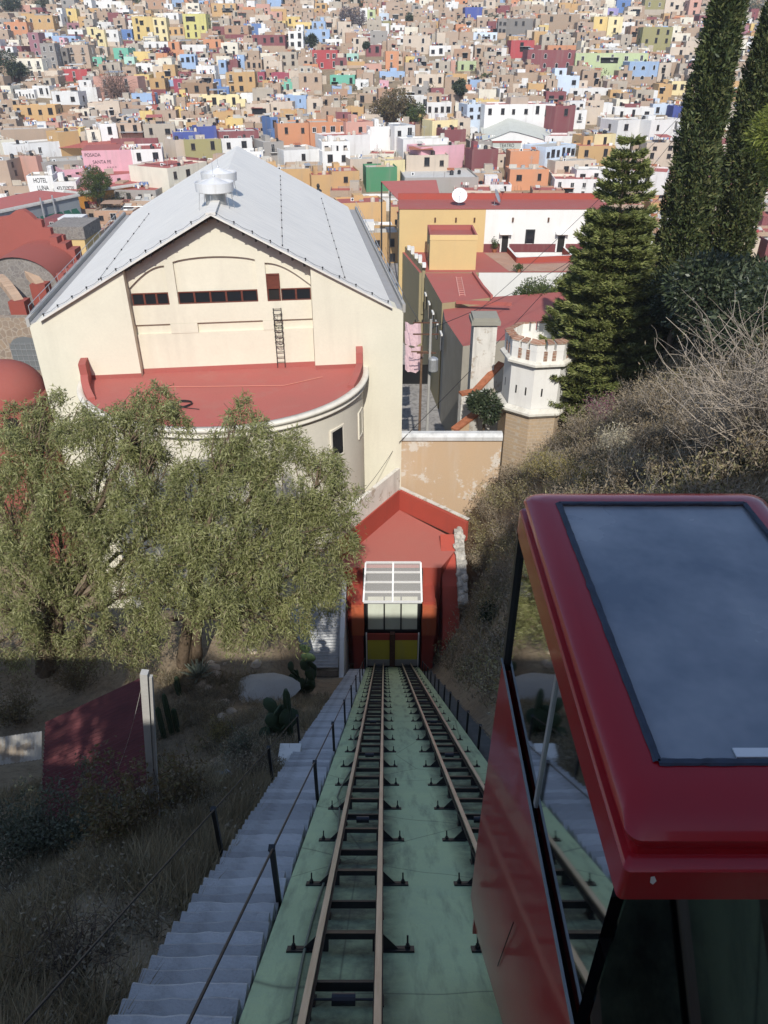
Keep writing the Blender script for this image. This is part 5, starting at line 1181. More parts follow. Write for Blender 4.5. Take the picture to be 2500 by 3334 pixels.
# ---------------------------------------------------------------- roof tanks and stair-head rooms on the named houses
tank_me = {}
for nm, mt in (('black', M_TANKB), ('cream', M_TANKC)):
    tank_me[nm] = MB().lathe([(.001, 0), (.62, 0), (.64, .15), (.60, .2), (.64, .5), (.60, .55), (.64, .95), (.5, 1.15), (.25, 1.25), (.25, 1.33), (.001, 1.34)], 12).mesh('water_tank', [mt], True)
rr = random.Random(4); k = 0
for t, sh, w, dep, zt in HOUSES:
    h = zt - t.location.z
    q_ = rr.random(); sm_ = [m for m in t.children if m.name.startswith('wall')][0].data.materials[0]; lt_ = 'loft' if sh else ''
    big = t.name.startswith('town_building')
    if q_ < .16 and w > 5 and not big:                                # set-back upper storey with windows
        ww = w * rr.uniform(.4, .7); a = rr.choice([-w / 2 + .02, w / 2 - ww - .02]); hu = rr.uniform(2.3, 2.8); y0 = dep * rr.uniform(.3, .45)
        MB().box(a, a + ww, y0, dep - .05, h - .6, h + hu).build('upper_storey', sm_ if rr.random() < .6 else wallm(rr.choice(['br', 'co', 'wh', 'be'])), t)
        for c in range(max(1, int(ww / 2.6))): link('window', win_mesh(.9, 1.1, rr.choice('dw')), t, (a + ww * (c + .5) / max(1, int(ww / 2.6)), y0 - .004, h + .6))
    elif q_ < .30 and w > 4:
        ww = w * rr.uniform(.16, .26); a = rr.uniform(-w * .4, w * .4 - ww); MB().box(a, a + ww, dep * .55, dep * .9, h - .5, h + rr.uniform(.9, 1.9)).build('stair_head', sm_ if rr.random() < .5 else wallm(rr.choice(['br', 'co', 'wh'])), t)
    elif q_ < .48 and w > 5:                                          # tin shelter on thin posts
        ww = w * rr.uniform(.3, .6); a = rr.uniform(-w * .45, w * .45 - ww); y0, y1 = dep * .25, dep * rr.uniform(.6, .9); z0 = h + rr.uniform(1.1, 1.7)
        MB().extr([(a, y0, z0), (a, y1, z0 + .4), (a, y1, z0 + .46), (a, y0, z0 + .06)], (ww, 0, 0)).build('tin_roof', rr.choice([M_STEEL, M_REDROOF, ROOFC['b'], ROOFC['w'], M_TERRACOTTA]), t)
        for px in (a + .1, a + ww - .1):
            for py in (y0 + .1, y1 - .1): MB().box(px - .06, px + .06, py - .06, py + .06, h - .5, z0 + .02).build('roof_post', M_RUST, t)
    if sh and rr.random() < .62:
        nm = rr.choice(['black', 'cream', 'cream']); p = Vector((rr.uniform(.1, .38) * w, rr.uniform(.2, .42) * dep, h - .42)); p.rotate(t.rotation_euler)
        o = link('water_tank', tank_me[nm], None, t.location + p, rr.random()); tag(o, '%s water tank on the roof of the %s' % (nm, sh), 'water tank', 'water tanks on roofs')
# ---------------------------------------------------------------- rooftop clutter and scrub, too small to pick apart
rr = random.Random(41); cm = MB()
def clutter(x, y, ang, w, dep, z):
    ca, sa_ = math.cos(ang), math.sin(ang)
    for _ in range(rr.choice([2, 3, 4, 5])):
        a, b = rr.uniform(-w * .45, w * .45), rr.uniform(.4, dep - .4); k = rr.random(); m0 = len(cm.v)
        if k < .3: cm.box(a, a + rr.uniform(.4, 1.6), b, b + rr.uniform(.1, .9), z - .5, z + rr.uniform(-.1, .6), rr.randrange(5))
        elif k < .5: cm.box(a, a + rr.uniform(1, 3.2), b, b + .15, z - .5, z + rr.uniform(.2, 1.1), rr.choice([0, 1, 2]))
        elif k < .75:
            for q_ in range(rr.randrange(2, 5)): xx = rr.uniform(-w * .48, w * .48); yy = rr.choice([.1, dep - .1]); cm.box(xx - .025, xx + .025, yy - .025, yy + .025, z - .3, z + rr.uniform(.8, 1.8), 5)
        elif k < .88:
            yy = b; cm.box(a, a + 2.6, yy - .01, yy + .01, z + 1.25, z + 1.27, 5)
            for q_ in range(4): cm.box(a + .1 + q_ * .62, a + .1 + q_ * .62 + rr.uniform(.3, .55), yy - .02, yy + .02, z + rr.uniform(.3, .7), z + 1.25, rr.choice([3, 6, 7, 8]))
        else: cm.extr([(a, b, z + .2), (a, b + 1.6, z + .7), (a, b + 1.6, z + .75), (a, b, z + .25)], (rr.uniform(1.2, 2.6), 0, 0), rr.choice([4, 2, 9]))
        for i in range(m0, len(cm.v)): px, py, pz = cm.v[i]; cm.v[i] = (x + px * ca - py * sa_, y + px * sa_ + py * ca, pz)
for t, sh, w, dep, zt in HOUSES:
    h = zt - t.location.z; q_ = rr.random(); sm_ = [m for m in t.children if m.name.startswith('wall')][0].data.materials[0]
    if not t.name.startswith('town_building'):
        if q_ < .28:
            a = rr.uniform(-w * .48, 0); wb_ = rr.uniform(1.4, w * .5); zc = h - rr.uniform(1.0, 2.6)
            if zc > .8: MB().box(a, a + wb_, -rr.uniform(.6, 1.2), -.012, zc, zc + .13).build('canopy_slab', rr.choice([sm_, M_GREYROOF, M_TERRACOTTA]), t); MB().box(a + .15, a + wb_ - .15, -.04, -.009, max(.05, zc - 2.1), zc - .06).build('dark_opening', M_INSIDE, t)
        elif q_ < .5:
            zc = h * rr.uniform(.25, .45); MB().box(-w / 2 + .004, w / 2 - .004, -.012, -.002, -1, zc).build('painted_base', wallm(rr.choice(['br', 'ta', 'dr', 'co', 'be', 'bn'])), t)
        elif q_ < .68:
            sd = rr.choice([-1, 1]); ww = rr.uniform(1.6, 3.4); x0_, x1_ = sorted((sd * w / 2, sd * (w / 2 + ww))); MB().box(x0_ + .01, x1_ - .01, rr.uniform(-1, .8), dep * .75, -4, h * rr.uniform(.5, .85)).build('side_wing', rr.choice([sm_, wallm('br'), wallm('be'), wallm('co')]), t)
    if rr.random() < .6:
        b = MB().lathe([(.5, 0), (.55, .85), (.28, 1.1), (.001, 1.12)], 8); a, c = rr.uniform(-w * .42, w * .42), rr.uniform(.8, dep * .6); ca, sa_ = math.cos(t.rotation_euler.z), math.sin(t.rotation_euler.z); cm.add([(t.location.x + (p[0] + a) * ca - (p[1] + c) * sa_, t.location.y + (p[0] + a) * sa_ + (p[1] + c) * ca, p[2] + zt - .3) for p in b.v], b.f, rr.choice([10, 11, 11]))
    clutter(t.location.x, t.location.y, t.rotation_euler.z, w, dep, zt)
for f in rest_:
    if f[1] < 480: clutter(f[0], f[1], 0, f[2], f[3], f[4])
o = cm.build('rooftop_clutter', [wallm('br'), wallm('co'), M_GREYROOF, M_WHITE, M_STEEL, M_RUST, plain('cloth_blue', (.12, .2, .4), .9), plain('cloth_red', (.4, .08, .08), .9), plain('cloth_pale', (.6, .58, .52), .9), M_TERRACOTTA, M_TANKB, M_TANKC]); tag(o, 'small rooftop walls, posts, laundry and odds and ends across the town', 'clutter', kind='stuff')
# ---------------------------------------------------------------- right of the theatre: boundary wall, turret, pillar
def lvl(u, v, z): return at_z(u, v, z)
bwl = thing('boundary_wall', 'peeling tan wall with white coping behind the station', 'wall', (5.0, 58.3, TOWN))
a, b = at_y(1290, 1440, 58.0), at_y(1634, 1440, 58.0)
def wl(mb, o): return w2l(mb, o.location)
wl(MB().box(a.x, b.x, 58.0, 58.5, TOWN, at_y(1400, 1432, 58).z), bwl).build('wall', M_TAN, bwl)
zc = at_y(1400, 1432, 58).z; cb_ = MB(); cb_.v = []; n = 8
cb_.extr([(a.x - .15, 57.8, zc), (a.x - .15, 57.75, zc + .35), (a.x - .15, 58.0, zc + .62), (a.x - .15, 58.5, zc + .62), (a.x - .15, 58.7, zc + .35), (a.x - .15, 58.7, zc)], (b.x - a.x + .15, 0, 0))
wl(cb_, bwl).build('coping', paint('lichen_white', (.66, .66, .64), wear=.7, stains=.6, scale=1.4, dirt=(.25, .25, .24), rnd=0), bwl)
# octagonal turret
tc_ = at_y(1745, 1250, 61.5); TUX, TUY = tc_.x, 61.8
TR = 3.05
tu = thing('turret', 'white battlemented octagonal turret on a stone base beside the pine', 'turret', (TUX, TUY, -38)); to = tu.location
def octo(r, a0=22.5 + 7): return [(TUX + r * math.cos(math.radians(a0 + 45 * i)), TUY + r * math.sin(math.radians(a0 + 45 * i))) for i in range(8)]
def octo_loft(prof, name, mat, cap=False):
    mb = MB(); vs = []
    for r, z in prof: vs += [(x, y, z) for x, y in octo(r)]
    fs = [(k * 8 + i, k * 8 + (i + 1) % 8, k * 8 + 8 + (i + 1) % 8, k * 8 + 8 + i) for k in range(len(prof) - 1) for i in range(8)]
    if cap: fs.append(tuple(range(len(prof) * 8 - 8, len(prof) * 8)))
    return wl(mb.add(vs, fs), tu).build(name, mat, tu)
zT = at_y(1745, 1118, 58.9).z; zM = at_y(1720, 1198, 58.8).z; zB = at_y(1700, 1352, 58.8).z
M_TUR = paint('turret_white', (.78, .76, .70), wear=.25, stains=.25, scale=.8, rnd=0)
M_TUTRIM = paint('turret_trim', (.70, .67, .58), wear=.6, stains=.55, scale=1.6, dirt=(.28, .24, .19), rnd=0)
octo_loft([(TR - .15, -41), (TR - .05, zB)], 'stone_base', masonry('turret_stone', (.50, .36, .22), (.42, .32, .22), (.50, .42, .32), .7, .33, .03, rnd=0))
octo_loft([(TR + .05, zB - .35), (TR + .42, zB), (TR + .42, zB + .2), (TR - .1, zB + .45)], 'lower_cornice', M_TUTRIM)
octo_loft([(TR - .15, zB + .3), (TR - .15, zM)], 'shaft', M_TUR)
octo_loft([(TR - .15, zM - .1), (TR + .32, zM + .1), (TR + .32, zM + .28), (TR - .05, zM + .5)], 'upper_cornice', M_TUTRIM)
octo_loft([(TR - .02, zM + .4), (TR - .02, zT - .75), (TR - .62, zT - .75), (TR - .62, zM + .4)], 'parapet', M_TUR)
wl(MB().add([(x, y, zM + .55) for x, y in octo(TR - .6)], [tuple(range(8))]), tu).build('deck', M_TUTRIM, tu)
M_CAPB = masonry('merlon_brick', (.36, .17, .10), (.28, .14, .09), (.50, .42, .33), .5, .25, .03, rnd=.2)
oc, ic = octo(TR), octo(TR - .62)
for i in range(8):
    A, B, C2, D2 = [Vector((*p, 0)) for p in (oc[i], oc[(i + 1) % 8], ic[(i + 1) % 8], ic[i])]
    for k in range(3):
        f0, f1 = (k + .12) / 3, (k + .84) / 3
        if k == 0: f0 = 0
        if k == 2: f1 = 1.0
        p, q_, r_, s_ = A.lerp(B, f0), A.lerp(B, f1), D2.lerp(C2, f1), D2.lerp(C2, f0)
        m = MB(); lo = [(v.x, v.y, zT - .76) for v in (p, q_, r_, s_)]; hi = [(v.x, v.y, zT - .12) for v in (p, q_)] + [(v.x, v.y, zT + .02) for v in (r_, s_)]
        m.add(lo + hi, [(0, 1, 5, 4), (1, 2, 6, 5), (2, 3, 7, 6), (3, 0, 4, 7), (4, 5, 6, 7)]); me_ = wl(m, tu).build('merlon', M_TUR, tu)
        g_ = [v - (v - Vector((TUX, TUY, 0))).normalized() * -.06 for v in (p, q_)]; ctr = Vector((TUX, TUY, 0))
        m = MB(); P_ = [p + (p - ctr).normalized() * .08, q_ + (q_ - ctr).normalized() * .08, r_, s_]
        m.add([(v.x, v.y, zT - .14 + (.14 if j > 1 else 0)) for j, v in enumerate(P_)] + [(v.x, v.y, zT - .02 + (.14 if j > 1 else 0)) for j, v in enumerate(P_)], [(0, 1, 5, 4), (1, 2, 6, 5), (2, 3, 7, 6), (3, 0, 4, 7), (4, 5, 6, 7), (3, 2, 1, 0)])
        wl(m, tu).build('brick_cap', M_CAPB, tu)
    n_ = ((A + B) / 2 - Vector((TUX, TUY, 0))).normalized(); e_ = (B - A).normalized()
    for f in (.34, .66):                                    # brick-lined notches below the gaps
        c = A.lerp(B, f); wl(MB().obox((c.x + n_.x * -.005, c.y + n_.y * -.005, zT - 1.15), e_ * .16, n_ * .02, Vector((0, 0, .42))), tu).build('embrasure', M_CAPB, tu)
    for f in (.38,) if i % 2 else (.3, .7):
        c = A.lerp(B, f); wl(MB().obox((c.x - n_.x * .15, c.y - n_.y * .15, (zB + zM) / 2 - .2), e_ * .07, n_ * .02, Vector((0, 0, .36))), tu).build('loophole', M_INSIDE, tu)
# square white pillar, steps with terracotta coping between pillar and turret
pl = thing('gate_pillar', 'tall square white pillar with weathered stone cap left of the turret', 'pillar', (0, 0, TOWN)); pc_ = at_y(1585, 1100, 66.0); pl.location = (pc_.x, 66.5, TOWN)
x0, x1 = at_y(1537, 1150, 66).x, at_y(1612, 1150, 66).x; zc = at_y(1570, 1058, 66).z
wl(MB().box(x0, x1, 66, 68, TOWN, zc), pl).build('shaft', M_OLDWHITE, pl)
wl(MB().box(x0 - .25, x1 + .25, 65.75, 68.25, zc, zc + .35).box(x0 - .1, x1 + .1, 65.9, 68.1, zc + .35, zc + .65), pl).build('cap', paint('mossy_stone', (.30, .29, .24), wear=.6, stains=.6, scale=2), pl)
gwl = thing('garden_steps_wall', 'white garden wall with terracotta coping zigzagging down behind the boundary wall', 'wall', (11, 64, TOWN))
pts = [(1478, 1402, 60.5, .9), (1520, 1370, 61.5, .9), (1548, 1350, 62.5, .9), (1498, 1285, 64.0, 1.5), (1548, 1275, 64.5, 1.5), (1632, 1185, 66.5, .6)]
PP = [at_y(u, v, y) for u, v, y, w in pts]
for i in range(len(PP) - 1):
    if i == 2: continue
    p, q_ = PP[i], PP[i + 1]; d = (q_ - p); n_ = Vector((-d.y, d.x, 0)).normalized() * .4
    wl(MB().add([p - n_, q_ - n_, q_ + n_, p + n_] + [v + Vector((0, 0, .18)) for v in (p - n_, q_ - n_, q_ + n_, p + n_)], [(3, 2, 1, 0), (4, 5, 6, 7), (0, 1, 5, 4), (1, 2, 6, 5), (2, 3, 7, 6), (3, 0, 4, 7)]), gwl).build('tile_coping', M_TERRACOTTA, gwl)
    n2 = n_ * .8; B4 = [p - n2, q_ - n2, q_ + n2, p + n2]
    wl(MB().add([(v.x, v.y, TOWN) for v in B4] + [(v.x, v.y, v.z - .004) for v in B4], [(4, 5, 6, 7), (0, 1, 5, 4), (1, 2, 6, 5), (2, 3, 7, 6), (3, 0, 4, 7)]), gwl).build('wall', M_OLDWHITE if i else M_TAN, gwl)
# ---------------------------------------------------------------- the red-roofed town house right of the street
RZ1 = -31.0
HA = thing('courtyard_mansion', 'rambling red-roofed mansion with yellow and white walls round a patio', 'mansion', (20, 120, TOWN)); ho = HA.location
def slabpoly(pix, z, name, mat, zb=TOWN, wallmat=None):
    P_ = [at_z(u, v, z) for u, v in pix]; n = len(P_)
    mb = MB().add([(p.x, p.y, zb) for p in P_] + [(p.x, p.y, z - .004) for p in P_], [(i, (i + 1) % n, n + (i + 1) % n, n + i) for i in range(n)])
    wl(mb, HA).build('wall', wallmat or M_OLIVESHADE, HA)
    return wl(MB().add([(p.x, p.y, z) for p in P_], [tuple(range(n))]), HA).build(name, mat, HA)
def D_(*pts): return [(x * 1.507, y * 1.507) for x, y in pts]
M_ST2 = paint('street_wall_grey', (.36, .33, .27), wear=.6, stains=.6, scale=.8, dirt=(.2, .18, .15))
slabpoly(D_((1000, 748), (1330, 700), (1330, 622), (1060, 642), (955, 655), (961, 690)), RZ1, 'roof', M_REDROOF, wallmat=M_ST2)
slabpoly(D_((955, 655), (1060, 643), (1042, 620), (1022, 590), (918, 590)), RZ1 + .9, 'roof', M_REDROOF)
tz = RZ1 + .62
slab3 = [at_z(u * 1.507, v * 1.507, RZ1 + .6) for u, v in ((906, 589), (1310, 588), (1310, 540), (866, 541))]
cz = [at_z(u * 1.507, v * 1.507, tz + .9) for u, v in ((1118, 556), (1236, 551), (1205, 521), (1090, 525))]
wl(MB().add([(p.x, p.y, TOWN) for p in slab3] + [(p.x, p.y, RZ1 + .596) for p in slab3], [(i, (i + 1) % 4, 4 + (i + 1) % 4, 4 + i) for i in range(4)]), HA).build('wall', M_OLIVESHADE, HA)
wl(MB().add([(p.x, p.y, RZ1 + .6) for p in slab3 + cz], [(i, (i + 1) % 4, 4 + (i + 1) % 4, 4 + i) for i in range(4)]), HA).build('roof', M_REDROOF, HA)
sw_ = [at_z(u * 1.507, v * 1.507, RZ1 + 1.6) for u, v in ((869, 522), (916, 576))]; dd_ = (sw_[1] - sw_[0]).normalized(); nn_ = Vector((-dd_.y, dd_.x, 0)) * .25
wl(MB().add([(p.x, p.y, z) for z in (RZ1 - 6, RZ1 + 1.6) for p in (sw_[0] - nn_, sw_[1] - nn_, sw_[1] + nn_, sw_[0] + nn_)], [(3, 2, 1, 0), (4, 5, 6, 7), (0, 1, 5, 4), (1, 2, 6, 5), (2, 3, 7, 6), (3, 0, 4, 7)]), HA).build('street_parapet', M_OLIVESHADE, HA)
def wallbox(u0, u1, y, z0, z1, dep, mat, name='wall', flush=0):
    v_ = 500 * 1.507; xa, xb = at_y(u0 * 1.507, v_, y).x, at_y(u1 * 1.507, v_, y).x
    # true x from the mid height of that wall
    zc_ = (z0 + z1) / 2; d_ = y * cp - zc_ * sp_; xa = (u0 * 1.507 - CX) / FPX * d_; xb = (u1 * 1.507 - CX) / FPX * d_
    return wl(MB().box(xa, xb, y, y + dep, z0, z1), HA).build(name, mat, HA), xa, xb
# low white court wall and raised red kerb in front of it
yW = at_z(1700, 590 * 1.507, RZ1 + .6).y
wallbox(1030, 1262, yW - .3, -40, RZ1 + .65, .3, M_WHITE)
for (p, q_) in (((1042, 622), (1062, 645)), ((1022, 592), (1042, 622)), ((985, 655), (1105, 660))):
    A, B = at_z(p[0] * 1.507, p[1] * 1.507, RZ1 + .9), at_z(q_[0] * 1.507, q_[1] * 1.507, RZ1 + .9)
    wl(MB().beam(A + Vector((0, 0, .2)), B + Vector((0, 0, .2)), .35, .5), HA).build('roof_kerb', M_REDROOF, HA)
# golden tower room
yT = at_z(1500, 583 * 1.507, RZ1 + .62).y; zTt = rat(519 * 1.507) * yT
_, xa, xb = wallbox(925, 1022, yT, TOWN, zTt, 8.0, M_YELLOW, 'tower_room')
wl(MB().box(xa, xa + .004, yT, yT + 8, RZ1, zTt), HA)
wl(MB().box(xa - .06, xa - .002, yT + .05, yT + 8, TOWN, zTt), HA).build('street_side', M_OLIVESHADE, HA)  # yellow tower's shaded side, painted olive
for bx in ((xa - .06, xb + .05, yT - .05, yT + .25), (xa - .06, xb + .05, yT + 7.75, yT + 8.05), (xa - .06, xa + .25, yT + .25, yT + 7.75), (xb - .25, xb + .05, yT + .25, yT + 7.75)):
    wl(MB().box(*bx, zTt + .002, zTt + .75), HA).build('parapet', M_YELLOW if bx[2] < yT else M_REDROOF, HA)
wl(MB().box(xa - .03, xb + .02, yT + .02, yT + 7.98, zTt + .004, zTt + .05), HA).build('roof', M_REDROOF, HA)
for z in (zTt - 3.2, zTt - 5.8):
    wl(MB().box(xa - .12, xa - .061, yT + 2.6, yT + 3.8, z - .1, z + 1.9), HA).build('window', M_GLASSDARK, HA)
# long back range: yellow half and white half
yB = at_z(1500, 545 * 1.507, RZ1 + .6).y; zB2 = rat(452 * 1.507) * yB
_, ya, yb = wallbox(862, 1040, yB, TOWN, zB2, 9, M_YELLOW, 'back_range'); _, wa, wbx = wallbox(1040, 1300, yB, TOWN, zB2, 9, M_WHITE, 'back_range')
wl(MB().box(ya - .08, ya - .002, yB + .05, yB + 9, TOWN, zB2), HA).build('street_side', M_OLIVESHADE, HA)
wl(MB().box(ya - .15, wbx, yB - .12, yB + 12, zB2 + .002, zB2 + .12), HA).build('roof', M_REDROOF, HA)
wl(MB().box(ya - .15, wbx, yB + 8.8, yB + 9.3, zB2 + .1, zB2 + 1.1), HA).build('roof_wall', M_REDWALL, HA)
wl(MB().box(wa, wbx, yB - .03, yB - .002, RZ1 + .6, RZ1 + 2.0), HA).build('dado', paint('plum_dado', (.20, .055, .06), wear=.3), HA)
for (u, w, h, kind) in ((1090, 1.1, 2.7, 'door'), (1143, 1.1, 2.0, 'window'), (1211, 1.2, 2.7, 'door')):
    x = (u * 1.507 - CX) / FPX * (yB * cp - (RZ1 + 2) * sp_); z0 = RZ1 + (.65 if kind == 'door' else 2.1); o = thing_part(kind, HA)
    o.location = (x - ho.x, yB - ho.y, z0 - ho.z)
    MB().box(-w / 2, w / 2, -.05, -.034, 0, h).build('leaf' if kind == 'door' else 'pane', M_INSIDE if kind == 'door' else M_GLASSDARK, o)
    f = MB().box(-w / 2 - .25, -w / 2, -.12, -.034, 0, h).box(w / 2, w / 2 + .25, -.12, -.034, 0, h).box(-w / 2 - .25, w / 2 + .25, -.12, -.034, h, h + .3); f.build('surround', M_WHITE if kind == 'door' else M_DARKMETAL, o)
    if kind == 'door': MB().extr([(-w / 2 - .5, -.04, h + .7), (-w / 2 - .5, -1.0, h + .45), (-w / 2 - .5, -1.0, h + .35), (-w / 2 - .5, -.04, h + .3)], (w + 1.0, 0, 0)).build('hood', M_WHITE, o)
for u in (940, 985, 1025, 1108, 1185):
    x = (u * 1.507 - CX) / FPX * (yB * cp - (zB2 - 1.5) * sp_); wl(MB().obox((x, yB - .1, zB2 - 1.7), (.14, 0, 0), (0, .1, 0), (0, 0, .35)), HA).build('wall_lamp', M_RUST, HA)
# patio: tiled walk, sunken court with white inner walls and red parapet
M_TILE = masonry('terrace_tiles', (.42, .24, .16), (.36, .20, .14), (.52, .40, .32), .5, .5, .03, rnd=0)
for q4_ in (((1045, 546), (1094, 546), (1142, 586), (1100, 586)), ((1142, 586), (1122, 571), (1300, 566), (1300, 585)), ((1242, 562), (1215, 541), (1300, 541), (1300, 562))):
    wl(MB().add([at_z(u * 1.507, v * 1.507, tz) for u, v in q4_], [(3, 2, 1, 0)]), HA).build('terrace_floor', M_TILE, HA)
c0, c1, c2, c3 = [at_z(u * 1.507, v * 1.507, tz + .9) for u, v in ((1118, 556), (1236, 551), (1205, 521), (1090, 525))]
for i, (p, q_) in enumerate(((c0, c1), (c1, c2), (c2, c3), (c3, c0))):
    d = (q_ - p).normalized(); n_ = Vector((d.y, -d.x, 0)) * .15
    wl(MB().add([(v.x, v.y, z) for z in (tz - .2, tz + .9) for v in (p - n_, q_ - n_, q_ + n_, p + n_)], [(3, 2, 1, 0), (4, 5, 6, 7), (0, 1, 5, 4), (1, 2, 6, 5), (2, 3, 7, 6), (3, 0, 4, 7)]), HA).build('patio_parapet', M_REDWALL, HA)
    q2 = [p, q_]; wl(MB().add([(v.x - n_.x * 1.2, v.y - n_.y * 1.2, tz + .905) for v in (p, q_)] + [(v.x + n_.x * 1.2, v.y + n_.y * 1.2, tz + .905) for v in (q_, p)] , [(0, 1, 2, 3)]), HA).build('patio_coping', M_WHITE, HA)
wl(MB().add([(v.x, v.y, tz - 6) for v in (c0, c1, c2, c3)], [(0, 1, 2, 3)]), HA).build('patio_floor', plain('patio_paving', (.22, .17, .13), .9), HA)
for p, q_ in ((c3, c2), (c2, c1), (c0, c3), (c1, c0)):
    wl(MB().add([(p.x, p.y, tz - 6), (q_.x, q_.y, tz - 6), (q_.x, q_.y, tz - .18), (p.x, p.y, tz - .18)], [(0, 1, 2, 3)]), HA).build('patio_wall', M_WHITE, HA)
p, q_ = c3, c2
wl(MB().box(p.x + .4, q_.x - .4, p.y - .32, p.y - .16, tz + .1, tz + .88), HA).build('patio_inner_wall', M_WHITE, HA)
for k in range(4):
    x = p.x + (q_.x - p.x) * (k + .5) / 4; w_ = (q_.x - p.x) / 4 * .36
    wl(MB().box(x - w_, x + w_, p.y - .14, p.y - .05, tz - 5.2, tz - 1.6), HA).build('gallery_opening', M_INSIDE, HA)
for k, (u, v, lab) in enumerate(((1068, 520, 'potted shrub left of the mansion terrace door'), (1180, 515, 'potted shrub between the window and the right terrace door'), (1120, 588, 'low potted plant at the patio corner'))):
    pp = at_z(u * 1.507, v * 1.507 + (38 if k < 2 else 0), tz); t_ = thing('potted_plant', lab, 'potted plant', tuple(pp), 0, 'potted plants on the mansion terrace'); MB().lathe([(.001, 0), (.32, 0), (.45, .55), (.38, .55), (.001, .5)], 10).build('pot', M_TERRACOTTA, t_)
    n_ = 260; P3 = np.array([0, 0, 1.35 if k < 2 else .75]) + (RNG.normal(size=(n_, 3)) * np.array([.35, .35, .5 if k < 2 else .2])); link('foliage', leaves(P3, RNG.normal(size=(n_, 3)), .32, .15, leafmat('pot_leaf', [(.05, .075, .02), (.10, .13, .035)]), 'foliage'), t_)
# street-side crenellations and windows
sA, sB = sw_
for i in range(7):
    p = sA.lerp(sB, i / 6); wl(MB().box(p.x - .28, p.x + .28, p.y - .7, p.y + .7, RZ1 + 1.602, RZ1 + (2.6 if i % 2 else 2.1)), HA).build('merlon', M_WHITE, HA)
# street wall windows run down the olive side
w0, w1 = at_z(918 * 1.507, 590 * 1.507, RZ1 + .9), at_z(961 * 1.507, 690 * 1.507, RZ1 + .9)
for i in range(5):
    p = w0.lerp(w1, (i + .5) / 5); d = (w1 - w0).normalized()
    wl(MB().obox((p.x - .05, p.y, RZ1 - 3.0), d * .55, Vector((.06, 0, 0)), Vector((0, 0, 1.1))), HA).build('window', M_GLASSDARK, HA)
    wl(MB().obox((p.x - .08, p.y, RZ1 - 1.75), d * .8, Vector((.12, 0, 0)), Vector((0, 0, .12))), HA).build('lintel', M_WHITE, HA)
# red ladder lying on the roof
la, lb_ = at_z(1508, 1028, RZ1 + 1.0), at_z(1520, 1000 - 12, RZ1 + 1.0); la, lb_ = at_z(1505, 963, RZ1 + .95), at_z(1493, 902, RZ1 + 1.0)
LD = thing('ladder', 'pale red wooden ladder lying on the red mansion roof', 'ladder', tuple(la)); d = (lb_ - la); n_ = Vector((-d.y, d.x, 0)).normalized() * .4
for sg in (-1, 1): MB().beam(n_ * sg, d + n_ * sg, .12, .1).build('stile', paint('ladder_pink', (.62, .30, .25)), LD)
for i in range(9): c = d * ((i + .5) / 9); MB().beam(c - n_, c + n_, .07, .07).build('rung', MATS['ladder_pink'], LD)
# satellite dishes
def dish(u, v, z, R, label, tilt=35, yaw=0, mat=M_WHITEMETAL):
    p = at_z(u, v, z); t = thing('satellite_dish', label, 'satellite dish', p, yaw, 'satellite dishes')
    mb = MB().lathe([(.001, 0), (R * .4, .03 * R), (R * .7, .1 * R), (R, .22 * R), (R * 1.01, .2 * R)], 24); M_ = Matrix.Translation((0, -.1, R * 1.15)) @ Matrix.Rotation(math.radians(90 - tilt), 4, 'X')
    mb.v = [tuple(M_ @ Vector(q_)) for q_ in mb.v]; mb.build('reflector', mat, t, smooth=True)
    MB().cyl((0, .2, 0), (0, .05, R * 1.1), .05, n=6).box(-.5 * R, .5 * R, -.05, .05, 0, .06).box(-.05, .05, -.3 * R, .5 * R, 0, .06).build('mast', M_STEEL, t)
    f = M_ @ Vector((0, 0, R * .95)); MB().cyl(tuple(M_ @ Vector((0, -R * .95, .2 * R))), tuple(f), .02, n=5).cyl(tuple(f), tuple(f + Vector((0, .1, 0))), .07, n=8).build('feed_arm', M_DARKMETAL, t)
dish(1494, 668, zB2 + .13, 1.3, 'big round white satellite dish on the long red roof')
dish(1612, 668, zB2 + .13, 1.2, 'mesh satellite dish standing sideways on the long red roof', 25, 1.25, M_STEEL)
# roof domes (skylight bulbs) on the mansion roof
for k, (u, v) in enumerate(((908, 555), (923, 563), (925, 578), (948, 578))):
    p = at_z((u + 95) * 1.507 - 30, v * 1.507, RZ1 + .61); tag(MB().lathe([(.35, 0), (.3, .18), (.15, .3), (.001, .33)], 10, tuple(p)).build('roof_vent', M_TERRACOTTA, org=tuple(p)), 'small round red roof vent, number %s from the tower room' % ['one', 'two', 'three', 'four'][k], 'vent', 'red roof vents')
# ---------------------------------------------------------------- street: poles, wires, transformer, pink awnings
po = at_y(868 * 1.507 + 0, 1210, 74); px_, py_ = at_y(1396, 1250, 74.0).x, 74.0
UP = thing('utility_pole', 'concrete utility pole with crossarms and a transformer in the narrow street', 'utility pole', (px_, py_, TOWN))
ztop = rat(1040) * py_ - TOWN
MB().cyl((0, 0, 0), (0, 0, ztop), .2, .13, 8).build('mast', M_CONC, UP)
for z, w in ((ztop - .4, 2.4), (ztop - 1.6, 2.4), (ztop - 3.6, 1.8)): MB().box(-w * .75, w * .35, -.06, .06, z, z + .12).build('crossarm', M_RUST, UP)
for x in (-1.6, -.9, .6): MB().cyl((x, 0, ztop - .28), (x, 0, ztop - .02), .07, .05, 6).build('insulator', M_DARKMETAL, UP)
MB().lathe([(.45, -.7), (.5, -.65), (.5, .6), (.35, .75), (.001, .78)], 12, (.35, -.55, ztop - 4.6)).build('transformer', M_STEEL, UP)
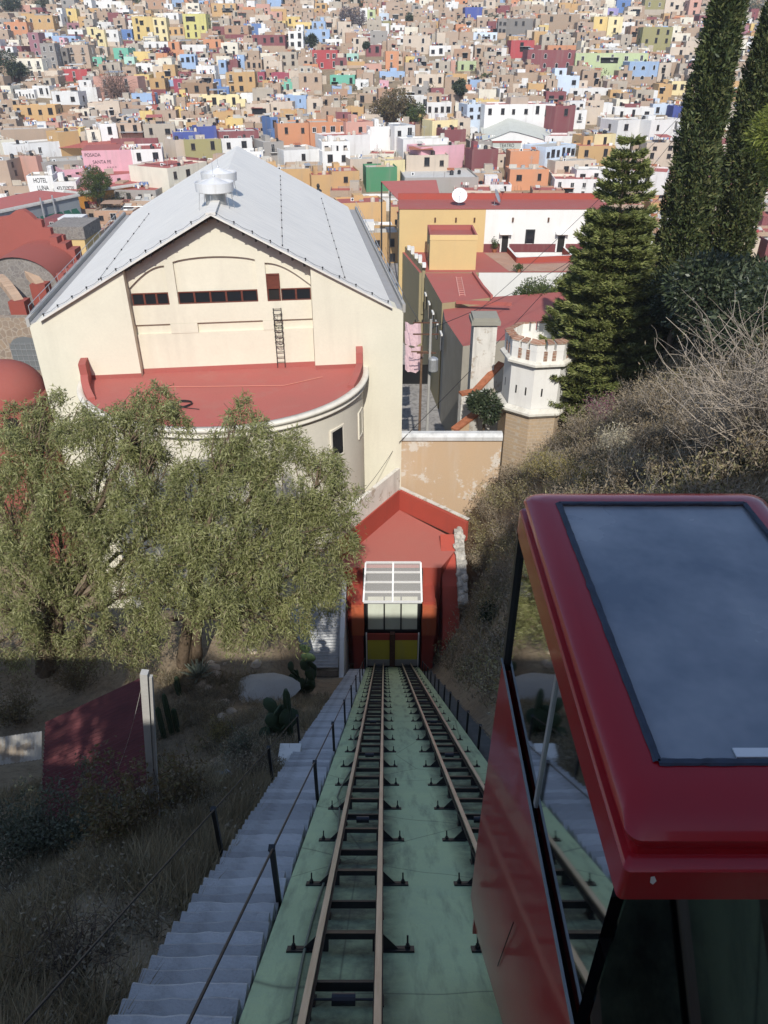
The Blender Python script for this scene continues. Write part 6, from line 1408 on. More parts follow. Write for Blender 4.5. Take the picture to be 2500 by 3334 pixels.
U2 = MB().cyl((px_ - .8, py_ + 1.2, TOWN), (px_ - .8, py_ + 1.2, TOWN + ztop - 3.2), .17, .12, 8).box(px_ - 1.9, px_ + .3, py_ + 1.14, py_ + 1.26, TOWN + ztop - 3.9, TOWN + ztop - 3.78).build('utility_pole', M_WOOD, org=(px_ - .8, py_ + 1.2, TOWN)); tag(U2, 'shorter wooden pole just behind the transformer pole', 'utility pole')
M_PINK = plain('pink_cloth', (.66, .46, .46), .9, var=.2, scale=1.5)
for k, (u0, u1, v, y) in enumerate(((875, 908, 695, 92), (874, 908, 715, 88), (875, 912, 745, 84), (874, 908, 768, 80))):
    p, q_ = at_y(u0 * 1.507, v * 1.507, y), at_y(u1 * 1.507, v * 1.507, y); mb = MB(); n = 6; vs = []
    for i in range(n + 1):
        for j in range(4): vs.append((p.x + (q_.x - p.x) * i / n, y - 2.8 * j / 3, p.z - .35 * math.sin(math.pi * i / n) - .2 * j + .1 * math.sin(i * 2 + j)))
    mb.add(vs, [(i * 4 + j, i * 4 + j + 1, i * 4 + 5 + j, i * 4 + 4 + j) for i in range(n) for j in range(3)])
    tag(mb.build('awning', M_PINK, org=tuple(p)), '%s pink cloth awning strung over the narrow street' % ['farthest', 'second farthest', 'second nearest', 'nearest'][k], 'awning', 'pink awnings in the street')
p = at_z(905 * 1.507, 830 * 1.507, TOWN); tag(MB().add([(p.x - 4, p.y, TOWN), (p.x + 3, p.y, TOWN), (p.x + 3, p.y + .3, TOWN + 3.2), (p.x - 4, p.y + .3, TOWN + 3.2)], [(0, 1, 2, 3)]).build('tarpaulin', plain('black_plastic', (.012, .012, .013), .35, var=.5), org=(p.x, p.y, TOWN)), 'black plastic sheet hung across the street below the pink awnings', 'tarpaulin')
def wire(label, a, b, sag, r=.012, mat=M_DARKMETAL):
    a, b = Vector(a), Vector(b); pts = []
    for i in range(25):
        f = i / 24; q_ = a.lerp(b, f); q_.z -= sag * 4 * f * (1 - f); pts.append(q_)
    tag(MB().tube(pts, r, 4, ).build('overhead_wire', mat, org=tuple(a)), label, 'wire', 'overhead wires')
wire('wire crossing the patio from lower left to upper right', at_y(1300, 1440, 57), at_y(2290, 330, 110), 1.5, .03)
wire('wire crossing the white patio wall above the others', at_y(1560, 1010, 90), at_y(2500, 60, 130), 1.5, .03)
wire('wire slanting in front of the golden tower room', at_y(1400, 1070, 74), at_y(2200, 600, 120), 2, .03)
wire('wire running down the street over the awnings', (px_ - 1.2, py_, TOWN + ztop - .2), (px_ - 4.5, 140, -31), 1.0, .03)
wire('thin wire slanting across the cream theatre wall', at_y(1183, 1600, 52), at_y(1290, 1450, 58), .2, .02)
# ---------------------------------------------------------------- left of the theatre: church roofs, plaza fronts, hotel letters
CH = thing('church', 'terracotta-red church roofs with arched buttresses left of the theatre', 'church', (-42, 78, TOWN)); cho = CH.location
def cl(mb): return w2l(mb, cho)
M_CHR = paint('church_red', (.32, .095, .075), wear=.35, stains=.35, dirt=(.25, .1, .08), scale=.6, rnd=0)
M_CHD = paint('church_dark_red', (.30, .075, .055), wear=.4, stains=.4, dirt=(.15, .07, .06), scale=.8, rnd=0)
zr = -29.5
nv = [at_z(u, v, zr) for u, v in ((-60, 905), (60, 905), (225, 800), (60, 735), (-60, 740))]
cl(MB().extr([(p.x, p.y, TOWN) for p in nv], (0, 0, zr - TOWN))).build('wall', M_DARKSTONE, CH)  # dark stone also paints the shade on the nave's right side
cl(MB().add([(p.x, p.y, zr + .004) for p in nv], [tuple(range(5))])).build('roof', M_CHR, CH)
# mixtilinear gable: stepped and curved outline
gA, gB = at_y(-20, 790, 92), at_y(210, 790, 92); gw_ = gB.x - gA.x
prof = [(0, 0), (0, 1.6), (.05, 2.4), (.12, 2.8), (.3, 3.0), (.42, 3.6), (.52, 3.7), (.60, 3.2), (.66, 2.6), (.74, 2.5), (.74, 1.7), (.84, 1.6), (.84, .9), (1, .8), (1, 0)]
zg = at_y(90, 790, 92).z
cl(MB().extr([(gA.x + gw_ * f, 92, zg + (h if h else -8)) for f, h in prof], (0, .8, 0))).build('gable', M_CHR, CH)
for k in range(3):
    x = gB.x - .2 + .9 * k; cl(MB().box(x - .9, x, 90.5, 92.5, TOWN, zg + .9 - .7 * k)).build('stepped_pier', M_CHR, CH)
for u, v in ((158, 805), (112, 850)):
    p = at_z(u, v, zr); cl(MB().box(p.x - .45, p.x + .45, p.y - .45, p.y + .45, zr, zr + 1.1).box(p.x - .6, p.x + .6, p.y - .6, p.y + .6, zr + 1.1, zr + 1.3)).build('roof_pinnacle', M_CHR, CH)
pv_ = at_y(85, 880, 86); VR = 4.3; n = 16; vz = pv_.z - 1.2
arc = [(pv_.x + VR * math.cos(math.pi * i / n), vz + VR * .75 * math.sin(math.pi * i / n)) for i in range(n + 1)]
vo_ = cl(MB().add([(x, y, z) for y in (83.5, 91.9) for x, z in arc], [(i, i + 1, n + 2 + i, n + 1 + i) for i in range(n)])).build('barrel_vault', M_CHR, CH, smooth=True)
cl(MB().extr([(x, 83.8, z - .05) for x, z in arc] + [(pv_.x - VR, 83.8, TOWN), (pv_.x + VR, 83.8, TOWN)], (0, .3, 0))).build('vault_end_wall', M_DARKSTONE, CH)
cl(MB().box(pv_.x + VR - .1, pv_.x + VR + .6, 83.6, 92.5, TOWN, vz + .5)).build('flank_wall', M_DARKSTONE, CH)  # dark rubble puts the flank's shade into the stone colour
for k in range(5): cl(MB().box(pv_.x + VR - .15, pv_.x + VR + .7, 84.0 + k * 1.9, 84.7 + k * 1.9, vz + .502, vz + 1.3)).build('flank_merlon', M_CHR, CH)
# balustraded lower terrace with flying arches
zl2 = -31.5; tp = [at_z(u, v, zl2) for u, v in ((-60, 1010), (125, 1000), (190, 940), (120, 905), (-60, 915))]
cl(MB().extr([(p.x, p.y, TOWN) for p in tp], (0, 0, zl2 - TOWN))).build('aisle_wall', M_STONE, CH)
cl(MB().add([(p.x, p.y, zl2 + .004) for p in tp], [tuple(range(5))])).build('aisle_roof', M_CHD, CH)
def balus(p, q_, n, h=1.1):
    p, q_ = Vector(p), Vector(q_); cl(MB().beam(p + Vector((0, 0, h)), q_ + Vector((0, 0, h)), .4, .18)).build('balustrade_rail', M_CHR, CH); cl(MB().beam(p + Vector((0, 0, .08)), q_ + Vector((0, 0, .08)), .4, .16)).build('balustrade_foot', M_CHR, CH)
    me = MB().lathe([(.12, .15), (.17, .4), (.09, .7), (.13, h - .08)], 8).mesh('baluster', [M_CHR])
    for i in range(n): c = p.lerp(q_, (i + .5) / n) - cho; link('baluster', me, CH, tuple(c))
balus(tp[0], tp[1], 20); balus(at_z(130, 935, zl2 + .2), at_z(205, 920, zl2 + .2), 9); balus(at_z(120, 870, zr), at_z(190, 780, zr), 14, .9)
for k, (u0, v0, u1, v1, y) in enumerate(((50, 855, 130, 930, 86), (-5, 905, 62, 985, 82))):
    p, q_ = at_y(u0, v0, y), at_y(u1, v1, y - 3); pts = []
    for i in range(13):
        f = i / 12; c = p.lerp(q_, f); c.z = p.z + (q_.z - p.z) * (1 - math.cos(f * math.pi / 2)); pts.append(c)
    for i in range(12): cl(MB().beam(pts[i], pts[i + 1], 1.0, .7)).build('buttress_stone', paint('buttress_tan', (.46, .32, .22), wear=.5, stains=.5, scale=1.5), CH)
    cl(MB().box(q_.x - .8, q_.x + .9, q_.y - .8, q_.y + .8, TOWN, q_.z + .3)).build('buttress_pier', M_CHD, CH)
p = at_z(130, 960, zl2); cl(MB().box(p.x - 1.5, p.x + 2.5, p.y, p.y + 2, zl2, zl2 + 3.2)).build('roof_house', M_CHR, CH); cl(MB().box(p.x + .3, p.x + 1.1, p.y - .03, p.y - .002, zl2 + .4, zl2 + 2.0)).build('window', M_INSIDE, CH)
# stone wall with arched iron window below the balustrade
p = at_y(90, 1145, 74); cl(MB().box(p.x - 14, p.x + 3.2, 74, 75, TOWN, at_y(60, 1035, 74).z)).build('nave_wall', M_STONE, CH)
wi = thing_part('window', CH); wi.location = p - cho; wi.location.y = 74 - cho.y
n = 8; ar = [(-1.7, -2.0), (1.7, -2.0)] + [(1.7 * math.cos(math.pi * i / n), .4 + 1.2 * math.sin(math.pi * i / n)) for i in range(n + 1)]
MB().add([(x, -.02, z) for x, z in ar], [tuple(range(len(ar)))]).build('pane', glassmat('grey_pane', (.16, .17, .17), .3), wi)
for i in range(7): MB().box(-1.7 + .55 * i, -1.66 + .55 * i, -.06, -.03, -2.0, 1.0).build('bar', M_STEEL, wi)
for i in range(5): MB().box(-1.7, 1.7, -.07, -.031, -1.6 + .6 * i, -1.56 + .6 * i).build('bar', M_STEEL, wi)
# low terracotta dome with ribs at the lower left
dc = at_y(15, 1255, 66); DM = thing('dome', 'low terracotta-red chapel dome with lantern drum at the left edge', 'dome', (dc.x, 66, TOWN)); zd = dc.z - TOWN
MB().lathe([(3.6, 0), (3.6, zd - 1.2)], 8).build('drum', M_CHR, DM)
MB().lathe([(3.6, zd - 1.3), (3.95, zd - 1.0), (3.95, zd - .7), (3.55, zd - .6)], 24).build('cornice', M_CHR, DM)
MB().lathe([(3.55 * math.cos(a), zd - .65 + 3.0 * math.sin(a)) for a in [math.pi / 2 * i / 12 for i in range(12)]] + [(.001, zd + 2.35)], 32).build('shell', M_CHR, DM, smooth=True)
for k in range(8):
    a = k * math.pi / 4 + .39; MB().box(-.55, .55, -3.63, -3.2, zd - 4.8, zd - 2.0).build('opening', M_INSIDE, DM).rotation_euler = (0, 0, a)
# yellow pier and stone ruin behind the church
yp = thing('yellow_house', 'narrow yellow plastered house end with crumbling stone top beside the church', 'house', tuple(at_z(225, 930, -40))); p = at_y(222, 780, 96)
yp.location = (p.x, 96, TOWN); MB().box(-2.2, 2.0, 0, 6, 0, p.z - TOWN).build('wall', M_YELLOW, yp); MB().box(-2.4, 2.2, -.1, 6, p.z - TOWN + .002, p.z - TOWN + 1.5).build('stone_top', M_DARKSTONE, yp)
MB().box(-2.3, 2.1, -.15, -.004, p.z - TOWN - 3.2, p.z - TOWN - 2.9).build('string_course', M_CHD, yp)
# plaza fronts: the grey building with green blinds, the orange building
def front(label, a, b, zt, dep, wall, cat='building'):
    A, B = at_z(*a, zt), at_z(*b, zt); w = (B - A).length; ang = math.atan2(B.y - A.y, B.x - A.x)
    t = thing('plaza_building', label, cat, (A.x, A.y, TOWN), ang); h = zt - TOWN
    MB().box(0, w, 0, dep, 0, h - .5).build('wall', wall, t)
    MB().box(-.3, w + .3, -.5, dep, h - .498, h - .1).box(-.1, w + .1, -.25, dep, h - .1, h + .15).build('cornice', paint('grey_cornice', (.55, .54, .50), wear=.5, stains=.5), t)
    MB().box(.3, w - .3, .3, dep - .3, h + .16, h + .2).build('roof', M_REDROOF, t)
    return t, w, h
M_GRN = plain('green_blind', (.012, .085, .055), .75, var=.3, scale=1.5)
t, w, h = front('long grey-blue plaza building with a row of green window blinds', (-30, 692), (253, 633), -34, 14, paint('grey_blue_wall', (.26, .29, .31), wear=.5, stains=.5))
for i in range(10):
    x = w * (i + .7) / 10.6
    if x > w * .12: MB().extr([(x - .95, -.02, h - 3.3), (x - .95, -1.5, h - 4.9), (x - .95, -1.5, h - 5.0), (x - .95, -.02, h - 5.0)], (1.9, 0, 0)).build('blind', M_GRN, t)
    MB().box(x - .7, x + .7, -.02, -.003, h - 7.2, h - 5.05).build('window', M_GLASSDARK, t)
for x in (w * .52, w * .66): MB().cyl((x, -.9, h - 6), (x, -.9, h + 1.2), .22, n=8).build('flue', M_STEEL, t)
t, w, h = front('orange plaza building with green blinds left of the theatre roof', (251, 627), (545, 584), -34.5, 12, M_ORANGE)
for i in range(7):
    x = w * (i + .5) / 7; MB().box(x - .7, x + .7, -.03, -.003, h - 5.4, h - 2.6).build('window', M_GLASSDARK, t)
    if i in (1, 3, 5, 6): MB().extr([(x - .9, -.03, h - 2.3), (x - .9, -1.1, h - 3.5), (x - .9, -1.1, h - 3.6), (x - .9, -.03, h - 3.6)], (1.8, 0, 0)).build('blind', M_GRN, t)
# green parasols on the plaza
for k, (u, v) in enumerate(((310, 758), (322, 795), (345, 740))):
    p = at_z(u, v, -40); t = thing('parasol', ['left green parasol on the plaza below the theatre gutter', 'nearest green parasol on the plaza below the theatre gutter', 'farthest green parasol on the plaza below the theatre gutter'][k], 'parasol', (p.x, p.y, TOWN), .3 * k, 'green parasols on the plaza')
    MB().cyl((0, 0, 0), (0, 0, 6.3), .06, n=6).build('pole', M_WOOD, t); MB().lathe([(2.9, 4.9), (2.9, 5.2), (.9, 6.2), (.001, 6.4)], 4).build('canopy', plain('grey_green_cloth', (.20, .27, .24), .85, var=.2), t)
# big red tin roof over the street corner
RT = thing('tin_roof', 'large tilted red tin roof over the street corner, left of the dish', 'roof', (0, 0, TOWN)); q4 = [(at_z(u, v, z)) for u, v, z in ((1297, 652, -27.8), (1435, 648, -27.5), (1240, 590, -26.2), (1420, 586, -26.0))]
RT.location = (q4[0].x, q4[0].y, TOWN)
pA, pB, pC2, pD2 = [v - RT.location for v in (q4[0], q4[1], q4[3], q4[2])]
MB().add([pA, pB, pC2, pD2] + [v - Vector((0, 0, .12)) for v in (pA, pB, pC2, pD2)], [(0, 1, 2, 3), (7, 6, 5, 4), (0, 4, 5, 1), (1, 5, 6, 2), (2, 6, 7, 3), (3, 7, 4, 0)]).build('sheet', M_REDROOF, RT)
for v in (pA, pD2, pA.lerp(pD2, .5)): MB().box(v.x, v.x + .3, v.y, v.y + .3, 0, v.z - .13).build('post', M_DARKMETAL, RT)
MB().box(pA.x + 1.2, pB.x, pA.y + 1.5, pD2.y - 2, 0, pA.z - 3.2).build('wall', wallm('co'), RT)
# ---------------------------------------------------------------- lettering
def letters(txt, size, mat, parent, M_, name='lettering', width=None, bold=0.0):
    cu = bpy.data.curves.new(name, 'FONT'); cu.body = txt; cu.size = size; cu.align_x = 'CENTER'; cu.align_y = 'CENTER'; cu.extrude = .015; cu.offset = bold
    o = bpy.data.objects.new(name, cu); COL.objects.link(o); dg = bpy.context.evaluated_depsgraph_get(); dg.update()
    me = bpy.data.meshes.new_from_object(o.evaluated_get(dg)); bpy.data.objects.remove(o); me.materials.clear(); me.materials.append(mat)
    ob = bpy.data.objects.new(name, me); COL.objects.link(ob); ob.parent = parent
    if width:
        xs_ = [v.co.x for v in me.vertices]; sc_ = width / (max(xs_) - min(xs_)); M_ = M_ @ Matrix.Diagonal((sc_, 1, 1, 1))
    ob.matrix_local = M_; return ob
def byshort(s): return next((t, w, d, z) for t, sh, w, d, z in HOUSES if sh == s)
RX = Matrix.Rotation(math.pi / 2, 4, 'X'); M_INK = plain('black_lettering', (.02, .02, .022), .8, var=.2)
def on_front(t, w, z, txt, x, dz, size, width, mat=M_INK): h = z - t.location.z; letters(txt, size, mat, t, Matrix.Translation((x * w, -.03, h - dz)) @ RX, width=width, bold=.02)
t, w, d, z = byshort('white hotel block'); on_front(t, w, z, 'HOTEL', .0, 1.3, 1.7, w * .52); on_front(t, w, z, 'LUNA', .05, 3.3, 1.7, w * .44)
t, w, d, z = byshort('lower white hotel wing'); on_front(t, w, z, '473.7329720', .0, 1.7, 1.2, w * .75)
t, w, d, z = byshort('pink inn'); h = z - t.location.z
SLM = Matrix.Translation((-w / 2 - .03, 0, 0)) @ Matrix.Rotation(-math.pi / 2, 4, 'Z')
sidew = MB().box(-w / 2 - 11, -w / 2 - .002, .3, 9, -3, h - .002).build('side_wing', wallm('pk'), t)
MB().box(-w / 2 - 11, -w / 2, .3, 16, h - .001, h + .1).build('side_roof', M_REDROOF, t)
letters('POSADA', 1.35, M_INK, t, Matrix.Translation((-w / 2 - 8.0, .26, h - 1.3)) @ RX, width=4.6); letters('SANTA FE', 1.35, M_INK, t, Matrix.Translation((-w / 2 - 5.6, .26, h - 3.3)) @ RX, width=5.4); letters('* * * *', 1.0, M_INK, t, Matrix.Translation((-w / 2 - 3.0, .26, h - 5.0)) @ RX, width=2.8)
# theatre hall roof and sign
t, w, d, z = byshort('big white theatre hall'); hy = t.location.y
GH = thing('gabled_hall', 'low white hall under a broad grey-green curved gable roof before the theatre block', 'building', (0, 0, 0))
A, B = at_y(1450 + KS * 235, 300 + KS * 310, hy - 14), at_y(1450 + KS * 690, 300 + KS * 330, hy - 14); C3 = at_y(1450 + KS * 420, 300 + KS * 246, hy - 14); GH.location = (A.x, A.y, hill(0, A.y))
o3 = GH.location; p1, p2, p3 = A - o3, B - o3, C3 - o3; m_ = MB(); vs = []; n = 14
for i in range(n + 1):
    f = i / n
    if f < .45: g_ = f / .45; x = p1.x + (p3.x - p1.x) * g_; zz = p1.z + (p3.z - p1.z) * g_ ** 1.25
    else: g_ = (f - .45) / .55; x = p3.x + (p2.x - p3.x) * g_; zz = p3.z + (p2.z - p3.z) * (1 - (1 - g_) ** .8) ** 1.0
    vs += [(x, 0, zz), (x + .6, 13, zz + 3.0)]
m_.add(vs, [(2 * i, 2 * i + 2, 2 * i + 3, 2 * i + 1) for i in range(n)]).build('roof', paint('grey_green_roof', (.52, .53, .47), wear=.3, stains=.3), GH)
fr = [v for v in vs[::2]]; MB().extr([(p1.x + .5, .4, -6)] + [(x, .4, z_ - .1) for x, y_, z_ in fr] + [(p2.x - .5, .4, -6)], (0, 12, 0)).build('wall', M_WHITE, GH)
sx0, sx1 = at_y(1450 + KS * 303, 460, hy - 19).x - o3.x, at_y(1450 + KS * 482, 460, hy - 19).x - o3.x; sz1, sz0 = at_y(1600, 300 + KS * 322, hy - 19).z - o3.z, at_y(1600, 300 + KS * 388, hy - 19).z - o3.z
SG = thing('sign_wall', 'grey-green sign wall lettered TEATRO PRINCIPAL', 'sign', (o3.x, hy - 19, o3.z)); MB().box(sx0, sx1, 0, .6, -6, sz1).build('panel', paint('sign_grey_green', (.50, .52, .46), wear=.4, stains=.4), SG)
MB().box(sx0 - .2, sx1 + .2, -.15, .8, sz1 + .002, sz1 + .5).build('coping', M_CHD, SG)
letters('TEATRO', (sz1 - sz0) * .5, M_INK, SG, Matrix.Translation(((sx0 + sx1) / 2, -.03, sz1 - (sz1 - sz0) * .28)) @ RX, width=(sx1 - sx0) * .52); letters('PRINCIPAL', (sz1 - sz0) * .5, M_INK, SG, Matrix.Translation(((sx0 + sx1) / 2, -.03, sz1 - (sz1 - sz0) * .74)) @ RX, width=(sx1 - sx0) * .72)
# church domes in the middle distance
def cupola(label, u0, u1, v0, v1, mat, lantern):
    vm = (v0 + v1) / 2; y = hit((u0 + u1) / 2, v1 + 25, 120).y; R = (u1 - u0) / 2 / FPX * (y * cp - at_y(u0, vm, y).z * sp_); c = at_y((u0 + u1) / 2, v1, y); zt = at_y((u0 + u1) / 2, v0, y).z
    t = thing('church_dome', label, 'dome', (c.x, y + R, c.z - 6)); hz_ = zt - c.z
    MB().lathe([(R, -4), (R, 6)], 8).build('drum', mat, t); MB().lathe([(R, 5.9), (R * 1.08, 6.1), (R * 1.08, 6.4), (R, 6.5)], 24).build('cornice', mat, t)
    MB().lathe([(R * .98 * math.cos(a), 6.4 + hz_ * .8 * math.sin(a)) for a in [math.pi / 2 * i / 10 for i in range(10)]] + [(.001, 6.4 + hz_ * .8)], 24).build('shell', mat, t, smooth=True)
    MB().lathe([(R * .16, 6.3 + hz_ * .78), (R * .16, 6.3 + hz_ * .78 + lantern * .6), (R * .2, 6.3 + hz_ * .78 + lantern * .62), (.001, 6.3 + hz_ * .78 + lantern)], 8).build('lantern', mat, t)
    for k in range(8): MB().box(-.5, .5, -R * .93, -R * .85, 3.2, 5.2).build('window', M_INSIDE, t).rotation_euler = (0, 0, k * math.pi / 4 + .39)
cupola('terracotta church dome with a slim lantern on the left of the town', 467, 535, 335, 385, M_CHR, 5.0)
cupola('white church dome with a small lantern in the middle of town', 1170, 1232, 443, 492, M_WHITE, 2.5)
# ---------------------------------------------------------------- roof clutter in the middle of town
rr = random.Random(9); ac_me = MB().box(-.5, .5, 0, .4, 0, .8).cyl((0, -.01, .4), (0, -.03, .4), .3, n=12, mi=1).mesh('air_conditioner', [M_WHITEMETAL, M_DARKMETAL])
mids = [q_ for q_ in HOUSES if q_[1] and q_[0].name.startswith('town_building') and q_[2] > 6]
for k, (t, sh, w, dep, zt) in enumerate(mids):
    h = zt - t.location.z
    if k % 3 == 0:
        p = Vector((rr.uniform(-.4, .1) * w, rr.uniform(.15, .6) * dep, h - .44)); p.rotate(t.rotation_euler); tag(link('air_conditioner', ac_me, None, t.location + p, rr.uniform(-.4, .4)), 'white air-conditioning unit on the roof of the %s' % sh, 'air conditioner', 'air conditioners on roofs')
    if k % 4 == 1:
        p = Vector((rr.uniform(-.3, .3) * w, rr.uniform(.3, .7) * dep, h - .44)); p.rotate(t.rotation_euler); o3 = t.location + p; a = thing('antenna', 'thin rooftop aerial on the %s' % sh, 'antenna', o3, 0, 'rooftop aerials')
        MB().cyl((0, 0, 0), (0, 0, 4), .05, n=5).build('mast', M_STEEL, a); MB().box(-.9, .9, -.03, .03, 3.5, 3.56).box(-.6, .6, -.03, .03, 3.1, 3.16).build('crossbar', M_STEEL, a)
bk = at_z(1040, 627, -33); bu = thing('bust', 'dark bronze bust on the roof edge above the theatre slope', 'statue', tuple(at_y(1037, 640, 150))); MB().lathe([(.9, 0), (.95, .5), (.6, .9), (1.25, 1.6), (1.3, 2.2), (.5, 2.7), (.42, 3.0), (.62, 3.4), (.6, 4.0), (.25, 4.5), (.001, 4.55)], 14).build('figure', M_DARKMETAL, bu, smooth=True); MB().box(-1, 1, -1, 1, -18, 0).build('pedestal', M_CONC, bu); bu.scale = (.5, .5, .5)

# slatted red pergola roof above the pink inn
q4 = [hit(u, v + 40, 120) for u, v in ((190, 487), (362, 470))]; yv = q4[0].y - 4
pg0, pg1 = at_y(190, 482, yv), at_y(362, 468, yv); PG = thing('pergola', 'red slatted pergola roof behind the hotel', 'pergola', (pg0.x, yv, ground(pg0.x, yv))); z0 = pg0.z - PG.location.z; w = pg1.x - pg0.x
for k in range(13): MB().box(0, w, k * .7, k * .7 + .42, z0 + k * .10, z0 + k * .10 + .12).build('slat', M_REDROOF, PG)
for x in (0.3, w * .5, w - .3):
    for y in (.4, 8.2): MB().box(x - .15, x + .15, y - .15, y + .15, -2, z0 + (.0 if y < 1 else 1.1)).build('post', M_WHITE, PG)
# ---------------------------------------------------------------- vegetation
def D2(u, v, y): return at_y(u * 1.507, v * 1.507, y)
def unit(n):
    d = RNG.normal(size=(n, 3)); return d / np.linalg.norm(d, axis=1, keepdims=True)
def ball(n, shell_=.45): return unit(n) * (shell_ + (1 - shell_) * RNG.random((n, 1)) ** .6)
def limb(mb, p, q, r0, r1, bend=.15, n=7, rr=random, seg=6):
    p, q = Vector(p), Vector(q); L_ = (q - p).length; o = Vector((rr.uniform(-1, 1), rr.uniform(-1, 1), rr.uniform(-.2, .8))) * L_ * bend
    pts = [p.lerp(q, i / n) + o * math.sin(math.pi * i / n) + Vector((rr.uniform(-1, 1), rr.uniform(-1, 1), rr.uniform(-1, 1))) * L_ * .018 * (0 < i < n) for i in range(n + 1)]
    mb.tube(pts, [r0 + (r1 - r0) * i / n for i in range(n + 1)], seg); return pts
L_PEP = leafmat('pepper_leaf', [(.19, .21, .07), (.28, .295, .11), (.38, .385, .17), (.47, .46, .25)], trans=.34)
L_PEPDRY = leafmat('pepper_dry', [(.16, .125, .07), (.24, .19, .11), (.14, .14, .06)], trans=.1)
def pepper(label, base, trunk_top, clumps, nper, seed, dens=1.0):
    rr = random.Random(seed); base = Vector(base); t = thing('pepper_tree', label, 'tree', tuple(base), 0, 'pepper trees on the slope')
    tr = MB(); top = Vector(trunk_top) - base
    for k in range(4): limb(tr, (rr.uniform(-.3, .3), rr.uniform(-.3, .3), -.6), top * (.9 + .05 * k) + Vector((rr.uniform(-.5, .5), rr.uniform(-.4, .4), 0)), .42, .26, .06, 6, rr, 8)
    br = MB(); C3 = []; Dd = []
    for (c, r) in clumps:
        c = Vector(c) - base; pts = limb(br, top + Vector((rr.uniform(-.3, .3), rr.uniform(-.3, .3), rr.uniform(-.5, .3))), c + Vector((0, 0, -.2 * r)), .17, .04, .16, 8, rr)
        for k in range(6):
            e = c + Vector(unit(1)[0]) * r * .85; limb(br, pts[-3], e, .045, .012, .2, 5, rr, 4)
        sub = []
        for _ in range(int(5 + 5 * r)): sub.append((np.array(c) + ball(1, .45)[0] * r * np.array([1.1, 1.1, .95]), r * rr.uniform(.22, .42)))
        ns = int(nper * r * r * dens); which = RNG.integers(0, len(sub), ns); s = np.array([q_[0] for q_ in sub])[which] + ball(ns, .2) * np.array([q_[1] for q_ in sub])[which][:, None]
        dirs = (s - np.array(c)); dirs /= np.linalg.norm(dirs, axis=1, keepdims=True) + 1e-6
        K = 9; Ls = RNG.uniform(.45, 1.25, (ns, 1)); out = dirs * .6 + RNG.normal(size=(ns, 3)) * .4
        for j in range(K):
            f = (j + RNG.random((ns, 1))) / K
            p = s + out * Ls * .55 * f; p[:, 2:3] -= Ls * f ** 1.6
            d = out * (1 - f) * .8 + np.array([0, 0, -1.0]) * (.2 + .8 * f) + RNG.normal(size=(ns, 3)) * .75
            C3.append(p); Dd.append(d)
    tr.build('trunk', M_BARK, t, smooth=True); br.build('branches', M_BARK, t, smooth=True)
    C3 = np.concatenate(C3); Dd = np.concatenate(Dd); n = len(C3); dry = RNG.random(n) < .06
    low = (C3[:, 2] < 4.0) & (RNG.random(n) < .35); dry |= low
    link('crown', leaves(C3[~dry], Dd[~dry], RNG.uniform(.16, .34, (~dry).sum()), RNG.uniform(.03, .062, (~dry).sum()), L_PEP, 'crown'), t)
    link('dry_leaves', leaves(C3[dry], Dd[dry], RNG.uniform(.18, .34, dry.sum()), RNG.uniform(.03, .06, dry.sum()), L_PEPDRY, 'dry_leaves'), t)
    return t
ty = 31.0; tb = D2(403, 1440, ty)
R_ = lambda u, v, dy, r: (D2(u, v, ty + dy), r)
right_cl = [R_(*c) for c in ((512, 890, 1.5, .9), (512, 935, 1, 1.2), (470, 985, 0, 1.4), (560, 985, 1, 1.3), (625, 975, 1.5, 1.1), (690, 985, 1.5, 1.0), (420, 1045, 0, 1.4), (520, 1050, -.5, 1.6), (610, 1055, -.5, 1.6), (700, 1045, .5, 1.2), (745, 1045, 1, .75),
            (450, 1130, -1.5, 1.7), (550, 1140, -2, 1.8), (650, 1130, -1.5, 1.6), (715, 1120, 0, 1.1), (410, 1215, -2, 1.6), (510, 1225, -3, 1.7), (610, 1220, -2.5, 1.6), (690, 1210, -1, 1.25), (640, 1290, -2, 1.3), (560, 1310, -3, 1.3), (478, 1310, -3, 1.25), (335, 1300, -2.5, 1.1), (310, 1365, -2.5, .8), (680, 1270, -1.5, 1.0), (520, 1360, -3, .7), (600, 1350, -3, .75), (735, 1165, 0, .7))]
pepper('large drooping pepper tree with forked trunk, in front of the curved apse', tb, D2(410, 1330, ty - .3), right_cl, 215, 3)
left_cl = [R_(*c) for c in ((340, 865, 3, .95), (298, 860, 3, .8), (345, 920, 2, 1.3), (270, 930, 2, 1.4), (215, 900, 2.5, 1.0), (150, 885, 3, 1.1), (95, 880, 3, .9), (40, 900, 3, 1.0), (330, 995, 1, 1.5), (240, 1000, 1, 1.6), (150, 970, 1.5, 1.6), (60, 975, 1.5, 1.6), (-20, 970, 1, 1.6),
           (310, 1085, 0, 1.6), (210, 1085, -.5, 1.8), (110, 1070, 0, 1.8), (20, 1075, 0, 1.8), (330, 1170, -1, 1.4), (230, 1180, -1, 1.6), (130, 1175, -1, 1.7), (40, 1185, -1, 1.7), (-40, 1140, 0, 1.7), (290, 1270, -1.5, 1.3), (180, 1275, -1.5, 1.4), (70, 1290, -1.5, 1.5), (-20, 1300, -1, 1.4), (240, 1360, -2, 1.0), (330, 1240, -1.5, 1.1), (360, 1110, -.5, 1.1), (30, 1385, -1.5, 1.1), (110, 1380, -1.5, 1.0), (185, 1385, -2, .9), (275, 1405, -2, .8), (-30, 1400, -1, 1.2))]
pepper('second pepper tree spreading beyond the left edge of the picture', D2(90, 1470, ty - 1), D2(130, 1330, ty), left_cl, 200, 8)
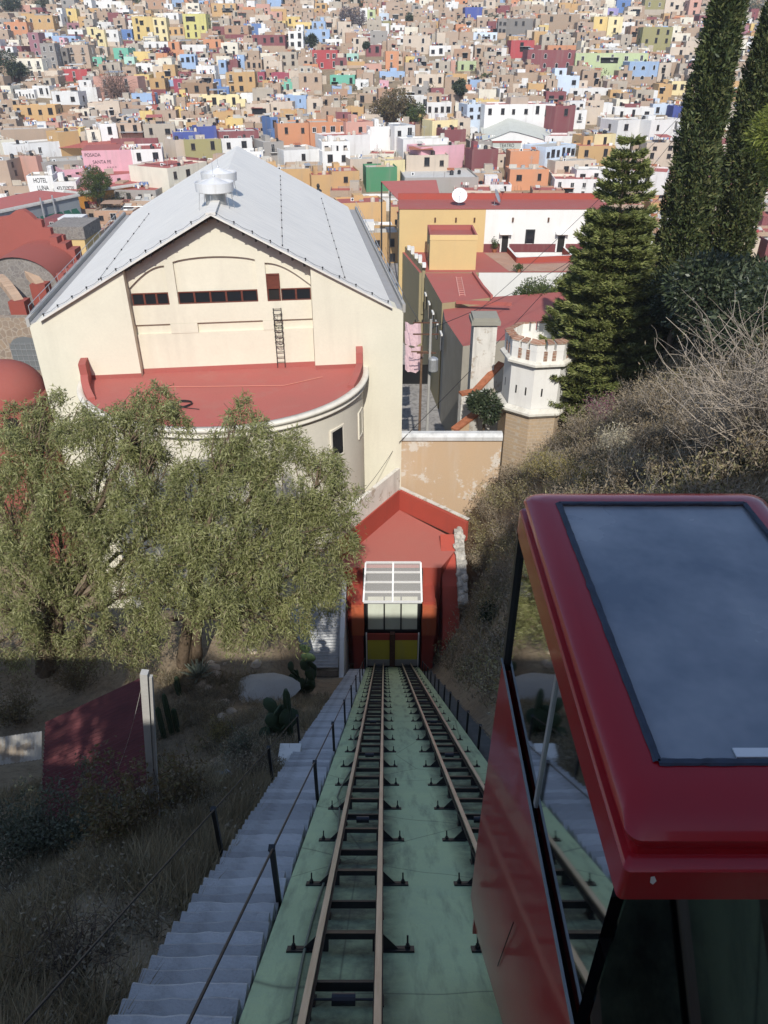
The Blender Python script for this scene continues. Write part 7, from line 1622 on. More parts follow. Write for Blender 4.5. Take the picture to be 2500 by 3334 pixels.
# ---- pine with whorled branches (araucaria)
def frond_tree(label, name, u, vt, vb, y, widths, mat, cat='tree', nleaf=70, top_sparse=True, seed=1):
    rr = random.Random(seed); zt, zb = D2(u, vt, y).z, D2(u, vb, y).z; x = D2(u, (vt + vb) / 2, y).x; gz = ground(x, y); t = thing(name, label, cat, (x, y, min(gz, zb) - .3)); B = t.location
    H_ = zt - B.z; MB().tube([(0, 0, 0), (.06, 0, H_ * .4), (-.05, 0, H_ * .75), (0, 0, H_)], [.36, .26, .13, .03], 8).build('trunk', M_BARK, t, smooth=True)
    br = MB(); C3 = []; Dd = []; hh = zt - B.z - .3; k = 0
    while hh > (zb - B.z):
        f = 1 - (hh - (zb - B.z)) / (zt - zb); Lb = np.interp(f, [q_[0] for q_ in widths], [q_[1] for q_ in widths]); nb = 7 if f > .15 else 6
        for i in range(nb):
            a = 2 * math.pi * (i + .5 * (k % 2)) / nb + rr.uniform(-.15, .15); L_ = Lb * rr.uniform(.8, 1.12); dirv = Vector((math.cos(a), math.sin(a), 0)); droop = rr.uniform(-.05, .12) if f < .2 else rr.uniform(-.22, .05)
            pts = [Vector((0, 0, hh)) + dirv * (L_ * s_) + Vector((0, 0, L_ * (droop * s_ + .26 * s_ ** 3 - .12 * s_))) for s_ in [j / 6 for j in range(7)]]
            br.tube(pts, [.06 * (1 - j / 7.5) + .008 for j in range(7)], 4)
            side_ = Vector((-dirv.y, dirv.x, 0)); n = int(nleaf * L_)
            s_ = np.sqrt(RNG.uniform(.03, 1, n)); base = np.array([[*p] for p in pts]); P_ = np.stack([np.interp(s_, np.linspace(0, 1, 7), base[:, c]) for c in range(3)], 1)
            lat = RNG.uniform(-1, 1, n); wid = .42 * L_ * np.minimum(1, (1.15 - s_) * 1.3) * lat; P_ += np.array([*side_])[None] * wid[:, None] + np.array([0, 0, 1])[None] * (np.abs(wid) * .12 + RNG.normal(size=n) * .10)[:, None]
            d = np.array([*dirv])[None] * .8 + np.array([*side_])[None] * (np.sign(lat) * .7)[:, None] + np.array([0, 0, .35])[None] + RNG.normal(size=(n, 3)) * .3
            C3.append(P_); Dd.append(d)
        hh -= (.8 if f < .2 else .44) * rr.uniform(.8, 1.2); k += 1
    br.build('branches', M_BARK, t); C3 = np.concatenate(C3); Dd = np.concatenate(Dd); n = len(C3)
    link('crown', leaves(C3, Dd, RNG.uniform(.26, .58, n), RNG.uniform(.06, .13, n), mat, 'crown'), t); return t
L_PINE = leafmat('pine_needles', [(.12, .15, .04), (.18, .21, .06), (.26, .28, .085), (.35, .35, .14)], trans=.12)
frond_tree('tall Norfolk pine with tiered branches beside the white turret', 'pine_tree', 1318, 298, 885, 62.0, [(0, .5), (.06, 1.5), (.2, 2.1), (.25, 2.6), (.5, 3.9), (.8, 4.9), (1, 4.4)], L_PINE, nleaf=185)
# ---- two cypresses
L_CYP = leafmat('cypress_leaf', [(.040, .060, .022), (.068, .092, .030), (.105, .125, .042), (.17, .165, .06)], trans=.08)
def cypress(label, u, v, vb, y, R, ztop, seed):
    rr = random.Random(seed); x = D2(u, v, y).x; zb = D2(u, vb, y).z; t = thing('cypress_tree', label, 'tree', (x, y, min(zb, ground(x, y)) - .3), 0, 'columnar cypresses on the right'); B = t.location
    H_ = ztop - B.z; MB().tube([(0, 0, 0), (0, 0, H_ * .5), (0, 0, H_ * .95)], [.4, .28, .05], 8).build('trunk', M_BARK, t, smooth=True)
    n = 34000; h = RNG.random(n) ** .9; a = RNG.uniform(0, 2 * np.pi, n)
    prof = np.interp(h, [0, .06, .25, .6, .85, 1], [.35, .75, 1.0, .92, .6, .05]) * R
    # vertical plumes
    nc = 260; ph = RNG.random(nc); pa = RNG.uniform(0, 2 * np.pi, nc); bump_ = np.zeros(n)
    for q_ in range(nc):
        da = np.abs((a - pa[q_] + np.pi) % (2 * np.pi) - np.pi); dh = (h - ph[q_]) * H_; bump_ = np.maximum(bump_, np.exp(-(da * R / .55) ** 2 - (np.where(dh > 0, dh / .9, dh / 2.2)) ** 2))
    r = prof * (.5 + .6 * bump_) * (1 - .18 * RNG.random(n) ** 2)
    P_ = np.stack([r * np.cos(a), r * np.sin(a), .3 + h * H_], 1); d = np.stack([np.cos(a) * .5, np.sin(a) * .5, np.full(n, .9)], 1) + RNG.normal(size=(n, 3)) * .6
    m_ = 9000; h2 = RNG.random(m_); a2 = RNG.uniform(0, 2 * np.pi, m_); r2 = np.interp(h2, [0, .06, .25, .6, .85, 1], [.35, .75, 1.0, .92, .6, .05]) * R * .55 * RNG.uniform(.6, 1.0, m_)
    P_ = np.concatenate([P_, np.stack([r2 * np.cos(a2), r2 * np.sin(a2), .3 + h2 * H_], 1)]); d = np.concatenate([d, RNG.normal(size=(m_, 3)) + np.array([0, 0, .5])]); n += m_
    link('crown', leaves(P_, d, RNG.uniform(.25, .6, n), RNG.uniform(.1, .2, n), L_CYP, 'crown'), t)
cypress('tall dark columnar cypress, the left one of the pair', 1494, 400, 620, 64, 1.95, 6.5, 2)
cypress('tall dark columnar cypress at the right edge, partly out of frame', 1612, 350, 640, 67, 2.0, 6.0, 5)
# ---- broadleaf trees
def gtree(label, p, H_, R, mat, n, L_, wd, seed=1, name='broadleaf_tree', cl=9, trunk=.16, squash=.8, bare=False, group=None, barkm=None, z0=None):
    rr = random.Random(seed); p = Vector(p); t = thing(name, label, 'tree', (p.x, p.y, p.z - .3), 0, group); br = MB(); c0 = Vector((0, 0, H_ - R * squash)); C3 = []; Dd = []; barkm = barkm or M_BARK
    MB().tube([(0, 0, 0), (rr.uniform(-.1, .1) * R, 0, H_ * .3), tuple(c0 * .8)], [trunk * R * .6, trunk * R * .42, trunk * R * .25], 7).build('trunk', barkm, t, smooth=True)
    for k in range(cl):
        u_ = ball(1, .45)[0]; c = c0 + Vector((u_[0] * R * .62, u_[1] * R * .62, u_[2] * R * .62 * squash)); r = R * rr.uniform(.38, .56)
        pts = limb(br, c0 * rr.uniform(.45, .75), c, trunk * R * .2, trunk * R * .05, .12, 5, rr, 5)
        for j in range(14 if bare else 3):
            e = c + Vector(unit(1)[0]) * r * (1.25 if bare else .9); q_ = limb(br, pts[rr.randrange(2, 6)], e, trunk * R * .07, trunk * R * .018, .15, 4, rr, 4)
            if bare:
                for _ in range(3): limb(br, q_[rr.randrange(1, 4)], e + Vector(unit(1)[0]) * r * .5, trunk * R * .03, trunk * R * .012, .1, 3, rr, 3)
        m_ = int(n / cl); s = np.array(c) + ball(m_, .5) * np.array([r, r, r * .85]); C3.append(s); Dd.append((s - np.array(c)) + np.array([0, 0, -.15 * r]) + RNG.normal(size=(m_, 3)) * r * .5)
    br.build('branches', barkm, t)
    if n: C3 = np.concatenate(C3); Dd = np.concatenate(Dd); k = len(C3); link('crown', leaves(C3, Dd, RNG.uniform(.7, 1.3, k) * L_, RNG.uniform(.7, 1.3, k) * wd, mat, 'crown'), t)
    return t
L_DK = leafmat('dark_leaf', [(.022, .034, .018), (.040, .058, .028), (.07, .09, .045), (.13, .15, .085)], rough=.35, trans=.1)
L_MID = leafmat('mid_leaf', [(.05, .075, .02), (.09, .125, .032), (.15, .18, .05)])
L_YG = leafmat('yellow_green_leaf', [(.12, .155, .025), (.19, .22, .04), (.28, .30, .07)])
L_GREY = leafmat('grey_green_leaf', [(.10, .11, .07), (.15, .16, .10), (.20, .20, .13)])
L_BRN = leafmat('brown_leaf', [(.14, .10, .05), (.20, .145, .07), (.16, .15, .06)])
L_TAN = leafmat('dry_tan_leaf', [(.19, .145, .09), (.28, .22, .14), (.36, .29, .19), (.15, .12, .07)], trans=.1)
L_OCH = leafmat('ochre_leaf', [(.26, .21, .07), (.34, .28, .11), (.20, .19, .07)], trans=.15)
L_PALE = leafmat('pale_seed_heads', [(.38, .34, .24), (.48, .43, .32), (.30, .28, .18)], trans=.15)
L_MAG = leafmat('bougainvillea_bract', [(.18, .03, .10), (.26, .05, .15), (.12, .05, .07)])
L_JAC = leafmat('jacaranda_haze', [(.20, .17, .18), (.26, .21, .22), (.17, .15, .12)])
def on_hill(u, v): return hit(u, v, 120)
gtree('dark glossy large-leaved tree in the shade below the cypresses', D2(1545, 800, 50), 9.5, 5.2, L_DK, 17000, .42, .15, 3, cl=13)
gtree('dark leafy tree behind the pine foot, right of the turret', D2(1440, 790, 58), 8.5, 3.4, L_DK, 9000, .36, .13, 4, cl=9)
gtree('dark shaded tree at the right edge behind the pale twigs', D2(1640, 850, 41), 8, 4.4, L_DK, 12000, .36, .13, 14, cl=11)
gtree('light yellow-green feathery tree at the right edge beside the cypress', D2(1668, 640, 44), 12, 3.6, L_YG, 15000, .40, .07, 5, cl=11)
gtree('two-tone green patio tree, darker left half, behind the red roof', Vector((D2(1150, 620, 113).x, 113, TOWN)), D2(1150, 602, 113).z - TOWN, 5.0, L_MID, 6500, .45, .16, 6, cl=9, squash=.6)
gtree('bright green patio tree touching the pine, behind the red roof', Vector((D2(1222, 615, 114).x, 114, TOWN)), D2(1222, 594, 114).z - TOWN, 4.6, L_YG, 5000, .45, .16, 7, cl=8, squash=.6)
gtree('leafy potted-size tree between the boundary wall and the turret', D2(1045, 940, 61), 4.6, 1.8, L_DK, 4000, .3, .14, 8, cl=7)
for k, (x, H_) in enumerate(((-12.4, 4.6), (-10.6, 3.9), (-9.2, 4.8))):  # unseen trees added to break up the hard shade edge on the slope
    gtree('unseen tree added behind the viewpoint to dapple the shade, number %s from the left' % ['one', 'two', 'three'][k], (x, -5.5, -2.2), H_, 1.5, L_MID, 500, .35, .14, 60 + k, 'shade_dapple_tree', cl=6, group='trees added for dappled shade')
# plaza trees left of the theatre
p = at_z(345, 770, TOWN); gtree('slender plaza tree with pale green crown beside the green blinds', p, 19, 4.8, L_MID, 6500, .5, .2, 9, cl=9, squash=1.0)
p = at_z(400, 760, TOWN); gtree('thin grey half-bare plaza tree against the orange front', p, 12, 5.0, L_GREY, 3500, .45, .12, 10, cl=9)
p = at_z(292, 850, TOWN); gtree('round dense green plaza tree beside the parasols', p, 10.5, 4.6, L_MID, 8000, .5, .2, 11, cl=9)
# hillside trees: u, v of the base, height, radius
for lab, u, v, H_, R, mt, n, sd in (('big dark evergreen at the top left corner of the hillside', 52, 66, 12, 7, L_DK, 3600, 1), ('grey-green tree right of the dark evergreen, top left', 145, 48, 11, 6.5, L_GREY, 2600, 2), ('rounded green tree at the top edge above the yellow loggia house', 432, 36, 10, 5.5, L_MID, 2600, 3),
        ('large dark tree mass at the left edge beside the cream balcony house', 22, 275, 13, 8, L_DK, 4200, 4), ('small dark tree right of the mass at the left edge', 72, 268, 8, 3.8, L_DK, 1600, 5), ('lilac-grey jacaranda in the upper centre of the hill', 1142, 112, 13, 8, L_JAC, 3600, 6), ('small round dark tree right of the ice-blue house', 1338, 86, 7, 4, L_DK, 1500, 7),
        ('dark treetop left of the slim white top house', 1112, 34, 11, 7, L_DK, 2600, 8), ('dark treetop behind the slim white top house', 1158, 48, 10, 6, L_DK, 2400, 9), ('olive tree at the top right of centre', 1450, 22, 9, 6, L_GREY, 2200, 10), ('dark upright tree left of the scarlet house', 1014, 194, 11, 3.4, L_DK, 1800, 11), ('slim dark cypress-like tree in the centre of the hill', 1192, 226, 11, 1.5, L_DK, 1500, 12),
        ('large brown-green round tree in the middle of town', 1278, 420, 15, 9.5, L_BRN, 6500, 13), ('green tree right of the large brown round tree', 1340, 425, 10, 5, L_MID, 2400, 14), ('grey-green conifer left of the theatre hall', 1496, 382, 13, 3.2, L_DK, 2200, 15), ('wine-red bougainvillea clump on the left hillside', 536, 196, 6.5, 6, L_MAG, 2400, 16), ('dark shrubby tree at the top centre left', 930, 34, 10, 6, L_GREY, 2200, 17), ('dry grey tree between houses at the top right', 1610, 92, 8, 5, L_GREY, 1600, 18), ('scrub trees on the ridge between the cypresses', 2440, 60, 14, 12, L_GREY, 4200, 19)):
    p = on_hill(u, v); gtree(lab, p, H_, R, mt, n, .8, .42, sd, 'hillside_tree', cl=8, group='trees among the hillside houses')
gtree('large leafless tree spreading in front of the salmon palace', on_hill(392, 352), 15, 8.5, L_BRN, 0, .3, .1, 31, 'bare_tree', cl=12, bare=True, barkm=plain('bare_bark', (.20, .13, .10), .9))
pm_ = on_hill(1582, 288); PT = thing('palm_tree', 'small palm in front of the pale houses right of centre', 'tree', (pm_.x, pm_.y, pm_.z)); MB().tube([(0, 0, -1), (.1, 0, 5)], [.3, .2], 7).build('trunk', M_BARK, PT); P_ = []; d_ = []
for k in range(22):
    a = k * 2.4; e = .9 - (k % 7) * .28
    for s_ in np.linspace(.1, 1, 14): P_.append((2.9 * s_ * math.cos(a), 2.9 * s_ * math.sin(a), 5 + 2.4 * s_ * e - 1.6 * s_ * s_)); d_.append((math.cos(a), math.sin(a), -.3 - s_))
link('fronds', leaves(np.array(P_), np.array(d_), .9, .22, L_MID, 'fronds'), PT)
# ---------------------------------------------------------------- the dry right bank: twiggy shrubs, thickets
def shrub(label, p, R, H_, mat, n, L_, wd, seed, twigs=60, tw=.012, twm=None, lean=(0, 0), name='dry_shrub', group='dry shrubs on the banks', spread=1.0):
    rr = random.Random(seed); p = Vector(p); t = thing(name, label, 'shrub', (p.x, p.y, p.z - .15), 0, group); br = MB(); ends = []
    for k in range(twigs):
        a = rr.uniform(0, 2 * math.pi); e = Vector((math.cos(a) * R * rr.uniform(.3, 1) * spread + lean[0], math.sin(a) * R * rr.uniform(.3, 1) * spread + lean[1], H_ * rr.uniform(.45, 1.0)))
        q_ = limb(br, (rr.uniform(-.15, .15) * R, rr.uniform(-.15, .15) * R, 0), e, tw * 1.6, tw * .5, .16, 6, rr, 3); ends.append(q_)
        for _ in range(3):
            s_ = q_[rr.randrange(2, 6)]; q2 = limb(br, s_, s_ + Vector((rr.uniform(-1, 1), rr.uniform(-1, 1), rr.uniform(-.1, 1))) * R * .4, tw * .7, tw * .3, .15, 4, rr, 3); ends.append(q2)
    br.build('twigs', twm or M_PALEBARK, t)
    if n:
        sel = np.array([[*rr.choice(q_[2:])] for q_ in (rr.choice(ends) for _ in range(n))]) + RNG.normal(size=(n, 3)) * R * .09
        link('foliage', leaves(sel, unit(n) + np.array([0, 0, .25]), RNG.uniform(.6, 1.4, n) * L_, RNG.uniform(.6, 1.4, n) * wd, mat, 'foliage'), t)
    return t
shrub('big leafless shrub of pale arching twigs at the right edge', hit(1640 * 1.507, 960 * 1.507, 12), 3.6, 5.2, L_TAN, 500, .12, .05, 1, 150, .016, lean=(-1.4, -.5))
shrub('leafless pale shrub just left of the big arching one', hit(1560 * 1.507, 985 * 1.507, 12), 2.4, 3.4, L_TAN, 700, .12, .05, 2, 110, .014, lean=(-.8, 0))
k = 0; rr = random.Random(77)
spots = [(1470, 960, L_TAN, 1.7, 'dry tan thicket under the pale twigs'), (1405, 985, L_TAN, 1.6, 'dry tan thicket left of centre on the right bank'), (1330, 985, L_PALE, 1.3, 'bush of cream seed heads above the car roof'), (1265, 960, L_TAN, 1.6, 'brown thicket at the turret foot'), (1235, 900, L_TAN, 1.7, 'grey-brown thicket right of the turret base'), (1300, 915, L_MAG, 1.3, 'brown thicket with a few red flowers by the pine foot'), (1370, 925, L_TAN, 1.8, 'grey-brown thicket below the pine'),
         (1440, 905, L_TAN, 2.0, 'wide brown thicket below the dark tree'), (1170, 1035, L_OCH, 1.3, 'ochre-green bush beside the boundary wall'), (1215, 1040, L_OCH, 1.1, 'olive-yellow bush above the far corner of the car'), (1110, 1050, L_TAN, 1.1, 'dry yellow bush at the foot of the boundary wall'), (1060, 1120, L_TAN, 1.2, 'straw-coloured bush above the rubble-capped buttress'), (1095, 1180, L_TAN, 1.3, 'fountain of dry stalks on the bank right of the station'), (1040, 1230, L_TAN, 1.0, 'dry bush leaning over the red buttress'),
         (1280, 1050, L_OCH, 1.0, 'yellowish bush peeping over the car roof'), (1350, 1055, L_TAN, 1.1, 'brown bush at the shade edge over the car roof'), (1440, 1040, L_TAN, 1.3, 'shaded brown bush over the middle of the car roof'), (1560, 1035, L_TAN, 1.4, 'shaded brown bush over the right part of the car roof'), (1080, 1270, L_TAN, 1.1, 'dry bush halfway down the bank beside the car'), (1060, 1340, L_DK, 1.0, 'dark shaded bush low on the bank beside the car'), (1640, 1000, L_TAN, 1.4, 'shaded thicket at the right edge below the big shrub'), (1510, 1000, L_TAN, 1.3, 'thicket where the shade begins on the right bank')]
for u, v, mt, R, lab in spots:
    p = hit(u * 1.507, v * 1.507, 8); s_ = max(.55, min(1.4, p.y / 36)); shrub(lab, p, R * s_, R * s_ * 1.25, mt, 2600 if mt is not L_MAG else 900, .16, .06, 100 + k, 60, .012); k += 1
# ---------------------------------------------------------------- the shaded garden slope on the left
for lab, u, v, R, H_, mt, n, L_, wd in (('tall dry shrub with grey leaves in front of the red shed', 210, 1830, 1.3, 2.6, L_GREY, 5200, .10, .05), ('dry leafy shrub at the left edge below the shed', 75, 1860, 1.3, 2.3, L_GREY, 5000, .10, .05), ('brown dry shrub left of the concrete post', 285, 1830, .9, 2.5, L_BRN, 3600, .10, .045), ('low pale shrub at the left edge', 20, 1980, .8, 1.0, L_PALE, 1500, .05, .02), ('thin dry shrub right of the concrete post', 380, 1760, .9, 2.2, L_BRN, 2600, .10, .04),
        ('dry shrub beside the outer handrail', 560, 1690, .7, 1.4, L_TAN, 900, .08, .03), ('yellowish leafy shrub near the cacti', 480, 1600, .8, 1.4, L_OCH, 1500, .10, .04), ('grey feathery shrub left of the prickly pear', 520, 1640, .7, 1.3, L_GREY, 1400, .08, .03), ('sprawling dry shrub by the bottom left corner', 150, 2120, .9, .9, L_TAN, 900, .06, .02), ('grey shrub under the pepper tree, left edge', 40, 1560, 1.6, 2.4, L_BRN, 2200, .14, .05), ('brown thicket under the pepper tree beside the shed', 170, 1480, 1.8, 2.2, L_BRN, 2200, .14, .05)):
    p = hit(u * 1.507, v * 1.507, 3); shrub(lab, p, R, H_, mt, n, L_, wd, int(u), 46, .008, plain('dark_twig', (.10, .075, .055), .9)); 
def grass(name, label, xs_, ys_, n, mat, Lr, w, cond=None, seed=0):
    x = RNG.uniform(*xs_, n); y = RNG.uniform(*ys_, n); keep = np.sin(x * 1.7 + 2 * np.sin(y * .9)) + np.sin(y * 1.3 + x * .6) + RNG.normal(size=n) * .7 > -.35; x, y = x[keep], y[keep]
    tuft = np.round(RNG.normal(size=(len(x), 2)) * 0, 2); P_ = np.array([(a, b, ground(a, b) - .03) for a, b in zip(x, y) if (cond is None or cond(a, b))]); m_ = len(P_)
    g1 = np.sin(P_[:, 0] * 5.1 + P_[:, 1] * 3.3); d = np.stack([.55 * np.cos(g1 * 6) + RNG.normal(size=m_) * .45, .5 * np.sin(g1 * 6) + .2 + RNG.normal(size=m_) * .45, np.full(m_, .85)], 1)
    o = link(name, leaves(P_, d, RNG.uniform(*Lr, m_), RNG.uniform(.6, 1.5, m_) * w, mat, name)); tag(o, label, 'grass', kind='stuff'); return o
L_GRASS = leafmat('dry_grass', [(.22, .175, .10), (.34, .275, .16), (.46, .38, .23), (.15, .125, .075)], trans=.1)
grass('dry_grass', 'dry tangled grass on the shaded slope left of the stairs', (-9, -2.85), (1.5, 13), 150000, L_GRASS, (.2, .8), .012)
grass('dry_grass', 'sparse dry weeds on the garden slope below the tree', (-14, -2.9), (12, 30), 60000, L_GRASS, (.2, .6), .022, lambda a, b: not (-11.6 < a < -5.6 and 12 < b < 21))
grass('dry_grass', 'long dry grass covering the right-hand bank', (4.3, 26), (14, 66), 45000, leafmat('straw', [(.20, .155, .085), (.30, .24, .13), (.40, .33, .19), (.14, .11, .065)], trans=.1), (.35, 1.0), .035)
# red corrugated shed roof and its surroundings
SHD = thing('shed', 'low shed under a faded red corrugated roof, half hidden by dry shrubs', 'shed', tuple(D2(190, 1700, 14.5) - Vector((0, 0, 1.5)))); so2 = SHD.location
s0, s1, s2 = D2(98, 1560, 17.8), D2(302, 1465, 18.6), D2(85, 1800, 13.6)
mred = plain('faded_red_sheet', (.15, .035, .036), .6, .1, .45, 1.5)
w2l(corrugated(s0, s2 - s0, s1 - s0, 26, .035), so2).build('roof', mred, SHD)
c4_ = s2 + (s1 - s0); w2l(MB().add([s2, c4_, c4_ - Vector((0, 0, 3)), s2 - Vector((0, 0, 3)), s0, s0 - Vector((0, 0, 3)), s1, s1 - Vector((0, 0, 3))], [(0, 1, 2, 3), (0, 3, 5, 4), (1, 6, 7, 2)]), so2).build('wall', M_OLDWHITE, SHD)
LW = D2(40, 1600, 17); tag(corrugated(D2(-20, 1655, 17), D2(90, 1640, 17) - D2(-20, 1655, 17), D2(-20, 1595, 17.5) - D2(-20, 1655, 17), 14, .05).build('corrugated_fence', M_OLDWHITE, org=tuple(LW)), 'flaking white corrugated fence left of the red shed', 'fence')
pb_, pt_ = hit(328 * 1.507, 1800 * 1.507, 5), None; ph = D2(312, 1452, pb_.y - .2)
CPN = thing('concrete_post', 'tall weathered white concrete post with mesh bracket beside the red shed', 'post', tuple(pb_))
MB().beam((0, 0, -.5), ph - pb_, .13, .13, (0, 1, 0)).build('post', M_CONC, CPN); MB().beam(Vector((.10, -.02, -.5)), ph - pb_ + Vector((.10, 0, -.1)), .05, .08, (0, 1, 0)).build('brace', M_CONC, CPN)
wire('thin white cord stretched from the post down to the shed', ph, D2(255, 1660, 13.5), .15, .006, M_OLDWHITE)
# plaster mound, rocks, cacti, agave, a scrap of plastic
pm2 = hit(575 * 1.507, 1490 * 1.507, 10); rr = random.Random(3); mb = MB(); n = 18
vs = [(0, 0, .55)] + [(1.7 * f * (1 + .12 * math.sin(3 * a + 1)) * math.cos(a), 1.35 * f * (1 + .1 * math.cos(2 * a)) * math.sin(a), .55 - .5 * f * f + rr.uniform(-.03, .03)) for f in (.35, .7, 1.0) for a in [2 * math.pi * i / n for i in range(n)]]
mb.add(vs, [(0, 1 + i, 1 + (i + 1) % n) for i in range(n)] + [(1 + k * n + i, 1 + k * n + n + i, 1 + k * n + n + (i + 1) % n, 1 + k * n + (i + 1) % n) for k in range(2) for i in range(n)])
o = mb.build('plaster_mound', paint('grey_plaster', (.40, .39, .36), wear=.5, stains=.3, scale=2), smooth=True); o.location = pm2; tag(o, 'rounded patch of grey plaster spilled on the slope under the pepper tree', 'plaster')
def rock(p, s_, seed):
    rr = random.Random(seed); mb = MB(); n = 7; vs = [(0, 0, s_ * .8)]
    for f, z in ((.6, .62), (1.0, .2), (.8, -.4)):
        for i in range(n): a = 2 * math.pi * i / n; k_ = rr.uniform(.75, 1.15); vs.append((s_ * f * k_ * math.cos(a), s_ * f * k_ * .85 * math.sin(a), s_ * z * rr.uniform(.8, 1.15)))
    mb.add(vs, [(0, 1 + i, 1 + (i + 1) % n) for i in range(n)] + [(1 + k * n + i, 1 + k * n + n + i, 1 + k * n + n + (i + 1) % n, 1 + k * n + (i + 1) % n) for k in range(2) for i in range(n)]); return mb.mesh('rock', [M_ROCK])
M_ROCK = paint('garden_rock', (.46, .38, .29), wear=.4, stains=.2, scale=2, rnd=.2); rms = [rock(None, 1.0, k) for k in range(5)]
for k in range(34):
    u, v = rr.uniform(385, 500), rr.uniform(1430, 1520)
    if k > 16: u, v = rr.uniform(480, 560), rr.uniform(1400, 1560)
    p = hit(u * 1.507, v * 1.507, 8); o = link('rock', rms[k % 5], None, tuple(p), rr.uniform(0, 6)); s_ = rr.uniform(.10, .42) * p.y / 30; o.scale = (s_, s_, s_ * .8); tag(o, 'pale loose stone on the slope at the foot of the pepper tree', 'rock', 'loose stones under the pepper tree')
M_CACT = plain('cactus_green', (.045, .075, .035), .6, var=.35, scale=5)
def nopal(label, p, n, s_, seed):
    rr = random.Random(seed); t = thing('prickly_pear', label, 'cactus', tuple(p), 0, 'prickly pears'); pad = MB().lathe([(.03, 0), (.12, .06), (.19, .18), (.20, .3), (.13, .42), (.001, .47)], 12); pad.v = [(x, y * .22, z) for x, y, z in pad.v]; me = pad.mesh('pad', [M_CACT], True); tips = [(Vector((rr.uniform(-.3, .3), rr.uniform(-.3, .3), -.08)), 0) for _ in range(4)]
    for k in range(n):
        b, lv = rr.choice(tips); o = link('pad', me, t, tuple(b)); e = (rr.uniform(-.5, .5), rr.uniform(-.55, .55), rr.uniform(0, 3)); o.rotation_euler = e; q_ = s_ * rr.uniform(.8, 1.3); o.scale = (q_, q_, q_); from mathutils import Euler
        tp_ = Vector((0, 0, .42 * q_)); tp_.rotate(Euler(e)); tips.append((b + tp_, lv + 1))
nopal('prickly pear cactus beside the white landing block', hit(600 * 1.507, 1600 * 1.507, 8), 34, 1.25, 4); nopal('prickly pear cactus higher up under the tree edge', hit(665 * 1.507, 1500 * 1.507, 8), 30, 1.45, 6)
def columns(label, p, hs, seed):
    rr = random.Random(seed); t = thing('column_cactus', label, 'cactus', tuple(p))
    for k, h in enumerate(hs):
        prof = [(.13, -.1), (.14, h * .5), (.13, h * .9), (.06, h), (.001, h + .02)]; mb = MB().lathe(prof, 16); mb.v = [(x * (1 - .22 * (i % 2)), y * (1 - .22 * (i % 2)), z) for i, (x, y, z) in enumerate(mb.v)]; o = mb.build('stem', M_CACT, t); o.location = (rr.uniform(-.35, .35) * (k > 0), rr.uniform(-.3, .3) * (k > 0), 0)
columns('single column cactus between the two prickly pears', hit(628 * 1.507, 1600 * 1.507, 8), [2.6], 1); columns('cluster of column cacti right of the concrete post', hit(372 * 1.507, 1585 * 1.507, 8), [2.6, 2.0, 1.5], 2); columns('small sunlit column cactus by the pale stones', hit(388 * 1.507, 1500 * 1.507, 8), [1.3, .9], 3)
ag = hit(428 * 1.507, 1462 * 1.507, 8); AG = thing('agave', 'spiky grey-green agave at the foot of the pepper tree', 'agave', tuple(ag)); al = MB()
for k in range(26):
    a = k * 2.4; e = .35 + .9 * (k / 26); d = Vector((math.cos(a) * math.cos(e), math.sin(a) * math.cos(e), math.sin(e))); s_ = Vector((-math.sin(a), math.cos(a), 0)); Lk = 1.15 - .2 * (k / 26)
    MB().add([Vector((0, 0, 0)) - s_ * .07, s_ * .07, d * Lk * .5 + s_ * .085, d * Lk + Vector((0, 0, .05)), d * Lk * .5 - s_ * .085, d * Lk * .4 - Vector((0, 0, .05))], [(0, 1, 2, 4), (4, 2, 3), (0, 4, 5), (1, 5, 2), (5, 4, 3), (5, 3, 2)]).build('leaf', plain('agave_leaf', (.22, .26, .20), .6, var=.25), AG)
bg = hit(478 * 1.507, 1690 * 1.507, 6); mb = MB(); rr = random.Random(2); n = 9; vs = [(rr.uniform(-.05, .05) + .085 * (i - 4), .085 * (j - 4) + rr.uniform(-.05, .05), .12 + rr.uniform(-.1, .16) - .008 * ((i - 4) ** 2 + (j - 4) ** 2)) for i in range(n) for j in range(n)]
o = mb.add(vs, [(i * n + j, i * n + j + 1, (i + 1) * n + j + 1, (i + 1) * n + j) for i in range(n - 1) for j in range(n - 1)]).build('plastic_bag', plain('pale_blue_plastic', (.38, .48, .54), .45, var=.3)); o.location = bg; tag(o, 'crumpled pale blue plastic bag caught on the slope', 'plastic bag')

# low scrub in the gaps between the hillside houses
rr = random.Random(5); P_ = []; d_ = []
for k in range(420):
    y = rr.uniform(240, 620); x = rr.uniform(-.54, .54) * y; z = ground(x, y); r = rr.uniform(.7, 2.2); m_ = 46
    P_.append(np.array([x, y, z + r * .8]) + ball(m_, .5) * r); d_.append(unit(m_))
P_ = np.concatenate(P_); tag(link('hillside_scrub', leaves(P_, np.concatenate(d_), RNG.uniform(.5, 1.0, len(P_)), .4, L_GREY, 'hillside_scrub')), 'grey-green scrub in the gaps between the hillside houses', 'scrub', kind='stuff')

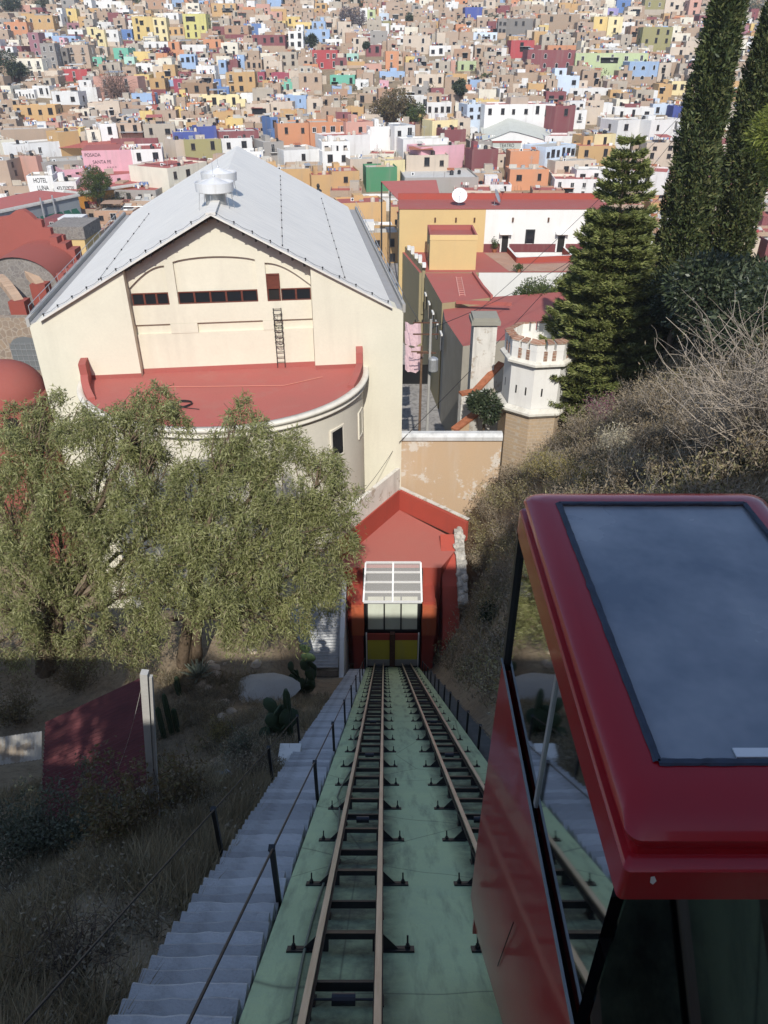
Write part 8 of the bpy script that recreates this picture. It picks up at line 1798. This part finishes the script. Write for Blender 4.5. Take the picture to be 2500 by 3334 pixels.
# tangled dry undergrowth on both banks
def brush(name, label, pts, mat, n, rr_, L_, wd, twm, ntw, tw):
    br = MB(); P_ = []; d_ = []
    for (x, y) in pts:
        z = ground(x, y); r = rr_[0] + (rr_[1] - rr_[0]) * random.random(); c = np.array([x, y, z + r * .45]); m_ = int(n * (.5 + random.random()))
        P_.append(c + ball(m_, .15) * np.array([r, r, r * .75])); d_.append(unit(m_) + np.array([0, 0, .3]))
        for _ in range(ntw): e = Vector(c) + Vector((random.uniform(-1, 1), random.uniform(-1, 1), random.uniform(0, 1.2))) * r; limb(br, (x, y, z - .05), e, tw, tw * .4, .2, 4, random, 3)
    P_ = np.concatenate(P_); me = leaves(P_, np.concatenate(d_), RNG.uniform(.6, 1.5, len(P_)) * L_, RNG.uniform(.6, 1.5, len(P_)) * wd, mat, name); o = link(name, me); tag(o, label, 'undergrowth', kind='stuff')
    o2 = br.build(name, twm); tag(o2, label + ', its bare stems', 'undergrowth', kind='stuff')
random.seed(12); bank = []
while len(bank) < 900:
    y = random.uniform(12, 66); x = 4.6 + random.random() ** 1.2 * (22 if y > 25 else 10)
    if y > 55 and x < 13.5: continue
    if y > 44 and x < 7.6: continue
    bank.append((x, y))
brush('dry_undergrowth', 'tangled dry brown undergrowth covering the right-hand bank', bank[:480], L_TAN, 200, (.5, 1.5), .17, .055, M_PALEBARK, 7, .012)
brush('dry_undergrowth', 'olive-brown undergrowth mixed through the right-hand bank', bank[480:760], leafmat('olive_brown', [(.12, .115, .05), (.18, .165, .08), (.10, .085, .05), (.22, .2, .11)], trans=.1), 190, (.5, 1.2), .14, .055, M_BARK, 5, .012)
brush('yellow_undergrowth', 'straw-yellow and olive bushes mixed through the right-hand bank', bank[760:] + [(random.uniform(7.8, 13), random.uniform(43, 57)) for _ in range(60)], leafmat('straw_yellow', [(.30, .25, .11), (.40, .34, .17), (.24, .23, .09), (.46, .40, .24)], trans=.15), 210, (.6, 1.5), .16, .055, M_PALEBARK, 8, .012)
lf = []
while len(lf) < 330:
    x, y = random.uniform(-12, -3.1), random.uniform(2.2, 30)
    if -11.8 < x < -5.4 and 11.5 < y < 21: continue
    if -7.8 < x < -3.5 and 25.5 < y < 31: continue
    lf.append((x, y))
brush('slope_undergrowth', 'grey-brown weeds and brush on the shaded slope left of the stairs', lf, leafmat('weed_grey', [(.20, .165, .105), (.29, .24, .16), (.36, .31, .22), (.16, .15, .08)], trans=.1), 230, (.22, .6), .075, .028, plain('dark_twig', (.10, .075, .055), .9), 9, .006)

for o in bpy.data.objects:                                  # masses of leaves and twigs are not picked apart
    if o.parent and o.name.split('.')[0] in ('crown', 'branches', 'twigs', 'foliage', 'dry_leaves', 'fronds'): o['kind'] = 'stuff'
# ---------------------------------------------------------------- thin dry-season air over the valley
hzb = MB().box(-830, 830, -320, 930, -47.2, 84).mesh('haze', [])
hm = bpy.data.materials.new('haze_air'); hm.use_nodes = True; hn = hm.node_tree; hn.nodes.clear(); ho_ = hn.nodes.new('ShaderNodeOutputMaterial'); pv = hn.nodes.new('ShaderNodeVolumePrincipled')
pv.inputs['Color'].default_value = (.90, .92, .95, 1); pv.inputs['Density'].default_value = .00026; pv.inputs['Anisotropy'].default_value = .2
hn.links.new(pv.outputs[0], ho_.inputs['Volume']); hzb.materials.append(hm); hz_o = link('haze', hzb); hz_o['kind'] = 'stuff'; tag(hz_o, 'thin pale haze over the valley', 'haze')
